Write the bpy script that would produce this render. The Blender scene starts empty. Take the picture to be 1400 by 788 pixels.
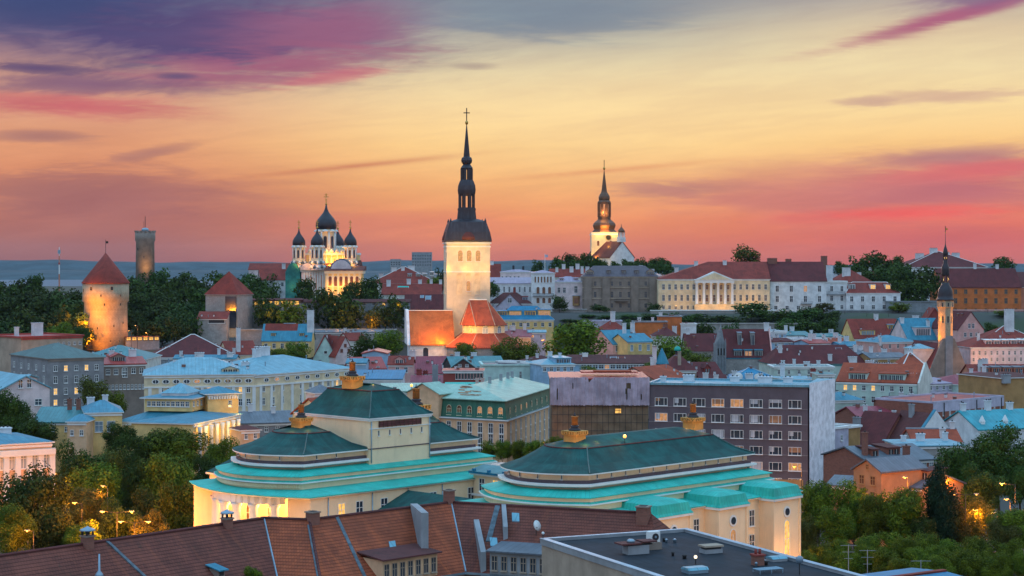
import bpy, math, random
import numpy as np
from mathutils import Vector, Matrix
R = math.radians
rnd = random.Random(7)
C = bpy.context.scene.collection
scene = bpy.context.scene

# ---------------------------------------------------------------- camera, sky, sun, exposure
F = 2500.0            # focal length in photo pixels (photo 1400 x 788)
HZ = 358.0            # photo row of the horizon
CAMZ = 50.0
cam = bpy.data.objects.new('camera', bpy.data.cameras.new('camera'))
C.objects.link(cam)
cam.location = (0, 0, CAMZ)
cam.rotation_euler = (R(90), 0, 0)
cam.data.lens = 36 * F / 1400
cam.data.sensor_width = 36
cam.data.shift_y = -36.0 / 1400
cam.data.clip_start = 1.0
cam.data.clip_end = 100000
scene.camera = cam
scene.view_settings.view_transform = 'Standard'
scene.view_settings.look = 'None'
scene.view_settings.gamma = 1
scene.view_settings.use_curve_mapping = False
scene.view_settings.exposure = 0.0
scene.cycles.max_bounces = 6
scene.cycles.diffuse_bounces = 3
scene.cycles.transparent_max_bounces = 4
scene.cycles.volume_bounces = 0
scene.cycles.sample_clamp_indirect = 4.0
scene.cycles.use_denoising = True

def lin(r, g, b):
    f = lambda c: (c / 12.92 if c <= .04045 else ((c + .055) / 1.055) ** 2.4)
    return (f(r / 255), f(g / 255), f(b / 255), 1)

class Nodes:
    def __init__(s, tree):
        s.t = tree
    def new(s, kind, **kw):
        n = s.t.nodes.new(kind)
        for k, v in kw.items():
            setattr(n, k, v)
        return n
    def put(s, sock, v):
        if v is None: return
        if hasattr(v, 'is_output'): s.t.links.new(v, sock)
        else: sock.default_value = v
    def m(s, op, a, b=None, c=None):
        n = s.new('ShaderNodeMath', operation=op)
        s.put(n.inputs[0], a); s.put(n.inputs[1], b); s.put(n.inputs[2], c)
        return n.outputs[0]
    def mix(s, f, a, b, mode='MIX'):
        n = s.new('ShaderNodeMix', data_type='RGBA', blend_type=mode)
        s.put(n.inputs[0], f); s.put(n.inputs[6], a); s.put(n.inputs[7], b)
        return n.outputs[2]
    def ramp(s, f, stops):
        n = s.new('ShaderNodeValToRGB')
        e = n.color_ramp.elements
        while len(e) < len(stops): e.new(0.5)
        for k, (p, c) in enumerate(sorted(stops, key=lambda x: x[0])):
            e[k].position = p; e[k].color = c
        s.put(n.inputs[0], f)
        return n.outputs[0]
    def mapr(s, v, a, b, c=0.0, d=1.0, smooth=True):
        n = s.new('ShaderNodeMapRange', interpolation_type='SMOOTHSTEP' if smooth else 'LINEAR')
        s.put(n.inputs[0], v); n.inputs[1].default_value = a; n.inputs[2].default_value = b
        n.inputs[3].default_value = c; n.inputs[4].default_value = d
        return n.outputs[0]
    def noise(s, vec, scale, detail=3, rough=.5, dist=0.0):
        n = s.new('ShaderNodeTexNoise')
        s.put(n.inputs['Vector'], vec)
        n.inputs['Scale'].default_value = scale; n.inputs['Detail'].default_value = detail
        n.inputs['Roughness'].default_value = rough; n.inputs['Distortion'].default_value = dist
        return n.outputs[0]
    def xyz(s, x, y, z):
        n = s.new('ShaderNodeCombineXYZ')
        s.put(n.inputs[0], x); s.put(n.inputs[1], y); s.put(n.inputs[2], z)
        return n.outputs[0]

world = bpy.data.worlds.new('World')
scene.world = world
world.use_nodes = True
def build_sky():
    t = world.node_tree; t.nodes.clear(); n = Nodes(t)
    tc = n.new('ShaderNodeTexCoord')
    sp = n.new('ShaderNodeSeparateXYZ'); t.links.new(tc.outputs['Generated'], sp.inputs[0])
    x, y, z = sp.outputs
    az = n.m('MULTIPLY', n.m('ARCTAN2', x, y), 180 / math.pi)      # compass bearing from the sunset, degrees
    el = n.m('MULTIPLY', n.m('ARCSINE', z), 180 / math.pi)         # elevation, degrees
    E = lambda py: (358 - py) / 43.63 / 9.5
    def stops(d): return [(max(0, E(p)), lin(*c)) for p, c in d]
    te = n.m('DIVIDE', el, 9.5)
    cC = n.ramp(te, stops([(358,(204,116,102)),(330,(226,132,100)),(300,(240,150,102)),(250,(248,180,116)),(200,(251,204,136)),(150,(247,214,158)),(100,(228,210,170)),(60,(192,186,168)),(20,(150,156,160)),(0,(130,140,152))]))
    cL = n.ramp(te, stops([(358,(152,102,104)),(330,(168,110,104)),(300,(188,120,102)),(250,(218,140,104)),(200,(228,158,118)),(150,(218,158,130)),(100,(190,146,136)),(50,(124,110,140)),(0,(78,86,124))]))
    cR = n.ramp(te, stops([(358,(198,106,102)),(330,(222,110,96)),(300,(234,124,102)),(250,(238,162,118)),(200,(248,198,132)),(150,(248,216,158)),(100,(243,221,172)),(50,(224,202,166)),(0,(178,168,162))]))
    col = n.mix(n.mapr(az, -13, -1), cL, cC)
    col = n.mix(n.mapr(az, 2, 13), col, cR)
    # streaky clouds: noise stretched along the horizon, warped a little
    def field(sx, sy, off, tilt, det=5, ds=.6):
        e2 = n.m('ADD', el, n.m('MULTIPLY', az, tilt))
        v = n.xyz(n.m('MULTIPLY', az, sx), n.m('MULTIPLY', e2, sy), off)
        return n.noise(v, 1.0, det, .55, ds)
    def blob(a0, e0, ra, re, tilt=0.0):
        da = n.m('DIVIDE', n.m('SUBTRACT', az, a0), ra)
        ee = n.m('ADD', n.m('SUBTRACT', el, e0), n.m('MULTIPLY', n.m('SUBTRACT', az, a0), tilt))
        de = n.m('DIVIDE', ee, re)
        q = n.m('ADD', n.m('MULTIPLY', da, da), n.m('MULTIPLY', de, de))
        return n.m('POWER', 2.718, n.m('MULTIPLY', q, -1.0))
    def fine(sx, sy, off, tilt, k):      # broad bank broken up by finer wisps
        return n.m('ADD', n.m('MULTIPLY', field(sx, sy, off, tilt, 6, .9), 1 - k), n.m('MULTIPLY', field(sx * 3.1, sy * 3.4, off + 7, tilt * .6 - .05, 7, 1.4), k))
    f1 = fine(.24, .95, 3.1, -.12, .34)
    f2 = fine(.18, 1.7, 9.7, .06, .32)
    f3 = fine(.34, 2.6, 5.3, .04, .30)
    def cloud(base, mask, fld, lo, hi, colour, amt):
        a = n.m('MULTIPLY', n.mapr(n.m('ADD', fld, n.m('MULTIPLY', n.m('SUBTRACT', mask, .5), .5)), lo, hi), n.m('MULTIPLY', mask, amt))
        nn = n.m('MINIMUM', a, 1.0)
        return n.mix(nn, base, lin(*colour))
    # upper left: dark violet bank, pink underside
    col = cloud(col, blob(-9.5, 7.0, 8.4, 1.7, -.02), f1, .30, .78, (92, 78, 120), 1.3)
    col = cloud(col, blob(-5.6, 7.2, 4.2, 1.3, -.06), f2, .32, .78, (150, 98, 128), 1.0)
    col = cloud(col, blob(-14.5, 7.9, 5.0, 1.2), f2, .35, .66, (66, 78, 122), .95)
    col = cloud(col, blob(-7.5, 6.0, 6.0, .8, -.10), f2, .40, .72, (164, 98, 124), .95)
    col = cloud(col, blob(-5.6, 5.75, 2.6, .30, -.14), f3, .40, .70, (196, 104, 122), .8)
    col = cloud(col, blob(-13.6, 4.75, 4.4, .5, .02), f3, .34, .70, (202, 106, 112), .95)
    col = cloud(col, blob(-13.0, 5.4, 4.6, .45, .0), f1, .40, .68, (122, 88, 122), .8)
    col = cloud(col, blob(-14.5, 5.85, 2.4, .22, .03), f3, .38, .6, (92, 76, 118), .9)
    col = cloud(col, blob(-10.4, 5.7, .8, .12, .0), f3, .3, .6, (92, 80, 118), .8)
    col = cloud(col, blob(-13.0, 2.1, 6.0, 1.2), f3, .40, .74, (154, 102, 104), .8)
    col = cloud(col, blob(-14.5, 3.8, 2.0, .25), f2, .36, .62, (158, 112, 114), .7)
    col = cloud(col, blob(-11.3, 3.3, 1.6, .22, -.2), f3, .36, .62, (168, 116, 112), .7)
    col = cloud(col, blob(1.0, 7.6, 5.5, 1.1), f2, .40, .74, (128, 142, 156), .95)
    col = cloud(col, blob(-1.2, 6.1, .7, .12), f3, .3, .55, (150, 130, 132), .6)
    # right: glowing pink and mauve bars, high streak
    col = cloud(col, blob(13.0, 2.3, 7.0, 1.2, -.05), f2, .28, .76, (196, 114, 122), 1.0)
    col = cloud(col, blob(12.2, 1.5, 4.6, .30, -.03), f3, .30, .78, (240, 100, 96), .95)
    col = cloud(col, blob(14.0, 2.75, 4.0, .42, -.06), f3, .40, .70, (222, 104, 112), .8)
    col = cloud(col, blob(13.6, 3.2, 3.4, .3, -.05), f1, .36, .64, (172, 116, 128), .8)
    col = cloud(col, blob(5.2, 2.25, 2.8, .36), f3, .36, .68, (180, 120, 118), .85)
    col = cloud(col, blob(8.2, 1.9, 3.6, .5), f2, .42, .72, (204, 120, 112), .7)
    col = cloud(col, blob(13.6, 7.45, 4.6, .36, -.24), f2, .34, .70, (178, 104, 130), 1.05)
    col = cloud(col, blob(15.2, 8.2, 3.2, .5, -.15), f1, .32, .66, (130, 98, 134), 1.0)
    col = cloud(col, blob(13.0, 5.0, 4.0, .35, -.04), f3, .42, .72, (208, 166, 150), .7)
    col = cloud(col, blob(11.0, 4.9, 1.2, .2), f3, .36, .64, (196, 154, 146), .6)
    # broad soft banks low on both sides, a paler break right of the middle, and fine feathering everywhere
    col = cloud(col, blob(-11.0, 1.6, 6.5, 1.3, -.03), f2, .28, .72, (172, 108, 106), .55)
    col = cloud(col, blob(9.0, 2.3, 6.5, .9, -.04), f3, .30, .72, (206, 124, 118), .55)
    col = cloud(col, blob(13.5, .7, 5.0, .5, .0), f2, .30, .70, (196, 100, 106), .5)
    col = cloud(col, blob(-4.0, 1.2, 5.5, .5, -.03), f3, .34, .72, (220, 128, 108), .5)
    col = n.mix(n.m('MULTIPLY', blob(4.0, 4.4, 6.5, 1.7, -.05), .42), col, lin(254, 222, 164))
    fe = n.m('ADD', n.m('MULTIPLY', field(.34, 2.6, 1.7, -.12, 7, 1.0), .35), n.m('MULTIPLY', field(.10, .7, 6.1, -.08, 6, .8), .65))
    fk = n.mapr(fe, .34, .66, .94, 1.05)
    col = n.mix(1.0, col, n.xyz(fk, n.m('POWER', fk, 1.3), n.m('POWER', fk, .9)), 'MULTIPLY')
    # two thin trails
    def trail(a0, e0, half, tilt, colour, amt):
        m = blob(a0, e0, half, .085, tilt)
        return n.mix(n.m('MULTIPLY', n.m('MULTIPLY', m, amt), n.mapr(f3, .25, .55)), col, lin(*colour))
    col = trail(-5.2, 2.95, 3.2, -.105, (206, 130, 98), .8)
    col = trail(3.0, 2.85, 3.0, -.085, (222, 142, 102), .55)
    # the dome overhead and behind: dusk blue, with the physical sky on top
    sky = n.new('ShaderNodeTexSky', sky_type='NISHITA', sun_disc=False)
    sky.sun_elevation = R(3); sky.sun_rotation = R(0)
    up = n.mapr(el, -5, 70, 0, 1)
    dome = n.mix(up, DOME_LOW, DOME_HIGH)
    sk = n.mix(1.0, sky.outputs[0], (SKYK, SKYK, SKYK, 1), 'MULTIPLY')
    dome = n.mix(1.0, dome, sk, 'ADD')
    hi = n.mapr(el, 8.6, 24)
    back = n.mapr(y, .80, .30)
    col = n.mix(n.m('MAXIMUM', hi, back), col, dome)
    low = n.mapr(el, -.4, -3)
    col = n.mix(low, col, (.10, .11, .13, 1))
    bg = n.new('ShaderNodeBackground'); t.links.new(col, bg.inputs[0]); bg.inputs[1].default_value = SKYS
    out = n.new('ShaderNodeOutputWorld'); t.links.new(bg.outputs[0], out.inputs[0])
DOME_LOW = (.41, .43, .53, 1); DOME_HIGH = (.60, 1.10, 1.62, 1); SKYK = .06; SKYS = 1.0
build_sky()
sun = bpy.data.objects.new('sun', bpy.data.lights.new('sun', 'SUN'))
C.objects.link(sun)
sun.data.energy = 0.35; sun.data.angle = R(12); sun.data.color = (1, .62, .48)
sun.rotation_euler = (R(87) * -1, 0, 0)      # low over the horizon ahead, shining towards the camera
sun.location = (0, 300, 300)

# ---------------------------------------------------------------- helpers
def PX(px, Y): return (px - 700) * Y / F
def PZ(py, Y): return CAMZ - (py - HZ) * Y / F

MATS = {}
def mat(name, col, kind='plain', rough=.8, var=.16, col2=None, metal=0.0, scale=.35, row=.4, emit=0.0, bump=.3):
    m = bpy.data.materials.new(name); m.use_nodes = True
    t = m.node_tree; n = Nodes(t); b = t.nodes['Principled BSDF']
    c = (*col, 1)
    tc = n.new('ShaderNodeTexCoord'); uv = tc.outputs['UV']; ob = tc.outputs['Object']
    base = n.mix(n.mapr(n.noise(ob, scale, 4, .6), .3, .7), tuple(x * (1 - var) for x in col) + (1,), tuple(min(1, x * (1 + var)) for x in col) + (1,))
    h = None
    if kind == 'wall':       # plaster: large patches, rain streaks, grime flecks
        mp = n.new('ShaderNodeMapping'); t.links.new(uv, mp.inputs[0]); mp.inputs['Scale'].default_value = (1.3, .16, 1)
        st = n.mapr(n.noise(mp.outputs[0], 1.0, 4, .6), .50, .78)
        base = n.mix(n.m('MULTIPLY', st, .22), base, tuple(x * .55 for x in col) + (1,))
        fl = n.mapr(n.noise(uv, 2.2, 5, .7), .58, .75)
        base = n.mix(n.m('MULTIPLY', fl, .16), base, tuple(x * .6 for x in col) + (1,))
        h = n.noise(uv, 5, 3, .6)
    elif kind == 'tile':     # courses of tiles, each tile a little different, lichen patches
        br = n.new('ShaderNodeTexBrick', offset=.5)
        t.links.new(uv, br.inputs['Vector'])
        c2 = col2 or tuple(x * .6 for x in col)
        br.inputs['Color1'].default_value = tuple(min(1, x * 1.25) for x in col) + (1,); br.inputs['Color2'].default_value = (*c2, 1)
        br.inputs['Mortar'].default_value = tuple(x * .35 for x in c2) + (1,)
        br.inputs['Scale'].default_value = 1.0; br.inputs['Mortar Size'].default_value = row * .07
        br.inputs['Brick Width'].default_value = row * .7; br.inputs['Row Height'].default_value = row; br.inputs['Bias'].default_value = -.1
        base = n.mix(.45, base, br.outputs[0])
        pat = n.mapr(n.noise(ob, .25, 5, .65), .42, .66)
        base = n.mix(n.m('MULTIPLY', pat, .55), base, tuple(x * .45 + .010 for x in col) + (1,))
        p2 = n.mapr(n.noise(ob, .09, 4, .6, 1.0), .52, .60); base = n.mix(n.m('MULTIPLY', p2, .35), base, tuple(min(1, x * 1.35) for x in col) + (1,))
        p3 = n.mapr(n.noise(ob, 1.1, 4, .7), .60, .72); base = n.mix(n.m('MULTIPLY', p3, .45), base, (.05, .05, .03, 1))
        mp = n.new('ShaderNodeMapping'); t.links.new(uv, mp.inputs[0]); mp.inputs['Scale'].default_value = (.8, .07, 1)
        st = n.mapr(n.noise(mp.outputs[0], 1.0, 4, .6), .54, .72)
        base = n.mix(n.m('MULTIPLY', st, .5), base, (min(1, col[0] * 1.5), col[1] * 1.4, col[2] * 1.1, 1))
        s2 = t.nodes.new('ShaderNodeSeparateXYZ'); t.links.new(uv, s2.inputs[0])
        fr = n.m('FRACT', n.m('DIVIDE', n.m('ADD', s2.outputs[1], n.m('MULTIPLY', n.noise(uv, .8, 2), .10)), row))
        base = n.mix(n.m('MULTIPLY', n.m('LESS_THAN', fr, .22), .55), base, tuple(x * .22 for x in col) + (1,))
        h = n.m('SUBTRACT', 1.0, fr)
    elif kind == 'seam':     # sheet metal with standing seams, streaks, rust
        s2 = t.nodes.new('ShaderNodeSeparateXYZ'); t.links.new(uv, s2.inputs[0])
        fr = n.m('FRACT', n.m('DIVIDE', s2.outputs[0], row))
        seam = n.m('GREATER_THAN', fr, .88)
        sheet = n.new('ShaderNodeTexWhiteNoise', noise_dimensions='1D')
        t.links.new(n.m('FLOOR', n.m('DIVIDE', s2.outputs[0], row)), sheet.inputs['W'])
        base = n.mix(n.m('MULTIPLY', sheet.outputs[0], .22), base, tuple(x * .55 for x in col) + (1,))
        mp = n.new('ShaderNodeMapping'); t.links.new(uv, mp.inputs[0]); mp.inputs['Scale'].default_value = (.9, .12, 1)
        st = n.mapr(n.noise(mp.outputs[0], 1.0, 5, .65), .50, .75)
        dp = n.mapr(n.noise(uv, .35, 5, .65, .8), .50, .66); base = n.mix(n.m('MULTIPLY', dp, .5), base, tuple(x * .62 + .01 for x in col) + (1,))
        base = n.mix(n.m('MULTIPLY', st, .55), base, (*(col2 or tuple(min(1, x * 1.5 + .02) for x in col)), 1))
        base = n.mix(n.m('MULTIPLY', seam, .55), base, tuple(x * .5 for x in col) + (1,))
        h = seam
    elif kind == 'brick':
        br = n.new('ShaderNodeTexBrick', offset=.5); t.links.new(uv, br.inputs['Vector'])
        c2 = col2 or tuple(x * .7 for x in col)
        br.inputs['Color1'].default_value = tuple(min(1, x * 1.2) for x in col) + (1,); br.inputs['Color2'].default_value = (*c2, 1)
        br.inputs['Mortar'].default_value = tuple(x * .6 + .05 for x in col) + (1,)
        br.inputs['Scale'].default_value = 1.0; br.inputs['Mortar Size'].default_value = .03
        br.inputs['Brick Width'].default_value = row * 2; br.inputs['Row Height'].default_value = row
        base = n.mix(.6, base, br.outputs[0])
        h = n.noise(uv, 6, 3, .6)
    elif kind == 'stone':
        vo = n.new('ShaderNodeTexVoronoi'); t.links.new(uv, vo.inputs['Vector']); vo.inputs['Scale'].default_value = 1.1
        base = n.mix(n.m('MULTIPLY', n.mapr(vo.outputs['Distance'], .1, .6), .35), base, tuple(x * .6 for x in col) + (1,))
        fl = n.mapr(n.noise(uv, .8, 5, .7), .56, .66)
        base = n.mix(n.m('MULTIPLY', fl, .5), base, tuple(x * .42 for x in col) + (1,))
        h = n.noise(uv, 3, 4, .6)
    b.inputs['Roughness'].default_value = rough
    if kind in ('tile', 'wall', 'brick', 'stone'): b.inputs['Specular IOR Level'].default_value = .2
    if name == 'felt': b.inputs['Specular IOR Level'].default_value = .12
    if kind == 'seam': b.inputs['Specular IOR Level'].default_value = .35
    b.inputs['Metallic'].default_value = metal
    t.links.new(base, b.inputs['Base Color'])
    if h is not None and bump:
        bp = n.new('ShaderNodeBump'); bp.inputs['Strength'].default_value = bump; bp.inputs['Distance'].default_value = .06
        t.links.new(h, bp.inputs['Height']); t.links.new(bp.outputs[0], b.inputs['Normal'])
    if emit:
        t.links.new(base, b.inputs['Emission Color']); b.inputs['Emission Strength'].default_value = emit
    MATS[name] = m
    return m

# walls
mat('white', (.72, .72, .73), 'wall'); mat('trim', (.78, .77, .75), 'plain', var=.06); mat('cream', (.74, .60, .40), 'wall')
mat('pale', (.66, .64, .58), 'wall'); mat('yellow', (.78, .53, .22), 'wall'); mat('peach', (.72, .45, .27), 'wall')
mat('theatre_cream', (.92, .69, .45), 'wall', var=.05); mat('pink', (.68, .38, .34), 'wall'); mat('palepink', (.72, .58, .58), 'wall')
mat('grey', (.26, .25, .26), 'wall'); mat('brown_grey', (.27, .21, .175), 'wall'); mat('greenish', (.50, .60, .54), 'wall'); mat('palegreen', (.50, .66, .60), 'wall')
mat('lilac', (.48, .45, .55), 'wall'); mat('orange', (.58, .17, .055), 'wall'); mat('salmon', (.55, .22, .14), 'wall')
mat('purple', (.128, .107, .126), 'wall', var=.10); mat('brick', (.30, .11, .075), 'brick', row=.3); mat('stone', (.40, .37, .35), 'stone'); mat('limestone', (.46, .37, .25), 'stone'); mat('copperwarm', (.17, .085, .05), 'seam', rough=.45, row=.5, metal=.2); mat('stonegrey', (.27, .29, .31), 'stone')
mat('mansion', (.46, .24, .12), 'wall'); mat('ochre', (.42, .24, .10), 'wall'); mat('tan', (.40, .31, .24), 'wall'); mat('concrete', (.30, .31, .33), 'wall'); mat('dark', (.03, .028, .03), 'plain'); mat('darkwood', (.10, .04, .03), 'plain')
mat('bluewall', (.30, .45, .60), 'wall'); mat('redwood', (.28, .06, .05), 'wall')
# roofs
mat('tile', (.30, .056, .04), 'tile', col2=(.19, .04, .034)); mat('tile_dark', (.15, .036, .036), 'tile', col2=(.13, .035, .04)); mat('tile_orange', (.42, .085, .04), 'tile', col2=(.36, .08, .05))
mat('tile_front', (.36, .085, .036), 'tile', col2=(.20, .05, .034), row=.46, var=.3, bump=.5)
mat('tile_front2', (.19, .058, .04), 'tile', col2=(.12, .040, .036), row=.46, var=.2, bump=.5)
mat('tile_brown', (.15, .05, .046), 'tile', col2=(.10, .04, .045)); mat('magenta', (.30, .05, .07), 'seam', rough=.5, row=.7); mat('redmetal', (.42, .055, .045), 'seam', rough=.45, row=.7)
mat('blue', (.03, .22, .32), 'seam', rough=.5, row=.8, col2=(.13, .38, .46)); mat('brightblue', (.012, .20, .36), 'seam', rough=.5, row=.8, col2=(.05, .30, .44)); mat('paleblue', (.16, .38, .47), 'seam', rough=.45, row=.9, col2=(.34, .54, .60))  # blue roofs: the sky's reflection on zinc is put into the sheet colour
mat('bluegreen', (.06, .22, .24), 'seam', rough=.45, row=.8); mat('turq', (.025, .48, .39), 'seam', rough=.6, row=.6, col2=(.10, .60, .50)); mat('floodcream', (.74, .63, .46), 'wall', var=.08); mat('floodgold', (.74, .55, .25), 'wall', var=.08); mat('lantern_floodlit', (.50, .27, .07), 'plain', var=.2); mat('coping', (.36, .46, .54), 'seam', rough=.5, row=1.1); mat('darkgreen', (.005, .072, .066), 'seam', rough=.75, row=.5, col2=(.015, .125, .112), var=.4)  # both plasters and the lantern colour carry floodlight warmth
mat('palegreenroof', (.33, .52, .42), 'seam', rough=.5, row=.8, col2=(.42, .58, .44)); mat('mansgreen', (.03, .14, .09), 'seam', rough=.5, row=.5); mat('greyroof', (.13, .15, .18), 'seam', rough=.5, row=.8); mat('lilacroof', (.34, .28, .38), 'seam', rough=.5, row=.8)
mat('purpleroof', (.10, .07, .085), 'seam', rough=.55, row=.6); mat('greengrey', (.06, .13, .125), 'seam', rough=.5, row=.8); mat('felt', (.014, .021, .032), 'seam', rough=.85, var=.35, scale=.5, row=1.15, col2=(.026, .036, .05)); mat('copperdark', (.055, .045, .055), 'seam', rough=.42, row=.5, metal=.3, col2=(.10, .11, .13))
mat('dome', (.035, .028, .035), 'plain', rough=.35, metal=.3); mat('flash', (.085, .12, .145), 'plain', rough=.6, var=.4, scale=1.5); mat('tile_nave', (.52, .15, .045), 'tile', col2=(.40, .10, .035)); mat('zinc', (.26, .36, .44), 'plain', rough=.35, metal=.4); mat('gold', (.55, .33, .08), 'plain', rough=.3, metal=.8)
mat('chimwhite', (.66, .66, .68), 'wall'); mat('chimbrick', (.26, .11, .08), 'brick', row=.2); mat('iron', (.02, .02, .022), 'plain', rough=.5); mat('bark', (.05, .035, .025), 'plain'); mat('lantern_brick', (.46, .18, .05), 'brick', row=.3)
mat('asphalt', (.05, .05, .052), 'plain', rough=.85); mat('sheeting', (.42, .37, .46), 'wall', var=.25); mat('mesh_brown', (.20, .15, .10), 'wall', var=.25); mat('greennet', (.02, .17, .19), 'wall', var=.3)
def glass(name, col, rough=.12):
    m = mat(name, col, 'plain', rough=rough, var=.4, scale=.12); m.node_tree.nodes['Principled BSDF'].inputs['Specular IOR Level'].default_value = .8; return m
glass('glass', (.035, .045, .065)); glass('paleglass', (.20, .28, .36), .3); glass('brownglass', (.16, .06, .03), .25)
def lit(name, col, s):
    m = bpy.data.materials.new(name); m.use_nodes = True; b = m.node_tree.nodes['Principled BSDF']; n = Nodes(m.node_tree)
    tc = n.new('ShaderNodeTexCoord')
    k = n.mapr(n.noise(tc.outputs['Object'], 1.6, 2), .3, .7, .55, 1.25)
    e = n.mix(1.0, (*col, 1), n.xyz(k, k, k), 'MULTIPLY')
    m.node_tree.links.new(e, b.inputs['Emission Color'])
    b.inputs['Base Color'].default_value = (.2, .15, .08, 1); b.inputs['Emission Strength'].default_value = s
    MATS[name] = m
lit('litwin', (1, .52, .10), 1.1); lit('litdim', (1, .40, .13), .45); lit('lamp', (1, .42, .08), 3); lit('lampwhite', (1, .8, .55), 3); lit('flame', (1, .42, .05), 3.0)

class MB:
    def __init__(s): s.v = []; s.f = []; s.k = []; s.mats = []; s.sm = []
    def mi(s, m):
        if m not in s.mats: s.mats.append(m)
        return s.mats.index(m)
    def face(s, pts, m, smooth=False):
        i = len(s.v); s.v += [tuple(p) for p in pts]; s.f.append(tuple(range(i, i + len(pts)))); s.k.append(s.mi(m)); s.sm.append(smooth)
    def box(s, x0, y0, z0, x1, y1, z1, m):
        s.prism([(x0, y0), (x1, y0), (x1, y1), (x0, y1)], z0, z1, m)
    def ring(s, a, b, m, smooth=False):
        n = len(a)
        for i in range(n):
            j = (i + 1) % n
            s.face([a[i], a[j], b[j], b[i]], m, smooth)
    def prism(s, pts, z0, z1, m, top=None, bot=True):
        a = [(p[0], p[1], z0) for p in pts]; b = [(p[0], p[1], z1) for p in pts]
        s.ring(a, b, m); s.face(b, top or m)
        if bot: s.face(a[::-1], m)
    def loft(s, pa, za, pb, zb, m, cap=False):
        a = [(p[0], p[1], za) for p in pa]; b = [(p[0], p[1], zb) for p in pb]
        s.ring(a, b, m)
        if cap: s.face(b, m)
    def extr(s, prof, x0, x1, m, axis='x', capm=None):
        if axis == 'x': a = [(x0, p[0], p[1]) for p in prof]; b = [(x1, p[0], p[1]) for p in prof]
        else: a = [(p[0], x0, p[1]) for p in prof]; b = [(p[0], x1, p[1]) for p in prof]
        s.ring(a, b, m); s.face(a[::-1], capm or m); s.face(b, capm or m)
    def lathe(s, prof, m, n=16, cx=0, cy=0, rot=0.0, smooth=True):
        R_ = [[(cx + r * math.cos(rot + 2 * math.pi * i / n), cy + r * math.sin(rot + 2 * math.pi * i / n), z) for i in range(n)] for r, z in prof]
        for a, b in zip(R_, R_[1:]): s.ring(a, b, m, smooth)
        s.face(R_[-1], m); s.face(R_[0][::-1], m)
    def tube(s, p, q, r, m, n=6, r2=None):
        p = Vector(p); q = Vector(q); d = (q - p).normalized(); r2 = r if r2 is None else r2
        u = d.orthogonal().normalized(); w = d.cross(u)
        a = [p + (u * math.cos(2 * math.pi * i / n) + w * math.sin(2 * math.pi * i / n)) * r for i in range(n)]
        b = [q + (u * math.cos(2 * math.pi * i / n) + w * math.sin(2 * math.pi * i / n)) * r2 for i in range(n)]
        s.ring(a, b, m, n > 6); s.face(b, m); s.face(a[::-1], m)
    def mesh(s, name):
        me = bpy.data.meshes.new(name); me.from_pydata(s.v, [], s.f)
        for m in s.mats: me.materials.append(MATS[m])
        me.polygons.foreach_set('material_index', s.k); me.polygons.foreach_set('use_smooth', s.sm)
        me.update()
        uv = me.uv_layers.new(name='UVMap'); V = s.v; data = []
        for p in me.polygons:
            nx, ny, nz = p.normal
            l = math.hypot(nx, ny)
            if l < .05: t = (1, 0, 0); b = (0, 1, 0)
            else: t = (-ny / l, nx / l, 0); b = (ny * t[2] - nz * t[1], nz * t[0] - nx * t[2], nx * t[1] - ny * t[0])
            for vi in p.vertices:
                q = V[vi]
                data += [q[0] * t[0] + q[1] * t[1], q[0] * b[0] + q[1] * b[1] + q[2] * b[2]]
        uv.data.foreach_set('uv', data)
        if any(s.sm):
            import bmesh
            bm = bmesh.new(); bm.from_mesh(me); bmesh.ops.remove_doubles(bm, verts=bm.verts, dist=.001); bm.to_mesh(me); bm.free()
        return me
    def build(s, name, parent=None, loc=(0, 0, 0), rz=0.0):
        return put(name, s.mesh(name), parent, loc, rz)
def put(name, me, parent=None, loc=(0, 0, 0), rz=0.0):
    o = bpy.data.objects.new(name, me); C.objects.link(o)
    o.location = loc; o.rotation_euler = (0, 0, rz)
    if parent is not None: o.parent = parent
    return o
def thing(name, label, cat, loc=(0, 0, 0), rz=0.0, group=None):
    o = put(name, None, None, loc, rz); o['label'] = label; o['category'] = cat
    if group: o['group'] = group
    return o
def tag(o, label, cat, group=None):
    o['label'] = label; o['category'] = cat
    if group: o['group'] = group
    return o
def lamp(x, y, z, power, col=(1, .55, .16), r=.5, spot=None, target=None, blend=.6, parent=None):
    d = bpy.data.lights.new('glow', 'SPOT' if spot else 'POINT'); d.energy = power; d.color = col; d.shadow_soft_size = r
    o = bpy.data.objects.new('glow', d); C.objects.link(o); o.location = (x, y, z)
    if spot:
        d.spot_size = R(spot); d.spot_blend = blend
        o.rotation_euler = (Vector(target) - Vector((x, y, z))).to_track_quat('-Z', 'Y').to_euler()
    if parent is not None:
        o.parent = parent; o.matrix_parent_inverse = Matrix.LocRotScale(parent.location, parent.rotation_euler, None).inverted()
    return o

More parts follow.
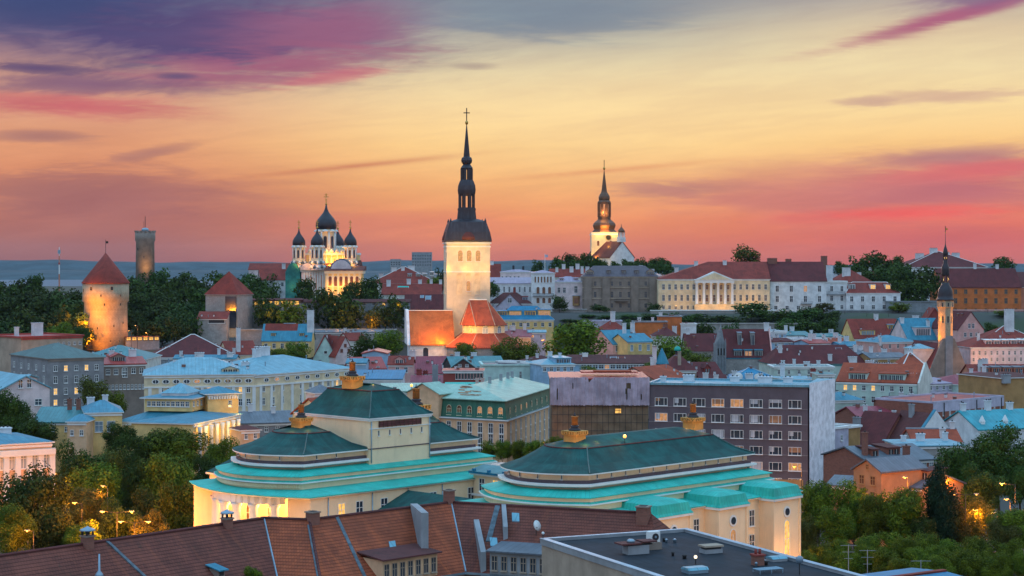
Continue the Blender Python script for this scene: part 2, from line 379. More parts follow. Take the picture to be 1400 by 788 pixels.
# ---------------------------------------------------------------- ground, water, far shore
def sst(a, b, x):
    t = min(1, max(0, (x - a) / (b - a))); return t * t * (3 - 2 * t)
def ground(x, y):
    z = 5 * sst(430, 760, y)
    px = 700 + x * F / max(y, 1)
    h = 18 * sst(880, 950, y)
    if px < 380: h = 5 * sst(760, 880, y) + 13 * sst(900, 1120, y)
    elif px < 480: k = (px - 380) / 100; h = h * k + (1 - k) * (5 * sst(760, 880, y) + 13 * sst(900, 1120, y))
    z += h * (1 - sst(1500, 2600, y))
    z -= 5 * sst(1500, 2600, y)
    z -= 6 * sst(3700, 4100, y)
    return z
def build_ground():
    xs = np.concatenate([np.linspace(-4200, -700, 15), np.linspace(-640, 640, 65), np.linspace(700, 4200, 15)])
    ys = np.concatenate([np.linspace(-400, 400, 9), np.linspace(430, 1500, 72), np.linspace(1600, 4300, 28)])
    v = [(float(x), float(y), ground(float(x), float(y))) for y in ys for x in xs]
    nx = len(xs); f = [(j * nx + i, j * nx + i + 1, (j + 1) * nx + i + 1, (j + 1) * nx + i) for j in range(len(ys) - 1) for i in range(nx - 1)]
    me = bpy.data.meshes.new('ground'); me.from_pydata(v, [], f)
    m = bpy.data.materials.new('earth'); m.use_nodes = True; n = Nodes(m.node_tree); b = m.node_tree.nodes['Principled BSDF']
    tc = n.new('ShaderNodeTexCoord')
    c = n.mix(n.mapr(n.noise(tc.outputs['Object'], .02, 5), .4, .62), (.055, .052, .05, 1), (.035, .055, .022, 1))
    m.node_tree.links.new(c, b.inputs['Base Color']); b.inputs['Roughness'].default_value = .9
    me.materials.append(m)
    for p in me.polygons: p.use_smooth = True
    o = put('ground', me); o['kind'] = 'structure'
    # bay
    sea = MB(); sea.face([(-4300, 3600, -2), (4300, 3600, -2), (4300, 9300, -2), (-4300, 9300, -2)], 'sea')
    o = sea.build('sea'); o['kind'] = 'structure'
    # far shore: wooded ridges, one behind the other
    def ridge(y0, depth, top, m, seed, x0=-4200, x1=4200, n=160):
        r = random.Random(seed); ph = [r.uniform(0, 6.3) for _ in range(6)]
        mb = MB(); rows = []
        for k in range(5):
            yy = y0 + depth * k / 4; hk = [0, .72, 1, .9, 0][k]; row = []
            for i in range(n + 1):
                x = x0 + (x1 - x0) * i / n
                w = 1 + .10 * math.sin(x / 410 + ph[0]) + .06 * math.sin(x / 133 + ph[1] + k) + .035 * math.sin(x / 51 + ph[2] + 2 * k)
                row.append((x, yy + 40 * math.sin(x / 300 + ph[3]), -4 + (top(x) * w + 4) * hk))
            rows.append(row)
        for a, b_ in zip(rows, rows[1:]):
            for i in range(n): mb.face([a[i], a[i + 1], b_[i + 1], b_[i]], m, True)
        o = mb.build('far_hills'); o['kind'] = 'structure'
    ridge(8300, 900, lambda x: 52 if x < 100 else 52 - 12 * sst(100, 900, x), 'farwood', 3)
    ridge(5200, 900, lambda x: 22 * (1 - sst(-500, 100, x)) - 3 * sst(-500, 100, x), 'farwood', 5)
mat('sea', (.06, .10, .14), 'plain', rough=.5, var=.1); mat('farwood', (.035, .07, .085), 'plain', rough=.9, var=.3, scale=.01)
build_ground()

def haze():
    m = bpy.data.materials.new('haze'); m.use_nodes = True; t = m.node_tree; t.nodes.remove(t.nodes['Principled BSDF'])
    v = t.nodes.new('ShaderNodeVolumePrincipled'); v.inputs['Color'].default_value = (.62, .76, 1, 1); v.inputs['Density'].default_value = HAZE; v.inputs['Anisotropy'].default_value = 0.0
    t.links.new(v.outputs[0], t.nodes['Material Output'].inputs['Volume']); MATS['haze'] = m
    b = MB(); b.box(-4600, -500, -13, 4600, 9500, 135, 'haze'); o = b.build('haze'); o['kind'] = 'stuff'
HAZE = 1.3e-5
haze()
# ---------------------------------------------------------------- windows, roofs, houses
WC = {}
def win_mesh(w, h, g, fm='trim', arch=False, bars=True, near=False):
    """frame (with sill) and pane; far windows are one mesh, near ones two"""
    key = (round(w, 1), round(h, 1), g, fm, arch, bars, near)
    if key in WC: return WC[key]
    fr, pn = MB(), MB()
    if not near: pn = fr
    t = .09 if near else min(.11, w * .09)
    top = h / 2 - (w / 2 if arch else 0)
    def out(s, y):    # outline of the opening grown by s
        p = [(-w / 2 - s, y, -h / 2 - s), (w / 2 + s, y, -h / 2 - s), (w / 2 + s, y, top)]
        if arch: p += [((w / 2 + s) * math.cos(a), y, top + (w / 2 + s) * math.sin(a)) for a in [math.pi * k / 8 for k in range(1, 8)]]
        p += [(-w / 2 - s, y, top)] if arch else []
        if not arch: p = [(-w / 2 - s, y, -h / 2 - s), (w / 2 + s, y, -h / 2 - s), (w / 2 + s, y, h / 2 + s), (-w / 2 - s, y, h / 2 + s)]
        return p
    pn.face(out(0, -.02), g)
    a, b, c = out(0, -.02), out(0, -.09), out(t, -.09); d = out(t, .0)
    fr.ring(b, a, fm); fr.ring(c, b, fm); fr.ring(d, c, fm)
    if bars:
        bw = .045 if near else max(.04, w * .035)
        if bars == 'v':
            for q in (-.24, .24): fr.box(q * w - bw, -.07, -h / 2, q * w + bw, -.03, top, fm)
        else: fr.box(-bw, -.07, -h / 2, bw, -.03, top, fm)
        if bars != 'v': fr.box(-w / 2, -.066, h * .12 - bw, w / 2, -.034, h * .12 + bw, fm)
    fr.box(-w / 2 - t - .08, -.22, -h / 2 - t - .1, w / 2 + t + .08, .0, -h / 2 - t, fm)
    res = (fr.mesh('window'), pn.mesh('pane') if near else None)
    WC[key] = res
    return res
def window(parent, x, y, z, rz, w, h, g='glass', fm='trim', arch=False, bars=True, near=False):
    a, b = win_mesh(w, h, g, fm, arch, bars, near)
    o = put('window', a, parent, (x, y, z), rz)
    if g in ('litwin', 'litdim'): o['label'] = 'window lit yellow from inside'
    if b: put('pane', b, o)
    return o

def rect(w, d, o=0.0): return [(-w / 2 - o, -d / 2 - o), (w / 2 + o, -d / 2 - o), (w / 2 + o, d / 2 + o), (-w / 2 - o, d / 2 + o)]
def roof_mesh(kind, w, d, H, rh, ov, rm, hip, trim, ridgem=None):
    mb = MB()
    if kind in ('gx', 'gy'):
        a, L = (d, w) if kind == 'gx' else (w, d)
        t = .28; s = (rh - t) / (a / 2); e = a / 2 + ov
        prof = [(-e, H - ov * s), (0, H + rh - t), (e, H - ov * s), (e, H - ov * s + t), (0, H + rh), (-e, H - ov * s + t)]
        mb.extr(prof, -L / 2 - ov, L / 2 + ov, rm, 'x' if kind == 'gx' else 'y')
        if ridgem:
            if kind == 'gx': mb.box(-L / 2 - ov, -.3, H + rh - .12, L / 2 + ov, .3, H + rh + .16, ridgem)
            else: mb.box(-.3, -L / 2 - ov, H + rh - .12, .3, L / 2 + ov, H + rh + .16, ridgem)
    elif kind in ('hip', 'pyr', 'hipl'):
        a = rect(w, d, ov); z0 = H + .02; mb.prism(a, z0, H + .25, trim)
        i = (w / 2 + ov) * .999 if kind == 'pyr' else min(hip * d, w / 2 * .98)
        A = rect(w, d, ov + .03); z1 = H + .26
        p, q = (-w / 2 - ov + i, 0, H + rh), ((w / 2 + ov - i) if kind != 'hipl' else w / 2 + ov, 0, H + rh)
        a3 = [(x, y, z1) for x, y in A]
        mb.face([a3[0], a3[1], q, p], rm); mb.face([a3[1], a3[2], q], rm); mb.face([a3[2], a3[3], p, q], rm); mb.face([a3[3], a3[0], p], rm); mb.face(a3[::-1], rm)
        if ridgem:
            mb.tube((p[0], 0, p[2]), (q[0], 0, q[2]), .22, ridgem)
            for c, e in ((a3[0], p), (a3[1], q)): mb.tube(c, e, .2, ridgem)
    elif kind == 'flat':
        a, b = rect(w, d, ov), rect(w, d, -.35); z0, z1 = H + .01, H + max(.5, rh)
        mb.ring([(x, y, z0) for x, y in a], [(x, y, z1) for x, y in a], trim); mb.ring([(x, y, z1) for x, y in a], [(x, y, z1) for x, y in b], trim)
        mb.ring([(x, y, z1) for x, y in b], [(x, y, H + .1) for x, y in b], trim); mb.face([(x, y, H + .1) for x, y in b], rm); mb.face([(x, y, z0) for x, y in a][::-1], trim)
    elif kind == 'shed':   # falls towards the front
        e = d / 2 + ov; s = rh / d; t = .22
        mb.extr([(-e, H - ov * s), (e, H + rh + ov * s), (e, H + rh + ov * s + t), (-e, H - ov * s + t)], -w / 2 - ov, w / 2 + ov, rm)
    return mb
def roofz(kind, x, y, w, d, H, rh, hip):
    if kind == 'gx': return H + rh * (1 - abs(y) / (d / 2))
    if kind == 'gy': return H + rh * (1 - abs(x) / (w / 2))
    if kind in ('hip', 'pyr', 'hipl'):
        i = w / 2 if kind == 'pyr' else min(hip * d, w / 2)
        return H + rh * min(1 - abs(y) / (d / 2), max(0, (w / 2 - abs(x)) / max(i, .1)))
    if kind == 'shed': return H + rh * (y / d + .5)
    return H
def clutter():
    out = []
    m = MB(); m.box(-.3, -.3, -.8, .3, .3, .9, 'chimwhite'); m.box(-.38, -.38, .9, .38, .38, 1.05, 'dark'); out.append(m.mesh('roof_vent'))
    m = MB(); m.tube((0, 0, -.6), (0, 0, 1.2), .12, 'zinc'); m.lathe([(.25, 1.2), (.05, 1.45)], 'zinc', 8); out.append(m.mesh('roof_vent'))
    m = MB(); m.box(-.45, -.35, -.8, .45, .35, .7, 'chimbrick'); m.box(-.5, -.4, .7, .5, .4, .85, 'concrete'); out.append(m.mesh('roof_vent'))
    return out
CLUT = clutter()
def house(label, pl, Yl, pr, Yr, d, eave, ridge, roof='gx', wall='white', roofm='tile', base=None, rows=(), srows=None, chims=(), dorms=(),
          name='house', cat='house', group=None, ov=.4, trim='trim', hip=.5, lit=(), dim=(), near=False, ridgem=None, fm='trim', g='glass', bars=True, sky=(), z_eave=None, chimm='chimwhite', band=True):
    ax, ay, bx, by = PX(pl, Yl), Yl, PX(pr, Yr), Yr
    w = math.hypot(bx - ax, by - ay); ang = math.atan2(by - ay, bx - ax); ca, sa = math.cos(ang), math.sin(ang)
    ez = PZ(eave, Yl) if z_eave is None else z_eave
    Ym = (Yl + Yr) / 2
    cx, cy = (ax + bx) / 2 - sa * d / 2, (ay + by) / 2 + ca * d / 2
    bz = min(ground(cx, cy), ground((ax + bx) / 2, Ym), ground(cx - sa * d / 2, cy + ca * d / 2)) - .3 if base is None else base
    H = ez - bz
    rz_ = PZ(ridge, Ym if roof == 'gy' else (cy + d / 2 * ca if roof == 'shed' else cy)) if ridge is not None else ez
    rh = max(.3, rz_ - ez)
    root = thing(name, label, cat, (cx, cy, bz), ang, group)
    wb = MB()
    if roof == 'gx':
        wb.extr([(-d / 2, 0), (d / 2, 0), (d / 2, H - .06), (0, H + rh - .36), (-d / 2, H - .06)], -w / 2, w / 2, wall)
    elif roof == 'gy':
        wb.extr([(-w / 2, 0), (w / 2, 0), (w / 2, H - .06), (0, H + rh - .36), (-w / 2, H - .06)], -d / 2, d / 2, wall, 'y')
    elif roof == 'shed':
        wb.extr([(-d / 2, 0), (d / 2, 0), (d / 2, H + rh - .06), (-d / 2, H - .06)], -w / 2, w / 2, wall)
    else: wb.box(-w / 2, -d / 2, 0, w / 2, d / 2, H, wall)
    if band and roof != 'gy' and H > 3:
        for zz, pr_ in ((H - .55, .22),):
            wb.box(-w / 2 - .03, -d / 2 - pr_, zz, w / 2 + .03, -d / 2 + .02, H - .14, trim)
    wo = wb.build('wall', root)
    ro = roof_mesh(roof, w, d, H, rh, ov, roofm, hip, trim, ridgem).build('roof', root)
    for c in chims:      # (x fraction -.5..5, y fraction, height, width)
        x, y, hh, cw = c[0] * w, c[1] * d, c[2], c[3]
        z = roofz(roof, x, y, w, d, H, rh, hip)
        mb = MB(); cm = c[4] if len(c) > 4 else chimm
        mb.box(-cw / 2, -cw * .35, -1.2, cw / 2, cw * .35, hh, cm); mb.box(-cw / 2 - .12, -cw * .35 - .12, hh, cw / 2 + .12, cw * .35 + .12, hh + .22, cm)
        for q in range(max(1, int(cw / .7))):
            xx = -cw / 2 + cw * (q + .5) / max(1, int(cw / .7)); mb.box(xx - .14, -.14, hh + .22, xx + .14, .14, hh + .5, 'dark')
        put('chimney', mb.mesh('chimney'), ro, (x, y, z))
    for c in dorms:      # (x fraction, height fraction on the slope, width, height, roof material, glass[, gabled])
        x = c[0] * w; dw, dh = c[2], c[3]; gm = c[5] if len(c) > 5 else 'glass'
        s = rh / (d / 2) if roof != 'shed' else rh / d
        y = -d / 2 * (1 - c[1]) if roof != 'shed' else -d / 2 + d * c[1]
        z = roofz('gx' if roof != 'shed' else 'shed', x, y, w, d, H, rh, hip)
        L = dh / s + .3; mb = MB()
        if len(c) > 6:
            mb.extr([(-dw / 2, -.4), (dw / 2, -.4), (dw / 2, dh * .6), (0, dh), (-dw / 2, dh * .6)], 0, L, wall if c[6] == 1 else c[6], 'y')
            mb.extr([(-dw / 2 - .15, dh * .6 - .08), (0, dh + .02), (dw / 2 + .15, dh * .6 - .08), (dw / 2 + .15, dh * .6 + .1), (0, dh + .22), (-dw / 2 - .15, dh * .6 + .1)], -.25, L, c[4], 'y')
            hh = dh * .55
        else:
            mb.box(-dw / 2, 0, -.4, dw / 2, L, dh, wall)
            mb.extr([(-.3, dh + .01), (L + .6, dh + .25), (L + .6, dh + .45), (-.3, dh + .2)], -dw / 2 - .2, dw / 2 + .2, c[4]); hh = dh * .82
        k = max(1, round(dw / 1.3)); ww = dw * .86 / k
        for q in range(k):
            xx = -dw * .43 + ww * (q + .5)
            mb.face([(xx - ww * .38, -.03, .2), (xx + ww * .38, -.03, .2), (xx + ww * .38, -.03, hh), (xx - ww * .38, -.03, hh)], gm)
            mb.box(xx - .04, -.06, .2, xx + .04, -.035, hh, 'trim')
        put('dormer', mb.mesh('dormer'), ro, (x, y, z))
    for c in sky:        # rooflights lying on the front slope (x fraction, height fraction, width, height)
        x = c[0] * w; y = -d / 2 * (1 - c[1]); s = rh / (d / 2); z = roofz('gx', x, y, w, d, H, rh, hip); l = math.hypot(1, s); gm = c[4] if len(c) > 4 else 'paleglass'
        mb = MB(); a = c[2] / 2; b = c[3] / l
        mb.face([(-a, 0, .10), (a, 0, .10), (a, b, b * s + .10), (-a, b, b * s + .10)], gm)
        for q in ((-a, 0, -a + .1, b), (a - .1, 0, a, b)): mb.face([(q[0], q[1], .14), (q[2], q[1], .14), (q[2], q[3], q[3] * s + .14), (q[0], q[3], q[3] * s + .14)], 'trim')
        put('rooflight', mb.mesh('rooflight'), ro, (x, y, z))
    for ri, r_ in enumerate(rows):   # (photo row of the centre, height px, count, width px, from, to, arched)
        k = Yl / F; zc = PZ(r_[0], Yl) - bz; hh, n_, ww = r_[1] * k, r_[2], r_[3] * k
        f0, f1 = (r_[4], r_[5]) if len(r_) > 5 else (0, 1); ar = len(r_) > 6 and r_[6]
        for c in range(n_):
            x = -w / 2 + w * (f0 + (f1 - f0) * (c + .5) / n_)
            gg = 'litwin' if (ri, c) in lit else 'litdim' if (ri, c) in dim else g
            window(root, x, -d / 2, zc, 0, ww, hh, gg, fm, ar, bars, near)
        if srows:
            for sd, m_ in srows.items():
                for c in range(m_):
                    y = -d / 2 + d * (c + .5) / m_
                    gg = 'litwin' if (ri, sd, c) in lit else g
                    if sd == 'R': window(root, w / 2, y, zc, R(90), ww, hh, gg, fm, ar, bars, near)
                    else: window(root, -w / 2, -y, zc, R(-90), ww, hh, gg, fm, ar, bars, near)
    if 440 < Ym < 900 and roof in ('gx', 'hip', 'gy', 'pyr', 'shed', 'flat') and cat in ('house', 'building'):   # small clutter on town roofs
        for q in range(2 + int(w / 9)):
            x, y = rnd.uniform(-.42, .42) * w, rnd.uniform(-.42, .2) * d; z = roofz(roof, x, y, w, d, H, rh, hip) if roof != 'flat' else H + .1
            t = rnd.random(); put('roof_vent', CLUT[0 if t < .4 else 1 if t < .7 else 2], ro, (x, y, z), rnd.uniform(0, 3))
    root['dims'] = [w, d, H, rh]
    return root

# ---------------------------------------------------------------- landmarks
def prof(pts, Y, z0):   # [(half width px, photo row)] -> [(radius, height)] from bottom to top
    return [(h * Y / F, PZ(p, Y) - z0) for h, p in pts]
def cross(mb, x, y, z, h, m='gold', patriarchal=False):
    w = h * .035
    mb.box(x - w, y - w, z, x + w, y + w, z + h, m); mb.box(x - h * .24, y - w * .8, z + h * .60, x + h * .24, y + w * .8, z + h * .60 + 2 * w, m)
    if patriarchal: mb.box(x - h * .14, y - w * .8, z + h * .80, x + h * .14, y + w * .8, z + h * .80 + 2 * w, m); mb.box(x - h * .12, y - w * .8, z + h * .3, x + h * .12, y + w * .8, z + h * .3 + 2 * w, m)

def saint_tower_church():
    Y = 800; k = Y / F; bx = PX(638, Y); bz = ground(bx, Y) - .5
    root = thing('church', 'white church with floodlit square tower and tall dark two-stage openwork spire, red roofs around it', 'church', (bx, Y, bz), R(6))
    Z = lambda py: PZ(py, Y) - bz
    hw = 29.4 * k
    t = MB(); t.box(-hw, -hw, 0, hw, hw, Z(331), 'floodcream')  # white tower; floodlight warmth is put into the wall colour
    for py, e in ((371, .18), (337, .3), (332, .55)): t.box(-hw - e, -hw - e, Z(py + 1.5), hw + e, hw + e, Z(py), 'trim')
    t.build('tower', root)
    for px, lit_ in ((-11, 1), (1, 1), (13, 1)):
        window(root, px * k, -hw, Z(350), 0, 6.5 * k, 15 * k, 'litdim', 'trim', True, False)
    for s in (-12, 0, 12):
        window(root, -hw, s * k, Z(350), R(-90), 6 * k, 15 * k, 'brownglass', 'trim', True, False)
    for px in (-12, 12): 
        n = MB(); nb = out_niche(7.5 * k, 28 * k); n.face(nb, 'cream'); rim(n, nb, .3, 'floodcream'); put('niche', n.mesh('niche'), root, (px * k, -hw, Z(388)))
    n = MB(); nb = out_niche(7.5 * k, 28 * k); n.face(nb, 'cream'); rim(n, nb, .3, 'floodcream'); put('niche', n.mesh('niche'), root, (0, -hw, Z(388)))
    window(root, 0, -hw - .12, Z(391), 0, 5.5 * k, 14 * k, 'litdim', 'trim', True, False)
    for s in (-12, 12):
        n = MB(); n.face(nb, 'lilac'); rim(n, nb, .3, 'floodcream'); put('niche', n.mesh('niche'), root, (-hw, s * k, Z(388)), R(-90))  # lilac shade of the unlit face put into the niche colour
    # roof of the tower: four gabled corners swept into an octagon
    rf = MB(); a = rect(2 * hw, 2 * hw, .7); z0, z1, z2, z3 = Z(331), Z(328.5), Z(318), Z(304)
    rf.prism(a, z0 + .02, z1, 'copperdark'); b = rect(2 * hw, 2 * hw, .0); rf.loft(a, z1, b, z2, 'copperdark'); c = rect(2 * hw, 2 * hw, -1.5); rf.loft(b, z2, c, z3, 'copperdark'); 
    e = rect(29 * k, 29 * k); rf.loft(c, z3, rect(46 * k, 46 * k), Z(303), 'copperdark'); rf.loft(rect(46 * k, 46 * k), Z(303), e, Z(300), 'copperdark', True)
    for sx in (-1, 1):
        for sy in (-1, 1): rf.lathe([(.5, z3 - 1.2), (.5, z3 + .4), (.3, z3 + .9), (.05, z3 + 1.6)], 'copperdark', 6, sx * (hw - 1.9), sy * (hw - 1.9))
    rf.build('tower_roof', root)
    for rz in (0, -90):
        d = MB(); d.lathe([(17 * k, 0), (16.4 * k, 4 * k), (13.5 * k, 10 * k), (8 * k, 15 * k), (2 * k, 17 * k)], 'tile_brown', 18, smooth=True)
        put('round_gable', d.mesh('round_gable'), root, ((0 if rz == 0 else -hw + 4.0), (-hw + 4.0 if rz == 0 else 0), z1), 0)
    sp = MB()
    P = lambda L: sp.lathe(prof(L, Y, bz), 'copperdark', 8, rot=R(22.5), smooth=False)
    P([(14.5, 304), (14, 300), (12.6, 288)]); P([(13.2, 288), (13, 285), (11, 284)])
    P([(11.3, 268), (12.4, 265), (13, 260), (12.3, 254), (10, 248), (8.4, 246)])
    P([(7.8, 232), (8.8, 230), (6.6, 227), (5.2, 225), (7.2, 223), (8.0, 219.5), (7, 216), (4.6, 214.5), (.6, 171)])
    for a0, (p0, p1, rr) in enumerate(((286, 266, 10.0), (247, 231, 7.0))):
        for q in range(8):
            a_ = R(22.5 + 45 * q); sp.box(rr * k * math.cos(a_) - .55, rr * k * math.sin(a_) - .55, Z(p0), rr * k * math.cos(a_) + .55, rr * k * math.sin(a_) + .55, Z(p1), 'copperdark')
        for q in range(4 if a0 == 0 else 0):
            pass
    sp.build('spire', root)
    ba = MB(); ba.lathe(prof([(.5, 171), (1.6, 170), (2.2, 168), (1.6, 166), (.4, 165)], Y, bz), 'gold', 12); cross(ba, 0, 0, Z(166), 18 * k, 'iron'); ba.build('cross', root)
    # nave with the great red aisle roof on the left
    nx0, nx1 = (557 - 638) * k, (616 - 638) * k
    dn = 26; ez, rz_ = PZ(471, 775) - bz, PZ(425, 788) - bz
    n = MB(); n.box(nx0, -26, 0, nx1 - .05, 0, ez, 'white')
    n.face([(nx0 + .02, -26, ez), (nx0 + .02, 0, ez), (nx0 + .02, 0, rz_), (nx0 + .02, -12, rz_)][::-1], 'white')
    n.extr([(-26.3, ez - .2), (0, ez - .2), (0, rz_ + .5), (-12.2, rz_ + .5)], nx0 - 1.2, nx0, 'white')
    n.build('nave', root)
    r_ = MB(); r_.extr([(-26.8, ez - .35), (-12, rz_ - .3), (0, rz_ - .3), (0, rz_), (-12, rz_), (-26.8, ez)], nx0 + .05, nx1, 'tile_nave'); r_.box(nx0, -12.3, rz_, nx1, -11.5, rz_ + .3, 'trim'); r_.build('nave_roof', root)  # orange lamp glow put into the nave tiles' colour
    window(root, nx0 + 6.5, -26, ez - 3.2, 0, 2.2, 4.0, 'glass', 'trim', True, False)
    # chancel: polygon under a ridge, with a lower ring of chapels
    ch = MB(); ccx, ccy = (655 - 638) * k, -22
    def oct_(r, sx=1.0): return [(ccx + sx * r * math.cos(R(22.5 + 45 * q)), ccy + r * math.sin(R(22.5 + 45 * q))) for q in range(8)]
    zz = lambda py, yy: PZ(py, Y + yy) - bz
    ch.prism(oct_(9.0, 1.05), 0, zz(446, -28), 'cream'); ch.build('chancel', root)
    cr = MB(); o1 = oct_(10.2, 1.05); ze = zz(445.5, -30); zr = zz(410, -20)
    pts = [(x, y, ze) for x, y in o1]; p, q = (ccx - 6.0, ccy + 1, zr), (ccx + 1.5, ccy + 1, zr)
    for i in range(8):
        j = (i + 1) % 8; mid = ((pts[i][0] + pts[j][0]) / 2)
        top = lambda v: q if v[0] > ccx - 1 else p
        ti, tj = top(pts[i]), top(pts[j]); cr.face([pts[i], pts[j], tj] if ti == tj else [pts[i], pts[j], tj, ti], 'tile_orange')  # chancel and ambulatory tiles: floodlight warmth put into the orange
        cr.tube(pts[i], ti, .13, 'tan')
    cr.tube(p, q, .2, 'trim'); cr.face(pts[::-1], 'tile'); cr.build('chancel_roof', root)
    lo = MB(); A, B = oct_(16.5, 1.10), oct_(9.1, 1.05); za, zb = zz(476, -38), zz(456, -30)
    lo.loft(A, za, B, zb, 'tile_orange'); lo.loft(A, za - .3, A, za, 'tile')
    for i in range(8): lo.tube((*A[i], za), (*B[i], zb), .13, 'tan')
    lo.build('ambulatory_roof', root)
    lw = MB(); lw.prism(oct_(15.8, 1.10), 0, za - .2, 'stonegrey'); lw.build('ambulatory', root)
    for i in range(4, 8):
        a_ = R(45 * i + 0); 
        window(root, ccx + 8.31 * 1.05 * math.cos(a_) , ccy + 8.34 * math.sin(a_), zz(451, -30), a_ + R(90), 2.2, 3.0, 'paleglass' if i > 5 else 'litwin', 'trim', True, True)
    # floodlights
    X = lambda px: PX(px, Y)
    lamp(X(596), 728, 16, 40000, (1, .54, .19), 1.5, 62, (X(634), 790, PZ(388, Y)), 1.0)
    lamp(X(676), 722, 17, 44000, (1, .54, .19), 1.5, 62, (X(640), 790, PZ(384, Y)), 1.0)
    for px in (612, 640, 664): lamp(X(px), 787.5, PZ(368, Y), 560, (1, .44, .06), .4)
    lamp(X(640), 782, PZ(336, 780), 1500, (1, .6, .14), .4); lamp(X(622), 784, PZ(338, 780), 700, (1, .6, .14), .4); lamp(X(658), 784, PZ(338, 780), 900, (1, .6, .14), .4)
    lamp(X(606), 771.5, PZ(463, 771.5), 2600, (1, .32, .015), .4); lamp(X(596), 769, PZ(455, 769), 3000, (1, .32, .015), .4)
    lamp(X(628), 763, PZ(454, 763), 3200, (1, .40, .03), .4); lamp(X(640), 758, PZ(452, 758), 2600, (1, .40, .03), .4); lamp(X(630), 768, PZ(428, 768), 2400, (1, .40, .04), .4)
    return root
def out_niche(w, h):
    top = h / 2 - w / 2
    return [(-w / 2, -.03, -h / 2), (w / 2, -.03, -h / 2), (w / 2, -.03, top)] + [(w / 2 * math.cos(a), -.03, top + w / 2 * math.sin(a)) for a in [math.pi * q / 8 for q in range(1, 8)]] + [(-w / 2, -.03, top)]
def rim(mb, pts, t, m):
    c = Vector((0, 0, sum(p[2] for p in pts) / len(pts)))
    o = []
    for p in pts:
        v = Vector(p) - c; v.y = 0; l = v.length; q = c + v * ((l + t) / l); o.append((q.x, -.22, q.z))
    mb.ring(o, [(p[0], -.2, p[2]) for p in pts], m); mb.ring([(p[0], -.2, p[2]) for p in pts], pts, m); mb.ring([(p[0], 0, p[2]) for p in o], o, m)

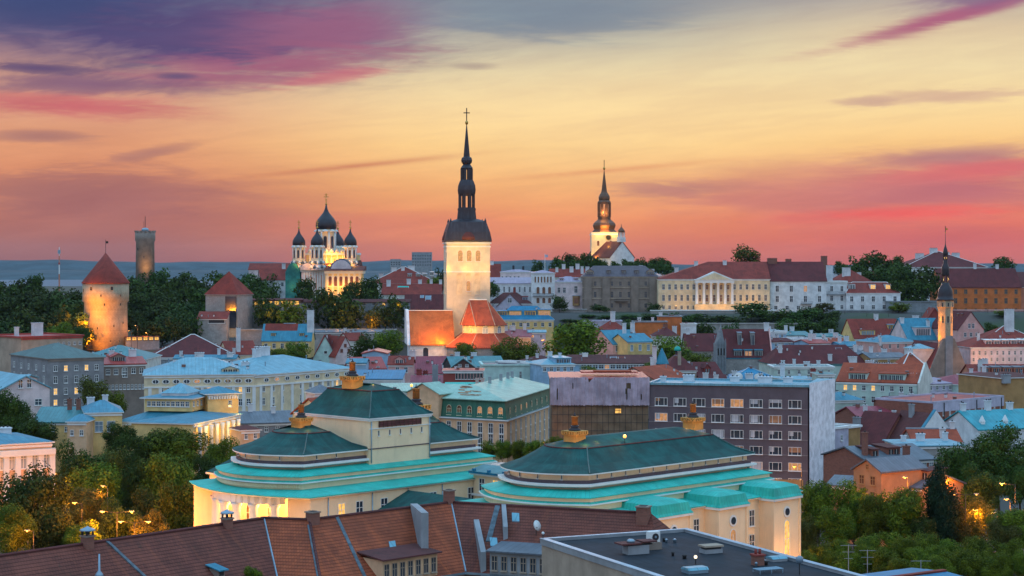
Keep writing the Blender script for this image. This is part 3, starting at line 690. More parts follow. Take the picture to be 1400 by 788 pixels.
def onion(mb, cx, cy, r, zb, zt, m='dome', n=20):
    h = zt - zb
    mb.lathe([(r * .86, zb), (r * .97, zb + h * .08), (r, zb + h * .18), (r * .95, zb + h * .30), (r * .78, zb + h * .43), (r * .52, zb + h * .56), (r * .28, zb + h * .68), (r * .13, zb + h * .82), (r * .05, zt)], m, n, cx, cy)
def cathedral():
    Y = 1040; k = Y / F; X0 = PX(447, Y); bz = ground(X0, Y) - 1
    root = thing('cathedral', 'brightly floodlit cathedral with black onion domes and gold crosses on the hill', 'cathedral', (X0, Y, bz), R(0))
    Z = lambda py: PZ(py, Y) - bz; LX = lambda px: (px - 447) * k
    b = MB()
    b.box(LX(416), -14, 0, LX(492), 22, Z(369), 'palepink'); b.box(LX(416) - .5, -14.5, Z(371.5), LX(492) + .5, 22.5, Z(369.2), 'trim')
    for i in range(9):   # red-brown panels and white pilasters
        x = LX(420) + i * (LX(450) - LX(420)) / 8.5
        b.box(x - .4, -14.35, 0, x + .4, -14, Z(372), 'trim')
        if i % 2 == 0: b.box(x + .6, -14.12, Z(402), x + 1.15, -14, Z(376), 'salmon')
    b.build('nave', root)
    w = MB(); w.box(LX(451), -26, 0, LX(500), -14.1, Z(374), 'floodgold'); w.box(LX(450), -26.6, Z(374), LX(502), -13.5, Z(370), 'floodcream')  # golden floodlight put into the apse wall colour
    for i in range(7):
        x = LX(454) + i * (LX(497) - LX(454)) / 6; w.box(x - .6, -26.35, 0, x + .6, -26, Z(374), 'floodcream')
    w.build('apse_wing', root)
    for i in range(6): window(root, LX(457.6) + i * (LX(497) - LX(454)) / 6, -26, Z(384), 0, 4.2 * k, 13 * k, 'brownglass', 'trim', True, False)
    r_ = MB(); r_.extr([(-27, Z(370)), (-14, Z(364)), (-8, Z(364)), (-8, Z(370))], LX(449.5), LX(502.5), 'tile_brown'); r_.extr([(-14.5, Z(368.9)), (4, Z(356)), (22.5, Z(368.9))], LX(415), LX(493), 'tile_brown'); r_.build('roof', root)
    for cx, cy, wd in ((471, -20, 13.5), (424, -14.2, 9)):
        kk = MB(); pts = [((LX(cx) + wd * k * math.cos(a)), Z(369) + wd * .95 * k * math.sin(a) * (1 + .25 * max(0, math.sin(a) - .8))) for a in [math.pi * q / 14 for q in range(15)]]
        kk.extr(pts, cy - 1.5, cy + 10, 'palepink', 'y', 'palepink')
        big = [(LX(cx) + (x - LX(cx)) * 1.12, Z(369) + (z - Z(369)) * 1.12) for x, z in pts]; kk.extr(big, cy - .4, cy + 10.4, 'greyroof', 'y')
        kk.build('round_gable', root)
    c = MB(); c.box(LX(419), -2, Z(369), LX(489), 18, Z(347), 'floodgold'); c.box(LX(418), -2.6, Z(349), LX(490), 18.6, Z(346), 'trim')  # clerestory wall colour carries the golden floodlight too
    for i in range(9):
        x = LX(424) + i * (LX(484) - LX(424)) / 8
        c.lathe([(2.4 * k * 1.3, Z(346)), (2.2 * k * 1.3, Z(343.5)), (1.2 * k * 1.3, Z(341.5)), (.1, Z(340))], 'floodcream', 10, x, -1.6)
        c.box(x - .3, -2.3, Z(366), x + .3, -2, Z(349), 'trim')
    c.build('clerestory', root)
    for i in range(8): window(root, LX(428) + i * (LX(484) - LX(424)) / 8, -2, Z(358), 0, 3 * k, 9 * k, 'litdim', 'trim', True, False)
    def drum(cx, cy, r, p_top, p_bot, dome_r, dome_top, dome_base, cross_top, pn, yaw=0):
        d = MB(); d.lathe([(r * k * 1.1, Z(p_bot)), (r * k * 1.1, Z(p_bot - 2)), (r * k, Z(p_bot - 2.2)), (r * k, Z(p_top + 3)), (r * k * 1.1, Z(p_top + 2)), (r * k * 1.06, Z(p_top))], 'floodcream', 24, LX(cx), cy)  # drum plaster coloured with the warm floodlight
        for q in range(8):
            a = R(22.5 + 45 * q); d.tube((LX(cx) + r * k * 1.02 * math.cos(a), cy + r * k * 1.02 * math.sin(a), Z(p_bot - 1)), (LX(cx) + r * k * 1.02 * math.cos(a), cy + r * k * 1.02 * math.sin(a), Z(p_top + 3)), .32 * r / 8, 'trim', 8)
            d.lathe([(r * k * .42, Z(p_top + 3)), (r * k * .3, Z(p_top + .5)), (.05, Z(p_top - .6))], 'trim', 8, LX(cx) + r * k * .92 * math.cos(a + R(22.5)), cy + r * k * .92 * math.sin(a + R(22.5)))
        d.build('drum', root)
        for q in range(8):
            a = R(45 * q)
            if math.sin(a) > .3: continue
            window(root, LX(cx) + r * k * 1.0 * math.cos(a), cy + r * k * 1.0 * math.sin(a), Z((p_top + p_bot) / 2 + .5), a + R(90), r * .34 * k, (p_bot - p_top) * .48 * k, 'glass', 'salmon', True, False)
        o = MB(); onion(o, LX(cx), cy, dome_r * k, Z(dome_base), Z(dome_top)); do = o.build('dome', root)
        x = MB(); zt = Z(dome_top); x.lathe([(.25, zt - .6), (.75, zt), (.25, zt + .7)], 'gold', 8, LX(cx), cy); cross(x, LX(cx), cy, zt + .5, Z(cross_top) - zt, 'gold', True); put('cross', x.mesh('cross'), do)
    drum(444.5, 6, 12.8, 314, 347, 14.6, 279, 314.5, 265, 8)
    for cx, cy in ((409.8, -4), (436.8, -12), (479.8, -4), (458, 17)): 
        drum(cx, cy, 8.0, 336, 358, 8.9, 312, 337, 302.5, 8)
        t = MB(); t.lathe([(13 * k, Z(369.5)), (12 * k, Z(367)), (9.5 * k, Z(362)), (8.4 * k, Z(357.5))], 'palepink', 16, LX(cx), cy)
        for q in range(14):
            a = 2 * math.pi * q / 14
            for rr, p in ((11.4, 367), (9.4, 361)): t.lathe([(2.2 * k, Z(p)), (1.9 * k, Z(p - 2.6)), (.1, Z(p - 4.4))], 'trim' if q % 2 else 'greyroof', 6, LX(cx) + rr * k * math.cos(a), cy + rr * k * math.sin(a))
        t.build('drum_base', root)
    s = MB(); s.box(LX(394), -13, 0, LX(414), 6, Z(372), 'greennet')
    s.extr([(LX(394), Z(372)), (LX(414), Z(372)), (LX(409), Z(362)), (LX(404), Z(359)), (LX(399), Z(362))], -13, 6, 'greennet', 'y'); s.build('scaffold_sheet', root)
    for px, yy, py, P in ((433, -4, 362, 5200), (452, -6, 362, 7000), (466, -6, 362, 7000), (480, -9.5, 362, 2600), (412, -14, 361, 2600), (428, -19, 360, 1800), (452, -4, 343, 2200), (440, -12, 346, 1700), (487, -13, 361, 2400)):
        lamp(X0 + LX(px), Y + yy, PZ(py, Y), P * .5, (1, .42, .03), .5)
    for px, P in ((458, 2800), (474, 3300), (490, 3300), (500, 1600)): lamp(X0 + LX(px), Y - 30, PZ(391, Y), P * .5, (1, .42, .03), .5)
    lamp(X0 + LX(404), Y - 17, PZ(392, Y), 600, (1, .55, .12), .5)
    return root

def hill_church():
    Y = 1190; k = Y / F; X0 = PX(826, Y); bz = 26
    root = thing('church', 'white floodlit church tower with bulbous dark baroque spire above the hilltop trees', 'church', (X0, Y, bz), 0)
    Z = lambda py: PZ(py, Y) - bz
    t = MB(); h = 18.2 * k; t.box(-h, -h, 0, h, h, Z(318), 'floodcream'); t.box(-h - .4, -h - .4, Z(322), h + .4, h + .4, Z(320), 'trim'); t.build('tower', root)  # white tower tinted with its floodlight's warmth
    for s in (-9, 8): window(root, s * k, -h, Z(333), 0, 3.2 * k, 7 * k, 'brownglass', 'trim', True, False)
    for s, rr in ((5, 3.2),):
        c = MB(); c.tube((0, -.35, 0), (0, 0, 0), rr * k, 'dark', 20); c.tube((0, -.25, 0), (0, .05, 0), rr * k * 1.25, 'gold', 20); put('clock', c.mesh('clock'), root, (s * k, -h, Z(325)))
    s = MB(); P = lambda L, n=8, sm=False: s.lathe(prof(L, Y, bz), 'copperwarm', n, rot=R(22.5), smooth=sm)
    P([(18.6, 318.2), (17, 316.5), (14.5, 314)]); P([(14.5, 314), (15.8, 311.5), (16.6, 308.5), (15.5, 305.5), (12, 302.5), (9.4, 300.5), (9.2, 296)])
    P([(9.4, 279), (9.6, 276.5), (7.6, 274), (8.2, 272), (8.0, 269), (6.4, 266), (4.6, 263.5), (3.9, 261), (.4, 233)])
    for q in range(8):
        a = R(22.5 + 45 * q); s.box(8.0 * k * math.cos(a) - .8, 8.0 * k * math.sin(a) - .8, Z(297), 8.0 * k * math.cos(a) + .8, 8.0 * k * math.sin(a) + .8, Z(278), 'copperwarm')
    s.build('spire', root)
    b = MB(); b.lathe(prof([(.3, 233), (1.3, 232), (1.6, 230.5), (1.2, 229), (.3, 228)], Y, bz), 'gold', 10); b.tube((0, 0, Z(229)), (0, 0, Z(219)), .22, 'iron'); b.build('finial', root)
    lamp(X0 - 14 * k, Y - h - 7, PZ(352, Y), 2600, (1, .52, .06), .5); lamp(X0 + 4 * k, Y - h - 8, PZ(338, Y), 2600, (1, .52, .06), .5); lamp(X0 + 12 * k, Y - h - 4, PZ(320.5, Y), 1600, (1, .55, .1), .4); lamp(X0 - 8 * k, Y - h - 4, PZ(321.5, Y), 1600, (1, .55, .1), .4)
    lamp(X0 - 1 * k, Y - 13 * k, PZ(291, Y), 1800, (1, .5, .12), .4); lamp(X0 - 3, Y, PZ(290, Y), 500, (1, .5, .12), .4); lamp(X0 , Y - 20 * k, PZ(313.5, Y), 2600, (1, .42, .08), .4)
    # nave: its gable turns to the right
    N = MB(); A = (PX(834, 1160) - X0, -30); w, d = 18.0, 30.0; ang = R(28)
    ez, rz_ = PZ(352, 1160) - bz, PZ(330, 1160) - bz
    N.extr([(-w / 2, 0), (w / 2, 0), (w / 2, ez - .1), (0, rz_ - .4), (-w / 2, ez - .1)], 0, d, 'white', 'y')
    c = (A[0] + w / 2 * math.cos(ang), A[1] + w / 2 * math.sin(ang))
    put('nave', N.mesh('nave'), root, (c[0], c[1], 0), ang)
    r_ = MB(); s_ = (rz_ - .4 - ez) / (w / 2); r_.extr([(-w / 2 - .5, ez - .5 * s_), (0, rz_ - .35), (w / 2 + .5, ez - .5 * s_), (w / 2 + .5, ez - .5 * s_ + .4), (0, rz_ + .05), (-w / 2 - .5, ez - .5 * s_ + .4)], -.3, d, 'tile_brown', 'y')
    put('nave_roof', r_.mesh('nave_roof'), root, (c[0], c[1], 0), ang)
    bt = MB(); z = rz_ - .5; bt.box(-2, -2, z, 2, 2, z + 3, 'white'); 
    for q in range(4): bt.box((-1.6, .9)[q % 2], (-1.6, .9)[q // 2], z + 3, (-.9, 1.6)[q % 2], (-.9, 1.6)[q // 2], z + 6.2, 'white')
    bt.lathe([(2.4, z + 6.2), (2.3, z + 7.2), (1.2, z + 8.6), (.3, z + 9.6), (.1, z + 11.6)], 'copperwarm', 8); put('bellcote', bt.mesh('bellcote'), root, (c[0] - .9 * math.sin(ang), c[1] + 1.5, 0), ang)
    lamp(PX(822, 1160), 1150, PZ(354, 1160), 2600, (1, .55, .1), .4)

def town_hall():
    Y = 706; k = Y / F; X0 = PX(1297.5, Y); bz = ground(X0, Y) - .5; ang = R(9)
    root = thing('town_hall', 'grey gabled town hall with slim octagonal tower lit orange and a dark spire with bulbs', 'town hall', (X0, Y, bz), ang)
    Z = lambda py: PZ(py, Y) - bz
    w = 66 * k; d = 44; ez, rz_ = Z(520), Z(463)
    b = MB(); b.extr([(-w / 2, 0), (w / 2, 0), (w / 2, ez), (2.2, rz_), (-2.2, rz_), (-w / 2, ez)], 0, 1.2, 'brown_grey', 'y'); b.box(-w / 2 + .6, 1.3, 0, w / 2 - .6, d, ez, 'stone')
    b.box(-1.5, -.35, 0, 1.5, 0, rz_ + 1, 'grey'); b.build('gable_wall', root)
    r_ = MB(); r_.extr([(-w / 2, ez - .6), (0, rz_ - 2.6), (w / 2, ez - .6), (w / 2, ez - .2), (0, rz_ - 2.1), (-w / 2, ez - .2)], 1.25, d, 'tile_dark', 'y'); r_.build('roof', root)
    t = MB(); t.lathe([(9.8 * k, ez), (9.8 * k, Z(424)), (10.6 * k, Z(421)), (11.4 * k, Z(420)), (11.4 * k, Z(411.5))], 'limestone', 8, 0, 3.6, R(22.5), False); t.build('tower', root)
    for q, (p, hh) in enumerate(((437, 9), (417, 5))):
        for j in range(3, 8):
            a = R(45 * j); rr = (9.8 if q == 0 else 11.4) * k * math.cos(R(22.5)); window(root, rr * math.cos(a), 3.6 + rr * math.sin(a), Z(p), a + R(90), 2.2 * k if q == 0 else 2.0 * k, hh * k, 'dark', 'stone', q == 0, False)
    s = MB(); P = lambda L, n=16: s.lathe(prof(L, Y, bz), 'dome', n, 0, 3.6)
    P([(12.3, 411.5), (12.2, 409.5), (10.6, 408.5), (10.4, 404), (10.0, 399), (8.2, 394), (5.4, 390), (5.2, 387)])
    P([(5.2, 377.5), (5.6, 376.5), (5.2, 373), (5.6, 370), (5.2, 366), (3.6, 362), (2.8, 358.5), (2.8, 356)]); P([(3.0, 349.5), (3.6, 348), (3.5, 345), (2.6, 341), (1.2, 337), (.5, 333), (.25, 318)])
    for rr, p0, p1 in ((4.6, 388, 377), (2.4, 357, 349)):
        for q in range(6): a = R(60 * q + 30); s.tube((rr * k * math.cos(a), 3.6 + rr * k * math.sin(a), Z(p0)), (rr * k * math.cos(a), 3.6 + rr * k * math.sin(a), Z(p1)), .16, 'dome')
    s.build('spire', root)
    v = MB(); v.lathe(prof([(.3, 319), (1, 318), (.3, 317)], Y, bz), 'gold', 8, 0, 3.6); v.tube((0, 3.6, Z(318)), (0, 3.6, Z(309)), .12, 'iron'); v.box(-.1, 3.55, Z(314.5), .9, 3.65, Z(312), 'gold'); v.build('weathervane', root)
    lamp(X0, Y + 3.6, PZ(382, Y), 420, (1, .6, .16), .3); lamp(X0, Y + 3.6, PZ(353, Y), 160, (1, .6, .16), .2)
    for dx, P_ in ((-8.5, 5200), (8.5, 5000)): lamp(X0 + dx * math.cos(ang), Y + 3.2 + dx * math.sin(ang), PZ(474, Y), P_ * 2.2, (1, .30, .015), .3, 74, (X0, Y + 3.6, PZ(432, Y)))
    lamp(X0 - 4.8, Y + 1.0, PZ(436, Y), 900, (1, .32, .02), .4); lamp(X0 + 5.0, Y + 2.4, PZ(436, Y), 900, (1, .32, .02), .4)
    for a in (-9.5, -7.2, -4.9): lamp(X0 + a * .95, Y + 1.8, PZ(463 + (-a - 2.2) * 8.2 - 4, Y), 500, (1, .30, .01), .3)

def round_tower():
    Y = 850; k = Y / F; X0 = PX(144.5, Y); bz = ground(X0, Y) - 1
    root = thing('stone_tower', 'stout round stone tower with red conical roof, lit orange from its left', 'tower', (X0, Y, bz), 0)
    Z = lambda py: PZ(py, Y) - bz
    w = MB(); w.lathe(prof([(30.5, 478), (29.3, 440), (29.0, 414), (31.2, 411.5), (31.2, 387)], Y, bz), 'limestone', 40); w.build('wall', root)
    r_ = MB(); r_.lathe(prof([(32.6, 387.5), (32.4, 386.5), (0.4, 346)], Y, bz), 'tile', 40); r_.build('roof', root)
    f = MB(); f.tube((0, 0, Z(346)), (0, 0, Z(328)), .12, 'iron'); f.box(0, -.05, Z(333), 1.2, .05, Z(330), 'iron'); f.build('weathervane', root)
    for px, py, rr in ((131, 394.5, 31.2), (159, 394, 31.2), (118, 397, 31.2), (145, 404, 31.2), (169, 404, 31.2), (149, 416, 29), (168, 416, 29), (152, 428, 29), (161, 445, 29.6), (171, 441, 29.6), (157, 466, 30), (162, 466, 30), (167, 466, 30), (140, 448, 29.7)):
        dx = (px - 144.5); a = math.asin(max(-1, min(1, dx / rr))); big = py < 400
        window(root, rr * k * math.sin(a), -rr * k * math.cos(a), Z(py), a, (3.2 if big else 1.6) * k, (4.4 if big else 2.8) * k, 'dark', 'limestone', False, False)
    lamp(PX(121, 828), 828, PZ(464, 828), 20000, (1, .27, .01), .6); lamp(PX(117, 828), 829, PZ(436, 828), 15000, (1, .32, .02), .6)
    lamp(PX(112, 830), 832, PZ(406, 830), 5000, (1, .34, .03), .6)
def tall_tower():
    Y = 1250; k = Y / F; X0 = PX(198.5, Y); bz = 18
    root = thing('stone_tower', 'tall slender grey round tower with crenellated top and flagpole rising from trees', 'tower', (X0, Y, bz), 0)
    Z = lambda py: PZ(py, Y) - bz
    w = MB(); w.lathe(prof([(13, 400), (12.4, 331), (13.7, 328.5), (13.7, 317.5)], Y, bz), 'brown_grey', 28)
    for q in range(14):
        a = 2 * math.pi * q / 14; c, s_ = math.cos(a), math.sin(a); r0 = 13.2 * k
        w.lathe([(.95, Z(317.6)), (.95, Z(315.6))], 'brown_grey', 4, r0 * c, r0 * s_, a + R(45), False)
    w.build('wall', root)
    t = MB(); t.lathe(prof([(5, 317), (5, 313.5), (4, 312.5), (.5, 311.5)], Y, bz), 'zinc', 14); t.build('turret', root)
    p = MB(); p.tube((0, 0, Z(312)), (0, 0, Z(296)), .22, 'iron'); p.tube((-.9, 0, Z(314)), (-.9, 0, Z(303)), .12, 'iron'); p.build('flagpole', root)
    for px, py in ((191, 341), (199, 352)): window(root, (px - 198.5) * k, -12.5 * k, Z(py), 0, 1.6 * k, 3.4 * k, 'dark', 'brown_grey', False, False)
    lamp(X0 + 3, Y - 12, PZ(368, Y), 2600, (1, .5, .15), .5)
def maiden_tower():
    Y = 880; k = Y / F
    h = house('square grey stone tower with red pyramid roof and a dark glass face', 281, Y + 6, 325, Y, 15, 403.5, 371, 'pyr', 'stone', 'tile', base=PZ(462, Y), name='stone_tower', cat='tower', trim='stone', ov=.5, band=False)
    w, d, H, rh = h['dims']
    g = MB(); g.box(w * .12, -d / 2 - .25, H * .22, w * .46, -d / 2 - .02, H - .6, 'glass')
    for q in range(6): g.box(w * .12, -d / 2 - .3, H * (.22 + .125 * q), w * .46, -d / 2 - .252, H * (.22 + .125 * q) + .12, 'iron')
    g.build('glass_front', h); lamp(PX(315, Y), Y - 3.6, PZ(455, Y), 420, (1, .6, .25), .3)
saint_tower_church(); cathedral(); hill_church(); town_hall(); round_tower(); tall_tower(); maiden_tower()
# ---------------------------------------------------------------- the theatre: two parallel halls
TH = R(46); TO = (10.9, 257.0)
def tw(u, v): return (TO[0] + u * math.cos(TH) - v * math.sin(TH), TO[1] + u * math.sin(TH) + v * math.cos(TH))
def theatre():
    root = thing('theatre', 'large cream theatre and concert hall with stepped turquoise cornices and dark green mansard roofs', 'theatre', (TO[0], TO[1], 0), TH)
    def plan(u0, u1, v0, v1, bulge, o=0.0, n=18):
        p = [(u0 - o, v0 - o), (u1 + o, v0 - o), (u1 + o, v1 + o), (u0 - o, v1 + o)]
        for i in range(1, n):
            t = 1 - 2 * i / n
            vv = (v0 + v1) / 2 + t * ((v1 - v0) / 2 + o); p.append((u0 - o - bulge * (1 - t * t), vv))
        return p
    def tiers(name, u0, u1, v0, v1, b, ue, lv, roofo):
        """drum with slit windows, gutter, cornice, sloping roof, band, cornice, strip, band, wide lower roof"""
        P = lambda o, bb=b, e=0.0: plan(u0, u1 + e, v0, v1, bb, o)
        m = MB(); m.prism(P(-.55), 16.2, 20.0, 'theatre_cream'); m.build('drum', root)
        g = MB(); g.prism(P(-.1), 18.72, 19.15, 'purpleroof'); g.build('gutter', root)
        c = MB(); c.loft(P(-.3), 18.1, P(.25), 18.4, 'trim'); c.prism(P(.55), 18.4, 18.72, 'trim'); c.build('cornice', root)
        r1 = MB(); r1.loft(P(-.2), 17.95, P(2.3, b * 1.1), 17.2, 'turq'); r1.loft(P(2.3, b * 1.1), 17.2, P(2.3, b * 1.1), 17.08, 'turq'); r1.face([(x, y, 17.08) for x, y in P(2.3, b * 1.1)][::-1], 'trim'); r1.build('upper_roof', root)
        m = MB(); m.prism(P(1.95, b * 1.1), 14.6, 17.05, 'theatre_cream'); m.build('upper_band', root)
        c = MB(); c.prism(P(2.5, b * 1.1), 16.12, 16.32, 'trim'); c.loft(P(2.45, b * 1.1), 16.33, P(1.97, b * 1.1), 16.55, 'turq'); c.build('cornice', root)
        return P
    # ---- concert hall (right)
    P = tiers('right', 0, 38, 0, 17, 4.2, 0, 0, 0)
    def mansard(u0, u1, v0, v1, b, z0, z1, z2, ins, b2, name, frac=.5):
        m = MB(); A = plan(u0, u1, v0, v1, b, .35)
        A0 = plan(u0, u1, v0, v1, b, .35); m.face([(x, y, z0) for x, y in A0][::-1], 'trim'); m.loft(A0, z0, A, z0 + .18, 'trim')
        B = plan(u0, u1, v0, v1, b + (b2 - b) * .45, -ins * .42); Cc = plan(u0, u1, v0, v1, b + (b2 - b) * .8, -ins * .78); D = plan(u0, u1, v0, v1, b2, -ins)
        h = z1 - z0 - .18
        m.loft(A, z0 + .18, B, z0 + .18 + h * .33, 'darkgreen'); m.loft(B, z0 + .18 + h * .33, Cc, z0 + .18 + h * .72, 'darkgreen'); m.loft(Cc, z0 + .18 + h * .72, D, z1, 'darkgreen')
        E_ = plan(u0, u1, v0, v1, 0, -min(ins + 3.6, (v1 - v0) / 2 - .4)); 
        for q in (D,):
            ring = [(x, y, z1) for x, y in D]; m.loft(D, z1, plan(u0, u1, v0, v1, b2, -ins + .02), z1 + .04, 'tile_brown')
        m.loft(plan(u0, u1, v0, v1, b2, -ins + .02), z1 + .04, E_, z2, 'darkgreen', True)
        o = m.build(name, root)
        hip = MB()
        for i in (0, 1): hip.tube((*A[i], z0 + .3), (*B[i], z0 + .25 + h * .33), .1, 'greengrey'); hip.tube((*B[i], z0 + .25 + h * .33), (*Cc[i], z0 + .25 + h * .72), .1, 'greengrey'); hip.tube((*Cc[i], z0 + .25 + h * .72), (*D[i], z1 + .06), .1, 'greengrey')
        for i in range(len(D)): hip.tube((*D[i], z1 + .04), (*D[(i + 1) % len(D)], z1 + .04), .11, 'tile_brown', 5)
        put('hip_ridge', hip.mesh('hip_ridge'), o)
        return o
    mr = mansard(0, 38, 0, 17, 4.2, 20.0, 23.1, 24.3, 4.3, 2.2, 'mansard_roof')
    ml = mansard(-12, 1, 48.2, 65.2, 4.0, 20.0, 22.9, 24.0, 4.2, 2.2, 'mansard_roof')
    st = mansard(1, 14.2, 47.6, 65.8, 0, 24.9, 29.0, 30.0, 3.6, 0, 'stage_roof')
    rr = mansard(14.2, 25.6, 48.2, 65.2, 0, 20.0, 22.9, 24.2, 4.2, 0, 'mansard_roof')
    sw = MB(); sw.box(1, 47.6, 16, 14.2, 65.8, 24.9, 'theatre_cream'); sw.box(.9, 47.48, 20.1, 14.3, 65.9, 20.25, 'purpleroof'); sw.box(.75, 47.35, 24.6, 14.4, 66.05, 24.86, 'trim'); sw.build('stage_tower', root)
    gr = MB(); gr.box(2.9, 47.45, 23.55, 12.2, 47.62, 24.45, 'tile_brown')
    for q in range(11): gr.box(2.9 + q * .9, 47.38, 23.5, 3.0 + q * .9, 47.45, 24.5, 'darkwood')
    gr.build('louvre', root)
    for q in range(5): window(root, 2.9 + q * 2.35, 47.6, 22.6, 0, .28, .8, 'dark', 'trim', False, False, False)
    # lanterns: brick stacks lit by little floodlights, whose gold is also put into the base colour
    for name, (u, v, z, s) in {'a': (6.2, 8.4, 24.0, .76), 'b': (34.2, 8.6, 24.2, .76), 'c': (-5.6, 56.6, 23.8, .75), 'd': (5.4, 56.8, 29.8, .82), 'e': (19.5, 56.6, 24.0, 1.0)}.items():
        m = MB()
        m.box(-1.5 * s, -1.5 * s, -.6, 1.5 * s, 1.5 * s, .85 * s, 'lantern_floodlit'); m.box(-1.75 * s, -1.75 * s, .86 * s, 1.75 * s, 1.75 * s, 1.08 * s, 'lantern_floodlit')
        for q in range(6):
            for sd in range(4):
                a = -1.6 + q * .64; e = 1.7
                x, y = ((a, -e), (e, a), (a, e), (-e, a))[sd]; m.box(x * s - .15, y * s - .15, 1.09 * s, x * s + .15, y * s + .15, 1.62 * s, 'lantern_floodlit')
        m.box(-1.45 * s, -1.45 * s, 1.08 * s, 1.45 * s, 1.45 * s, 1.63 * s, 'dark'); m.box(-1.85 * s, -1.85 * s, 1.63 * s, 1.85 * s, 1.85 * s, 1.74 * s, 'lantern_floodlit')
        m.lathe([(1.25 * s, 1.72 * s), (1.15 * s, 2.05 * s), (.75 * s, 2.3 * s), (.95 * s, 2.5 * s), (.7 * s, 2.75 * s)], 'dome', 10); m.lathe([(.62 * s, 2.75 * s), (.60 * s, 4.3 * s), (.72 * s, 4.35 * s), (.72 * s, 4.5 * s), (.5 * s, 4.55 * s)], 'lantern_brick', 12); m.lathe([(.4 * s, 4.55 * s), (.12, 4.8 * s), (.05, 5.2 * s)], 'dome', 8)
        put('roof_lantern', m.mesh('roof_lantern'), root, (u, v, z))
        for du, dv, p in ((-3.0, -1.2, 95), (-1.0, -3.0, 95), (2.2, -2.6, 45), (-1.4, 3.2, 30)):
            x, y = tw(u + du, v + dv); l = lamp(x, y, z + .15, p * .65, (1, .44, .06), .15)
    # slit windows of the drums
    for u in [2.2 + 3.1 * q for q in range(12)]: window(root, u, .55, 19.58, 0, .22, .55, 'dark', 'trim', False, False, False)
    for u in (-9, -5): window(root, u, 48.75, 19.58, 0, .22, .55, 'dark', 'trim', False, False, False)
    for (v0, v1, b, u0) in ((0, 17, 4.2, 0), (48.2, 65.2, 4.0, -12)):
        for t in (-.62, -.2, .22, .62):
            vv = (v0 + v1) / 2 - t * 8.3; window(root, u0 + .5 - b * (1 - t * t), vv, 19.58, R(-90), .22, .55, 'dark', 'trim', False, False, False)
    # lower roof and walls of the right hall, three pavilions on its long side
    lo = MB(); A = plan(0, 38, 0, 17, 4.6, 1.9); A2 = plan(-1, 38, -1.8, 18.2, 4.6, 4.6)
    lo.loft(A, 15.25, A2, 14.62, 'turq'); lo.loft(A2, 14.62, A2, 14.5, 'turq'); lo.loft(A2, 14.5, plan(-1, 38, -1.8, 18.2, 4.6, 4.45), 14.3, 'trim'); lo.face([(x, y, 14.3) for x, y in plan(-1, 38, -1.8, 18.2, 4.6, 4.45)][::-1], 'trim'); lo.build('lower_roof', root)
    W0 = plan(-1, 38, -1.8, 18.2, 4.6, 4.0); m = MB(); m.prism(W0, -.5, 14.32, 'theatre_cream', bot=False); m.build('wall', root)
    vw = -5.8
    for u0, u1 in ((4.6, 11.8), (18.6, 25.2), (32.0, 38.6)):
        m = MB(); m.box(u0, vw - 2.7, -.5, u1, vw + .2, 14.25, 'theatre_cream'); 
        for q in (u0, u1): m.box(q - .18, vw - 2.86, 0, q + .18, vw - 2.5, 14.0, 'theatre_cream')
        m.box(u0 - .35, vw - 3.1, 14.05, u1 + .35, vw + .5, 14.38, 'trim'); m.build('pavilion', root)
        r_ = MB(); a = [(u0 - .4, vw - 3.15), (u1 + .4, vw - 3.15), (u1 + .4, vw + 4.2), (u0 - .4, vw + 4.2)]
        ins = lambda k: [(u0 - .4 + k, vw - 3.15 + k), (u1 + .4 - k, vw - 3.15 + k), (u1 + .4 - k, vw + 4.2 - k * .3), (u0 - .4 + k, vw + 4.2 - k * .3)]
        r_.loft(a, 14.39, ins(.25), 14.75, 'turq'); r_.loft(ins(.25), 14.75, ins(.55), 15.95, 'turq'); r_.loft(ins(.55), 15.95, ins(1.9), 16.45, 'turq', True); r_.build('pavilion_roof', root)
        um = (u0 + u1) / 2
        ro = MB(); ro.tube((0, -.12, 0), (0, 0, 0), .85, 'trim', 18); ro.tube((0, -.18, 0), (0, -.05, 0), .55, 'glass', 18); put('round_window', ro.mesh('round_window'), root, (um, vw - 2.7, 12.2))
        w = window(root, um, vw - 2.7, 7.2, 0, 1.3, 7.4, 'litwin' if u0 > 30 else 'litdim' if u0 > 15 else 'glass', 'trim', True, True, True)
    for u0, u1 in ((11.8, 18.6), (25.2, 32.0), (38.7, 42.0)):
        for zz, hh in ((11.5, 2.3), (7.6, 2.7), (3.4, 2.6)):
            for t in (.28, .72): window(root, u0 + (u1 - u0) * t, vw, zz, 0, 1.15, hh, 'glass', 'trim', False, True, True)
        x, y = (u0 + u1) / 2, vw - .12
        pl = MB(); pl.box(x - .06, y - .05, 0, x + .06, y + .05, 14, 'zinc'); put('downpipe', pl.mesh('downpipe'), root)
    # ---- theatre hall (left)
    P = tiers('left', -12, 25.6, 48.2, 65.2, 4.0, 0, 0, 0)
    A = plan(-12, 25.6, 48.2, 65.2, 4.4, 1.9); A2 = plan(-11.2, 28, 46.4, 65.6, 4.6, 5.6)
    lo = MB(); lo.loft(A, 15.2, A2, 14.72, 'turq'); lo.loft(A2, 14.72, A2, 14.6, 'turq'); lo.loft(A2, 14.6, plan(-11.2, 28, 46.4, 65.6, 4.6, 5.4), 14.4, 'trim'); lo.face([(x, y, 14.4) for x, y in plan(-11.2, 28, 46.4, 65.6, 4.6, 5.4)][::-1], 'trim'); lo.build('lower_roof', root)
    dn = MB()
    B2 = plan(-12, 25.6, 48.2, 65.2, 4.4, 1.95, 90)
    for i in range(3, len(B2)):
        x, y = B2[i]; dn.box(x - .35, y - .09, 15.45, x + .1, y + .09, 16.0, 'theatre_cream')
    dn.build('dentils', root)
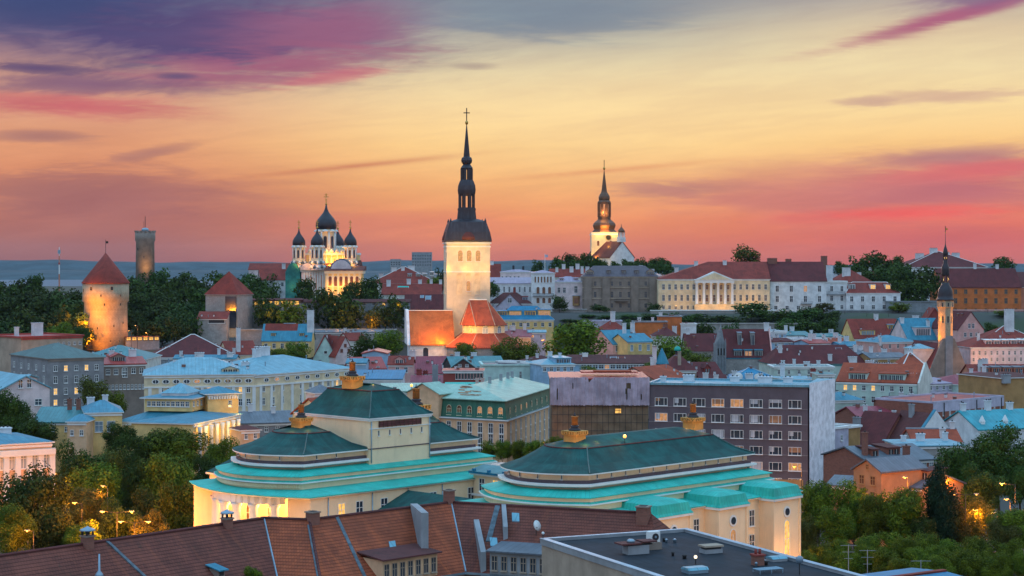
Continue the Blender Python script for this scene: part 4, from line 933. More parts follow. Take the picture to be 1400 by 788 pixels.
    # portico: back wall set in, six columns on the curve, closed corners
    bw = plan(-9.4, 28, 46.4, 65.6, 3.6, 3.4); m = MB(); m.prism(bw, -.5, 14.45, 'theatre_cream', bot=False)
    m.build('wall', root)
    cn = MB(); cn.box(-16.3, 41.4, -.5, -12.6, 46.8, 14.42, 'theatre_cream'); cn.box(-16.3, 65.2, -.5, -12.6, 70.6, 14.42, 'theatre_cream'); cn.box(-12.6, 41.4, -.5, 33, 43.1, 14.42, 'theatre_cream'); cn.build('corner_block', root)
    en = MB()
    arc = [(-16.5 - 4.3 * (1 - t * t), 56.0 + t * 9.0) for t in [1 - 2 * i / 16 for i in range(17)]]
    for a, b in zip(arc, arc[1:]): en.extr([(0, 0)] * 0 or [(a[0] - .15, 13.2), (a[0] + .9, 13.2), (a[0] + .9, 14.41), (a[0] - .15, 14.41)], b[1], a[1], 'trim', 'y')
    en.build('entablature', root)
    for t in (-.82, -.5, -.17, .17, .5, .82):
        c = MB(); c.lathe([(.95, 0), (.95, .5), (.78, .6), (.74, 7), (.64, 12.3), (.9, 12.8), (.95, 13.15)], 'trim', 16); put('column', c.mesh('column'), root, (-15.9 - 4.3 * (1 - t * t), 56.0 + t * 9.0, 0))
        x, y = tw(-14.7 - 4.1 * (1 - t * t), 56.0 + (t - .16) * 9.0); lamp(x, y, 12.6, 520, (1, .50, .12), .25)
    for t in (-.66, -.33, 0, .33, .66):
        for zz, hh in ((10.6, 3.0), (5.2, 5.4)): window(root, -12.8 - 3.6 * (1 - t * t), 56.0 + t * 11.6, zz, R(-90), 1.3, hh, 'litdim' if zz < 8 else 'brownglass', 'trim', False, True, True)
    for u, gl in ((-10.2, 'litwin'), (-6.6, 'glass'), (-1.5, 'glass'), (9, 'glass'), (13, 'glass'), (17.5, 'glass'), (21, 'glass'), (24.5, 'glass')): window(root, u, 41.4, 11.9, 0, 1.3, 2.5, gl, 'trim', False, True, True)
    window(root, -14, 41.4, 7, 0, 1.2, 2.5, 'glass', 'trim', False, True, True)
    sg = MB(); a = [(-9, 66.5), (20, 66.5), (20, 77.5), (-9, 77.5)]; sg.loft(a, 15.0, [(-3.5, 70), (16, 70), (16, 74), (-3.5, 74)], 18.2, 'darkgreen', True); sg.prism([(x + (.1 if x < 0 else -.1), y) for x, y in a], 14.7, 14.98, 'trim'); sg.build('side_roof', root); sg = MB(); sg.box(-8.4, 66.6, -.5, 19.5, 77, 14.68, 'theatre_cream'); sg.build('side_wing', root)
    for u, v, z0, z1 in ((-4, 41.28, 0, 14.3), (3.5, 41.28, 0, 14.3), (11, 41.28, 0, 14.3), (19.3, 41.28, 0, 14.3), (1.3, 47.46, 17.9, 24.5), (14.0, 47.46, 17.9, 24.5), (-12.9, 41.28, 0, 14.3)):
        dpp = MB(); dpp.tube((u, v, z0), (u, v, z1), .09, 'zinc', 8); dpp.build('downpipe', root)
    mo = MB(); mo.box(-12.7, 41.24, 9.3, 28, 41.42, 9.5, 'trim'); mo.box(-16.42, 41.28, 9.3, -12.5, 41.42, 9.5, 'trim'); mo.box(.86, 47.42, 23.3, 14.3, 47.58, 23.42, 'trim'); mo.build('moulding', root)
    # middle wing joining the halls, and the low dark green roof in the court
    lk = MB(); lk.box(18, 22.6, -.5, 27, 41.3, 15.6, 'theatre_cream'); lk.box(17.6, 22.5, 11.9, 18.02, 41.35, 12.2, 'trim'); lk.box(17.2, 22.45, 15.3, 18.02, 41.38, 15.6, 'trim'); lk.build('middle_wing', root)
    rl = MB(); rl.prism([(16.9, 22.4), (27.6, 22.4), (27.6, 41.38), (16.9, 41.38)], 15.62, 15.95, 'brightblue'); rl.extr([(16.8, 15.96), (27.7, 15.96), (24.6, 16.75), (20.4, 16.75)], 22.4, 41.38, 'bluegreen', 'y'); 
    for q in range(6): rl.box(16.9, 23 + q * 3.4, 15.96, 17.3, 23.5 + q * 3.4, 16.4, 'brightblue')
    rl.build('middle_roof', root)
    for q, v in enumerate((39.3, 36.2, 33.1, 30, 26.9, 24.2)):
        window(root, 18, v, 13.7, R(-90), 1.1, 2.0, 'litwin' if q == 1 else 'glass', 'trim', False, True, True); window(root, 18, v, 10.2, R(-90), 1.1, 2.0, 'litwin' if q == 1 else 'glass', 'trim', False, True, True)
    lg = MB(); lg.extr([(-6, 10.4), (3.4, 14.0), (6.5, 12.6), (6.5, 12.3), (3.4, 13.7), (-6, 10.1)], 19, 41.2, 'darkgreen', 'y'); lg.build('court_roof', root)
    lg = MB(); lg.box(-5.6, 19.2, -.5, 6.3, 41.1, 10.2, 'theatre_cream'); lg.build('court_wing', root)
    return root
theatre()
for u, v in ((1.5, 3.5), (9.5, 47.0)):   # small roof lamps on posts
    x, y = tw(u + 13, v); 
def post_lamp(x, y, z, h, label, P, white=False, cat='lamp', sz=.16):
    root = thing('roof_lamp', label, cat, (x, y, z))
    m = MB(); m.tube((0, 0, 0), (0, 0, h), .05, 'iron'); m.build('post', root)
    b = MB(); b.lathe([(sz * .5, h), (sz, h + sz * .6), (sz, h + sz * 1.4), (sz * .5, h + sz * 2)], 'lampwhite' if white else 'lamp', 10); b.build('bulb', root)
    if P: lamp(x, y, z + h + sz * 3, P, (1, .62, .25), .12)
x, y = tw(13.0, 4.6); post_lamp(x, y, 23.1, .9, 'bright lamp on the roof break beside the near roof lantern of the concert hall', 130, sz=.25)
x, y = tw(13.8, 51.6); post_lamp(x, y, 29.0, .3, 'small bright lamp at the right corner of the highest theatre roof', 60, sz=.22)

# ---------------------------------------------------------------- foreground: tiled courtyard house and flat roof
def poly_off(pts, d):   # offset a polyline to its right by d, mitred
    out = []
    for i, p in enumerate(pts):
        ns = []
        for a, b in ((i - 1, i), (i, i + 1)):
            if a < 0 or b >= len(pts): continue
            dx, dy = pts[b][0] - pts[a][0], pts[b][1] - pts[a][1]; l = math.hypot(dx, dy); ns.append((dy / l, -dx / l))
        nx, ny = sum(n[0] for n in ns) / len(ns), sum(n[1] for n in ns) / len(ns)
        l2 = nx * nx + ny * ny; out.append((p[0] + nx / l2 * d, p[1] + ny / l2 * d))
    return out
def front_house():
    zr = 22.0
    pt = lambda px, py, z=zr: (PX(px, (CAMZ - z) * F / (py - HZ)), (CAMZ - z) * F / (py - HZ))
    A = [pt(-90, 773), pt(361, 708.6), pt(423, 711), pt(617, 687), pt(890, 702)]
    root = thing('tiled_house', 'big foreground house around a courtyard, under rust red tiled roofs', 'house', (0, 190, 0))
    off = lambda p: (p[0], p[1] - 190)
    A = [off(p) for p in A]
    ze, run = 15.6, 8.6
    E = poly_off(A, run); Bk = poly_off(A, -run)
    r_ = MB()
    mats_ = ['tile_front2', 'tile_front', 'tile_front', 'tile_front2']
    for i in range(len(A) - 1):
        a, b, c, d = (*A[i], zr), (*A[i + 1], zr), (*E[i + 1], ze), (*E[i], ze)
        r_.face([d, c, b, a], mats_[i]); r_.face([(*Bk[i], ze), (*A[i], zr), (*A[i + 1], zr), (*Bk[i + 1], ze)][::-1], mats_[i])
        r_.face([(*E[i], ze - .25), (*E[i + 1], ze - .25), c, d], 'zinc'); r_.face([(*Bk[i], ze - .1), (*Bk[i + 1], ze - .1), (*E[i + 1], ze - .25), (*E[i], ze - .25)], 'darkwood')
    e = A[-1]; dx, dy = (A[-1][0] - A[-2][0]), (A[-1][1] - A[-2][1]); l = math.hypot(dx, dy); tip = (e[0] + dx / l * 4.5, e[1] + dy / l * 4.5)
    E2 = (E[-1][0] + dx / l * 4.5, E[-1][1] + dy / l * 4.5); B2 = (Bk[-1][0] + dx / l * 4.5, Bk[-1][1] + dy / l * 4.5)
    r_.face([(*E[-1], ze), (*E2, ze), (*e, zr)], 'tile_front2'); r_.face([(*E2, ze), (*B2, ze), (*e, zr)], 'tile_front2'); r_.face([(*B2, ze), (*Bk[-1], ze), (*e, zr)], 'tile_front2')
    ro = r_.build('roof', root)
    rg = MB()
    for i in range(len(A) - 1): rg.tube((*A[i], zr + .02), (*A[i + 1], zr + .02), .17, 'tile_brown', 8)
    for i in (1, 2, 3): rg.tube((*A[i], zr + .02), (*E[i], ze + .05), .16 if i == 2 else .10, 'tile_brown' if i == 2 else 'zinc', 6)
    put('ridge', rg.mesh('ridge'), ro)
    wl = MB(); wi = poly_off(A, run - .7); wk = poly_off(A, -run + .7)
    for i in range(len(A) - 1): wl.face([(*wi[i], 0), (*wi[i + 1], 0), (*wi[i + 1], ze - .2), (*wi[i], ze - .2)], 'peach' if i < 3 else 'brown_grey'); wl.face([(*wk[i], ze), (*wk[i + 1], ze), (*wk[i + 1], 0), (*wk[i], 0)], 'peach')
    wl.build('wall', root)
    def on(i, t, s):      # point of slope i, t along the ridge, s down the slope 0..1
        a = (A[i][0] + (A[i + 1][0] - A[i][0]) * t, A[i][1] + (A[i + 1][1] - A[i][1]) * t); b = (E[i][0] + (E[i + 1][0] - E[i][0]) * t, E[i][1] + (E[i + 1][1] - E[i][1]) * t)
        return (a[0] + (b[0] - a[0]) * s, a[1] + (b[1] - a[1]) * s, zr + (ze - zr) * s)
    def head(i): return math.atan2(A[i + 1][1] - A[i][1], A[i + 1][0] - A[i][0])
    def strip(i, t0, s0, t1, s1, w, m):
        p, q = Vector(on(i, t0, s0)), Vector(on(i, t1, s1)); mb = MB(); dr = (q - p); sd = Vector((-dr.y, dr.x, 0)).normalized() * w / 2; n_ = Vector((0, 0, .10))
        a, b, c, d = p - sd + n_, p + sd + n_, q + sd + n_, q - sd + n_; mb.face([a, d, c, b], m); up = Vector((0, 0, -.3)); mb.ring([a, b, c, d], [a + up, b + up, c + up, d + up], m); put('flashing', mb.mesh('flashing'), ro)
    strip(0, .31 + .17, .0, .44 + .17, .9, .42, 'flash'); strip(2, .18, 0, .30, .92, .38, 'flash'); strip(1, .97, .08, .97, .95, .38, 'flash'); strip(3, .24, .02, .17, .55, .6, 'flash')
    # chimneys
    def chimney(i, t, s, w, h, m, cap=None):
        x, y, z = on(i, t, s); mb = MB(); mb.box(-w / 2, -w / 2, -1.0, w / 2, w / 2, h, m); mb.box(-w / 2 - .1, -w / 2 - .1, h, w / 2 + .1, w / 2 + .1, h + .14, 'brown_grey')
        if cap:
            for q in range(4): mb.box((-w * .45, w * .3)[q % 2], (-w * .45, w * .3)[q // 2], h + .14, (-w * .3, w * .45)[q % 2], (-w * .3, w * .45)[q // 2], h + .6, 'dark')
            mb.lathe([(w * .85, h + .6), (w * .75, h + .75), (w * .2, h + .95), (.05, h + 1.05)], 'zinc', 14)
        if not cap: mb.box(-w * .3, -w * .3, h + .14, w * .3, w * .3, h + .2, 'dark')
        put('chimney', mb.mesh('chimney'), ro, (x, y, z), head(i))
    chimney(0, .42, .03, .95, .9, 'chimbrick', True); chimney(0, .868, .03, .9, .7, 'chimbrick', True); chimney(2, .02, .02, 1.1, .9, 'chimbrick'); chimney(2, .985, -.02, .95, 1.2, 'chimbrick'); chimney(3, .975, .1, 1.3, 1.4, 'chimbrick')
    x, y, z = on(0, .40, .55); v = MB(); v.box(-.35, -.35, -.6, .35, .35, 1.0, 'tan'); v.lathe([(.5, 1.0), (.35, 1.3), (.12, 1.6), (.08, 3.2)], 'zinc', 8); put('vent_pipe', v.mesh('vent_pipe'), ro, (x, y, z))
    # fire walls standing out of the slope
    for i, t, s0, s1, w, h in ((2, .72, .02, .80, .8, 2.7), (3, .115, .30, .98, .6, 2.2), (3, .27, .05, .5, .5, 1.4)):
        p, q = on(i, t, s0), on(i, t, s1); mb = MB(); L = math.hypot(q[0] - p[0], q[1] - p[1]); dz = q[2] - p[2]
        if i == 2: mb.extr([(0, -.6), (-L, dz - .6), (-L, 0.55), (0, .55)], -w / 2, w / 2, 'concrete')
        else: mb.extr([(0, -.6), (-L, dz - .6), (-L, dz + h), (0, .5)], -w / 2, w / 2, 'concrete')
        put('fire_wall', mb.mesh('fire_wall'), ro, p, math.atan2(q[1] - p[1], q[0] - p[0]) + R(90))
    # long dormers
    for i, t0, t1, s0, s1, n_, wm, rm in ((2, .40, .79, .60, .98, 7, 'peach', 'tile_brown'), (3, .155, .52, .62, 1.0, 6, 'concrete', 'greyroof')):
        p = on(i, t0, s1); q = on(i, t1, s1); hd = head(i); L = math.dist(p, q); dz = on(i, t0, s0)[2] - p[2]; D = math.dist(on(i, t0, s0)[:2], p[:2])
        mb = MB(); mb.box(0, 0, -.4, L, D, dz, wm); put('dormer', mb.mesh('dormer'), ro, p, hd); mb = MB()
        mb.extr([(-.5, dz + .02), (D + .4, dz + .45), (D + .4, dz + .6), (-.5, dz + .18)], -.3, L + .3, rm); put('dormer_roof', mb.mesh('dormer_roof'), ro, p, hd)
        for k in range(n_):
            a, b = win_mesh(L / n_ * .52, dz * .62, 'glass', 'tan', False, True, False); put('dormer_window', a, ro, (p[0] + math.cos(hd) * L * (k + .5) / n_, p[1] + math.sin(hd) * L * (k + .5) / n_, p[2] + dz * .5), hd)
    # small zinc-capped hatches low on the left slope
    for t, s in ((.625, .98), (.70, .88), (.79, .66), (.88, .5)):
        x, y, z = on(0, t, s); mb = MB(); mb.box(-.45, -.5, -.6, .45, .9, .75, 'brown_grey'); mb.extr([(-.9, .62), (1.3, 1.05), (1.3, 1.15), (-.9, .75)], -.65, .65, 'blue'); mb.box(-.3, -.52, .1, .3, -.5, .6, 'dark'); 
        if t < .85: put('hatch', mb.mesh('hatch'), ro, (x, y, z), head(0))
    for i, t, s in ((2, .52, .45), (3, .20, .50), (3, .33, .12)):
        p, q = Vector(on(i, t, s)), Vector(on(i, t, s + .12)); mb = MB(); d = (q - p); sd = Vector((math.cos(head(i)), math.sin(head(i)), 0)) * .45; u_ = Vector((0, 0, .12)); mb.face([p - sd + u_, q - sd + u_, q + sd + u_, p + sd + u_], 'paleblue'); mb.ring([p - sd + u_, q - sd + u_, q + sd + u_, p + sd + u_], [p - sd - u_, q - sd - u_, q + sd - u_, p + sd - u_], 'zinc'); put('rooflight', mb.mesh('rooflight'), ro)
    # eaves gutter posts on the courtyard side, aerial
    return on, off
_on, _ = front_house()
x, y, z = _on(3, .44, .42)
dish = thing('satellite_dish', 'white satellite dish on the dark red tiled slope beside the flat roof', 'dish', (x, y + 190, z))
m = MB(); m.tube((0, 0, -.2), (0, 0, 1.0), .04, 'iron'); m.build('mount', dish)
m = MB(); m.lathe([(.02, 0), (.35, .05), (.6, .16), (.62, .18), (.02, .06)], 'trim', 18); o = m.build('reflector', dish, (0, -.1, 1.1)); o.rotation_euler = (R(70), 0, R(50))
m = MB(); m.tube((0, 0, 0), (0, .5, 0), .03, 'iron'); o = m.build('feed_arm', dish, (.15, -.5, 1.0), R(40))

def flat_roof():
    z = 22.0
    pt = lambda px, py: (PX(px, (CAMZ - z) * F / (py - HZ)), (CAMZ - z) * F / (py - HZ))
    a = pt(740.6, 736.6); b = pt(938, 723); L = math.dist(a, b); hd = math.atan2(b[1] - a[1], b[0] - a[0]); D = 46
    root = thing('flat_roof_block', 'brown block with a wide dark flat roof and pale metal parapet in the foreground', 'building', (a[0], a[1], 0), hd)
    # local x along the back parapet, -y towards the camera
    w = MB(); w.box(0, -D, -.2, L, 0, z - .35, 'tan'); w.build('wall', root)
    r_ = MB(); r_.box(.4, -D + .4, z - .6, L - .4, -.4, z - .28, 'felt'); r_.build('roof', root)
    p = MB(); 
    for x0, y0, x1, y1 in ((-.12, -.42, L + .12, .12), (-.12, -D, .42, -.425), (L - .42, -D, L + .12, -.425)): p.box(x0, y0, z - .62, x1, y1, z, 'concrete'); p.box(x0 - .06, y0 - .004, z + .004, x1 + .06, y1 + .004, z + .05, 'coping')
    p.build('parapet', root)
    rw = MB(); rw.box(-.13, -20, 14, -.02, -17.6, 17.6, 'trim'); rw.box(-.16, -19.8, 14.1, -.12, -17.8, 17.4, 'brownglass'); rw.build('window', root)
    Wp = lambda x, y: (a[0] + x * math.cos(hd) - y * math.sin(hd), a[1] + x * math.sin(hd) + y * math.cos(hd))
    def local(px, py, zz=z - .28):
        Y = (CAMZ - zz) * F / (py - HZ); X = PX(px, Y); dx, dy = X - a[0], Y - a[1]; return dx * math.cos(hd) + dy * math.sin(hd), -dx * math.sin(hd) + dy * math.cos(hd)
    zt = z - .27
    def at(px, py): x, y = local(px, py); X, Y = Wp(x, y); return (X, Y, zt)
    # ventilation stacks, air conditioner, skylights, aerials: things standing on the roof
    o = thing('ventilation_unit', 'low brick ventilation stack with rusty plate lids on the flat roof', 'vent', at(870, 757), hd)
    m = MB(); m.box(-1.2, -.6, 0, 1.1, .6, .85, 'concrete'); m.build('base', o); m = MB(); m.box(-2.0, -.8, .98, .2, .8, 1.12, 'tile_brown'); m.box(.35, -.75, 1.1, 1.9, .75, 1.22, 'tile_brown'); m.box(-1.6, -.5, .85, 1.5, .5, .98, 'dark'); m.build('lid', o)
    m = MB(); m.lathe([(.4, 1.13), (.4, 1.3), (.25, 1.42), (.05, 1.45)], 'zinc', 12, -.6, 0); m.build('vent_cap', o)
    o = thing('air_conditioner', 'white air conditioning unit on a plinth with round fan grille', 'air conditioner', at(893, 751), hd)
    m = MB(); m.box(-.7, -.5, 0, .7, .5, .7, 'brown_grey'); m.build('plinth', o); m = MB(); m.box(-.62, -.3, .72, .62, .3, 1.75, 'trim'); m.build('casing', o); m = MB(); m.tube((0.1, -.34, 1.22), (.1, -.28, 1.22), .36, 'dark', 18); m.tube((.1, -.37, 1.22), (.1, -.33, 1.22), .12, 'zinc', 12); m.build('fan', o)
    o = thing('roof_vent', 'square vent with a brown slab on the flat roof, right of the air conditioner', 'vent', at(972, 756), hd)
    m = MB(); m.box(-.95, -.6, 0, .95, .6, .4, 'concrete'); m.build('base', o); m = MB(); m.box(-.85, -.5, .4, .85, .5, .62, 'dark'); m.build('louvre', o); m = MB(); m.box(-1.05, -.7, .62, 1.05, .7, .78, 'tan'); m.build('slab', o)
    o = thing('skylight', 'pale blue square skylight near the camera end of the flat roof', 'skylight', at(950, 783), hd)
    m = MB(); m.box(-1.0, -.7, 0, 1.0, .7, .3, 'zinc'); m.build('kerb', o); m = MB(); m.extr([(-.75, .3), (.75, .3), (.5, .52), (-.5, .52)], -1.05, 1.05, 'paleblue'); m.build('pane', o)
    o = thing('skylight', 'low domed skylight close to the right parapet of the flat roof', 'skylight', at(1062, 767), hd)
    m = MB(); m.box(-.8, -.6, 0, .8, .6, .25, 'concrete'); m.build('kerb', o); m = MB(); m.extr([(-.65, .25), (.65, .25), (.35, .45), (-.35, .45)], -.85, .85, 'paleblue'); m.build('pane', o)
    o = thing('chimney', 'dark red brick chimney with pipes on the flat roof', 'chimney', at(1036, 773), hd)
    m = MB(); m.box(-.45, -.45, 0, .45, .45, .9, 'chimbrick'); m.box(-.55, -.55, .9, .55, .55, 1.05, 'redwood'); m.build('stack', o); m = MB()
    for q in (-.22, .22): m.tube((q, 0, 1.05), (q, 0, 1.5), .13, 'redwood', 10)
    m.build('pipe', o)
    o = thing('metal_rack', 'low tangle of grey pipes and rails beside the red chimney', 'pipes', at(1050, 783), hd); m = MB()
    for q in range(5): m.tube((-1.3, -.5 + q * .25, .35), (1.3, -.5 + q * .25, .35), .05, 'zinc')
    for q in (-1.2, 0, 1.2): m.tube((q, -.6, .0), (q, -.6, .38), .05, 'zinc'); m.tube((q, .6, .0), (q, .6, .38), .05, 'zinc'); m.tube((q, -.6, .3), (q, .6, .3), .05, 'zinc')
    m.build('rail', o)
    for px, py, h, lb in ((951, 772, .55, 'small roof lamp with a glowing white top on the flat roof'),): X = at(px, py); post_lamp(X[0], X[1], X[2], h, lb, 0, True, sz=.15)
    o = thing('camera_globe', 'round glass lamp on a thin post at the right parapet', 'lamp', at(1093, 786), hd); m = MB(); m.tube((0, 0, 0), (0, 0, 1.3), .05, 'iron'); m.build('post', o); m = MB(); m.lathe([(.1, 1.0), (.3, 1.1), (.36, 1.35), (.3, 1.6), (.1, 1.7)], 'paleglass', 14); m.build('globe', o)
    X = Wp(.1, -.1); o = thing('finial_post', 'short post with a ball at the near left corner of the flat roof', 'post', (X[0], X[1], z), 0); m = MB(); m.tube((0, 0, 0), (0, 0, .45), .05, 'iron'); m.build('post', o); m = MB(); m.lathe([(.02, .4), (.14, .5), (.14, .62), (.02, .72)], 'trim', 10); m.build('ball', o)
    rr = random.Random(4)
    for q in range(9):
        px, py = rr.uniform(880, 1060), rr.uniform(738, 780); x, y = local(px, py)
        if 1 < x < L - 1: X = Wp(x, y); s = rr.uniform(.1, .22); m = MB(); m.lathe([(s, 0), (s, .25), (s * 1.5, .3), (s * .6, .42)], 'dark' if q % 2 else 'zinc', 8); o = m.build('vent_pipe', None, (X[0], X[1], zt)); tag(o, 'stubby vent pipe on the dark flat roof', 'vent pipe', 'vent pipes on the flat roof')
flat_roof()
# low blue roof at the very bottom right
h = house('low annex with blue metal roof at the bottom right edge', 1180, 168, 1330, 176, 8, 818, 791, 'gx', 'cream', 'brightblue', ridgem='tile', near=True)
# ---------------------------------------------------------------- the hill: long row of palaces (about 1 km away)
G1 = 'white chimneys'
house('long red-roofed palace wing with white walls left of the domed cathedral', 356, 1060, 404, 1064, 20, 383, 367, 'gx', 'white', 'tile', rows=[(389, 5, 4, 3)], chims=[(.2, 0, 2.5, 2)])
house('red-roofed range behind the white wing left of the cathedral', 340, 1100, 400, 1100, 14, 369, 360, 'gx', 'palepink', 'tile')
house('broad red tiled roof with many white chimneys right of the cathedral', 505, 1050, 600, 1052, 30, 388.5, 365, 'hip', 'pale', 'tile', hip=.9, ridgem='trim', chims=[(-.34, -.02, 2.5, 2.5), (-.15, -.1, 2.5, 3), (-.02, -.1, 2, 2), (.1, .0, 2.5, 4), (.28, 0, 2, 1.5), (.42, -.1, 2.5, 2.5)], dorms=[(.08, .4, 2.4, 1.8, 'zinc'), (.2, .4, 2.4, 1.8, 'zinc'), (.3, .4, 2.4, 1.8, 'zinc'), (.4, .5, 2.4, 1.8, 'zinc')])
house('red roof with grey chimneys and a turquoise rooflight below the chimneyed roof', 522, 985, 603, 985, 18, 403, 388, 'gx', 'pale', 'tile', chims=[(-.4, -.1, 3, 2.2), (-.06, .0, 2.4, 2.2), (.13, .02, 2.2, 2), (.32, .02, 2.4, 1.6), (.48, .0, 2, 1.6)], sky=[(-.15, .55, 6, 2.2, 'turq')])
house('plum coloured long roof with white gable end just left of the church tower', 553, 950, 606, 950, 16, 424, 402.5, 'gx', 'white', 'tile_dark', sky=[(.1, .55, 3, 4), (-.06, .75, 2, 2)])
house('small blue-grey roofed house beside the cathedral trees', 498, 985, 535, 985, 12, 411, 405, 'gx', 'stone', 'bluegreen', rows=[(414, 3, 3, 3)], lit={(0, 0), (0, 1)})
house('dark concrete office block on the horizon, the wider of the two', 563, 2400, 590, 2400, 18, 345.5, None, 'flat', 'concrete', 'felt', name='office_block', cat='office block', rows=[(350 + 4.2 * q, 1.3, 8, 1.6) for q in range(4)], fm='concrete', bars=False, trim='concrete', band=False, ov=0)
house('small dark concrete block on the horizon, the narrower of the two', 533.5, 2400, 547.5, 2400, 14, 355, None, 'flat', 'concrete', 'felt', name='office_block', cat='office block', rows=[(359 + 3 * q, 1.2, 4, 1.6) for q in range(2)], fm='concrete', bars=False, trim='concrete', band=False, ov=0)
house('red roof with two chimneys peeping out right of the church tower', 655, 1075, 684, 1075, 20, 385, 361, 'gx', 'pale', 'tile', chims=[(.1, 0, 1.6, 2)])
house('white palace upper storey under a flat lilac roof right of the church tower', 684, 1040, 729, 1040, 16, 372.5, 368.5, 'hip', 'palepink', 'lilacroof', rows=[(382, 8, 5, 2.2, .0, .62)], chims=[(-.1, 0, 2.0, 1.2, 'dark'), (.2, .1, 2, 1.2, 'dark')])
house('white lower palace wing with a row of narrow windows right of the church tower', 664, 1000, 728, 1000, 24, 388, 380, 'shed', 'white', 'lilacroof', rows=[(396, 7, 8, 1.9, .12, 1)])
house('grey cottage with lilac roof and a white-edged front gable', 679, 965, 715, 965, 14, 420, 401.5, 'gy', 'lilac', 'tile_brown', rows=[(411, 6, 1, 5, .3, .7)], trim='trim')
house('lilac tiled long roof behind the white-edged gable', 668, 985, 727, 985, 14, 416, 400, 'hip', 'lilac', 'tile_brown', chims=[(.1, 0, 2.4, 1.4, 'redwood')], hip=.6, dorms=[(.35, .3, 3, 2, 'tile')])
h = house('white tower-like palace block with arched windows and a long iron balcony', 726.5, 985, 758.5, 985, 20, 374, 369.5, 'hip', 'white', 'lilacroof', name='palace', rows=[(382.5, 8, 6, 2.0, .1, .9), (397, 9, 3, 4, .16, .9, True), (411, 7.5, 3, 4, .16, .9, True)], g='brownglass', bars=False)
w, d, H, rh = h['dims']; k = 985 / F; m = MB(); z = PZ(404.5, 985) - h.location.z; m.box(-w * .44, -d / 2 - 1.3, z - .3, w * .46, -d / 2, z, 'concrete')
for q in range(24): m.box(-w * .44 + q * w * .9 / 23 - .06, -d / 2 - 1.3, z, -w * .44 + q * w * .9 / 23 + .06, -d / 2 - 1.2, z + 1.1, 'iron')
m.box(-w * .44, -d / 2 - 1.34, z + 1.1, w * .46, -d / 2 - 1.16, z + 1.25, 'iron'); m.build('balcony', h)
h = house('cream palace with lavender mansard and a hanging yellow bay window', 758.5, 990, 796, 990, 18, 386, 378, 'hip', 'palepink', 'lilacroof', name='palace', hip=.35, rows=[(397, 7, 2, 3.4, .05, .45), (396, 9, 1, 4, .64, .9)], dorms=[(-.25, .25, 2.2, 1.3, 'lilacroof'), (.28, .25, 2.2, 1.3, 'lilacroof')])
w, d, H, rh = h['dims']; m = MB(); z = lambda p: PZ(p, 990) - h.location.z; m.prism([(w * .15, -d / 2), (w * .2, -d / 2 - 1.6), (w * .36, -d / 2 - 1.6), (w * .41, -d / 2)], z(418), z(405), 'ochre'); m.box(w * .14, -d / 2 - 1.8, z(405), w * .42, -d / 2, z(404), 'concrete'); m.box(w * .2, -d / 2 - 1.68, z(415), w * .36, -d / 2 - 1.6, z(407), 'brownglass'); m.build('bay', h)
house('red roof crowded with white chimneys behind the lavender mansard', 752, 1040, 800, 1040, 18, 379, 367.5, 'gx', 'pale', 'tile', chims=[(-.3, -.2, 2.4, 1.6), (-.1, 0, 2.4, 2), (.12, -.2, 3, 2.2), (.3, 0, 2.6, 2.2), (.42, -.3, 4, 1.6)])
h = house('large brown-grey palace with dark mansard roof, balconies and weathered front', 796.5, 985, 900, 985, 24, 379, 363.5, 'hip', 'brown_grey', 'purpleroof', name='palace', cat='palace', hip=.28, rows=[(388, 6, 9, 3.2), (403, 8, 9, 3.2), (418, 6, 9, 3.2)], g='glass', fm='tan', dorms=[(-.40, .2, 4, 3, 'purpleroof', 'glass', 'tan'), (.40, .2, 4, 3, 'purpleroof', 'glass', 'tan'), (-.15, .25, 2, 2, 'purpleroof'), (.05, .25, 2, 2, 'purpleroof'), (.22, .25, 2, 2, 'purpleroof')], chims=[(-.42, .2, 2.4, 2), (-.2, .2, 2, 2), (.0, .2, 2, 2), (.3, .2, 2.4, 2), (.46, .2, 2.6, 1.6)], trim='tan', lit=set(), dim={(1, 8)})
w, d, H, rh = h['dims']; z = lambda p: PZ(p, 985) - h.location.z; m = MB()
for p in (394, 409): m.box(-w / 2 - .2, -d / 2 - .35, z(p), w / 2 + .2, -d / 2, z(p) + .5, 'tan')
m.build('string_course', h); m = MB(); m.box(-w * .08, -d / 2 - 2, z(412), w * .1, -d / 2, z(411), 'brown_grey'); 
for q in range(16): m.box(-w * .08 + q * w * .18 / 15 - .07, -d / 2 - 2, z(411), -w * .08 + q * w * .18 / 15 + .07, -d / 2 - 1.86, z(408.5), 'iron')
m.build('balcony', h)
for q in (-.43, .43, -.19, .19): m = MB(); m.box(w * q - 2.0, -d / 2 - .8, 0, w * q + 2.0, -d / 2, H - .6, 'brown_grey'); m.build('bay', h)
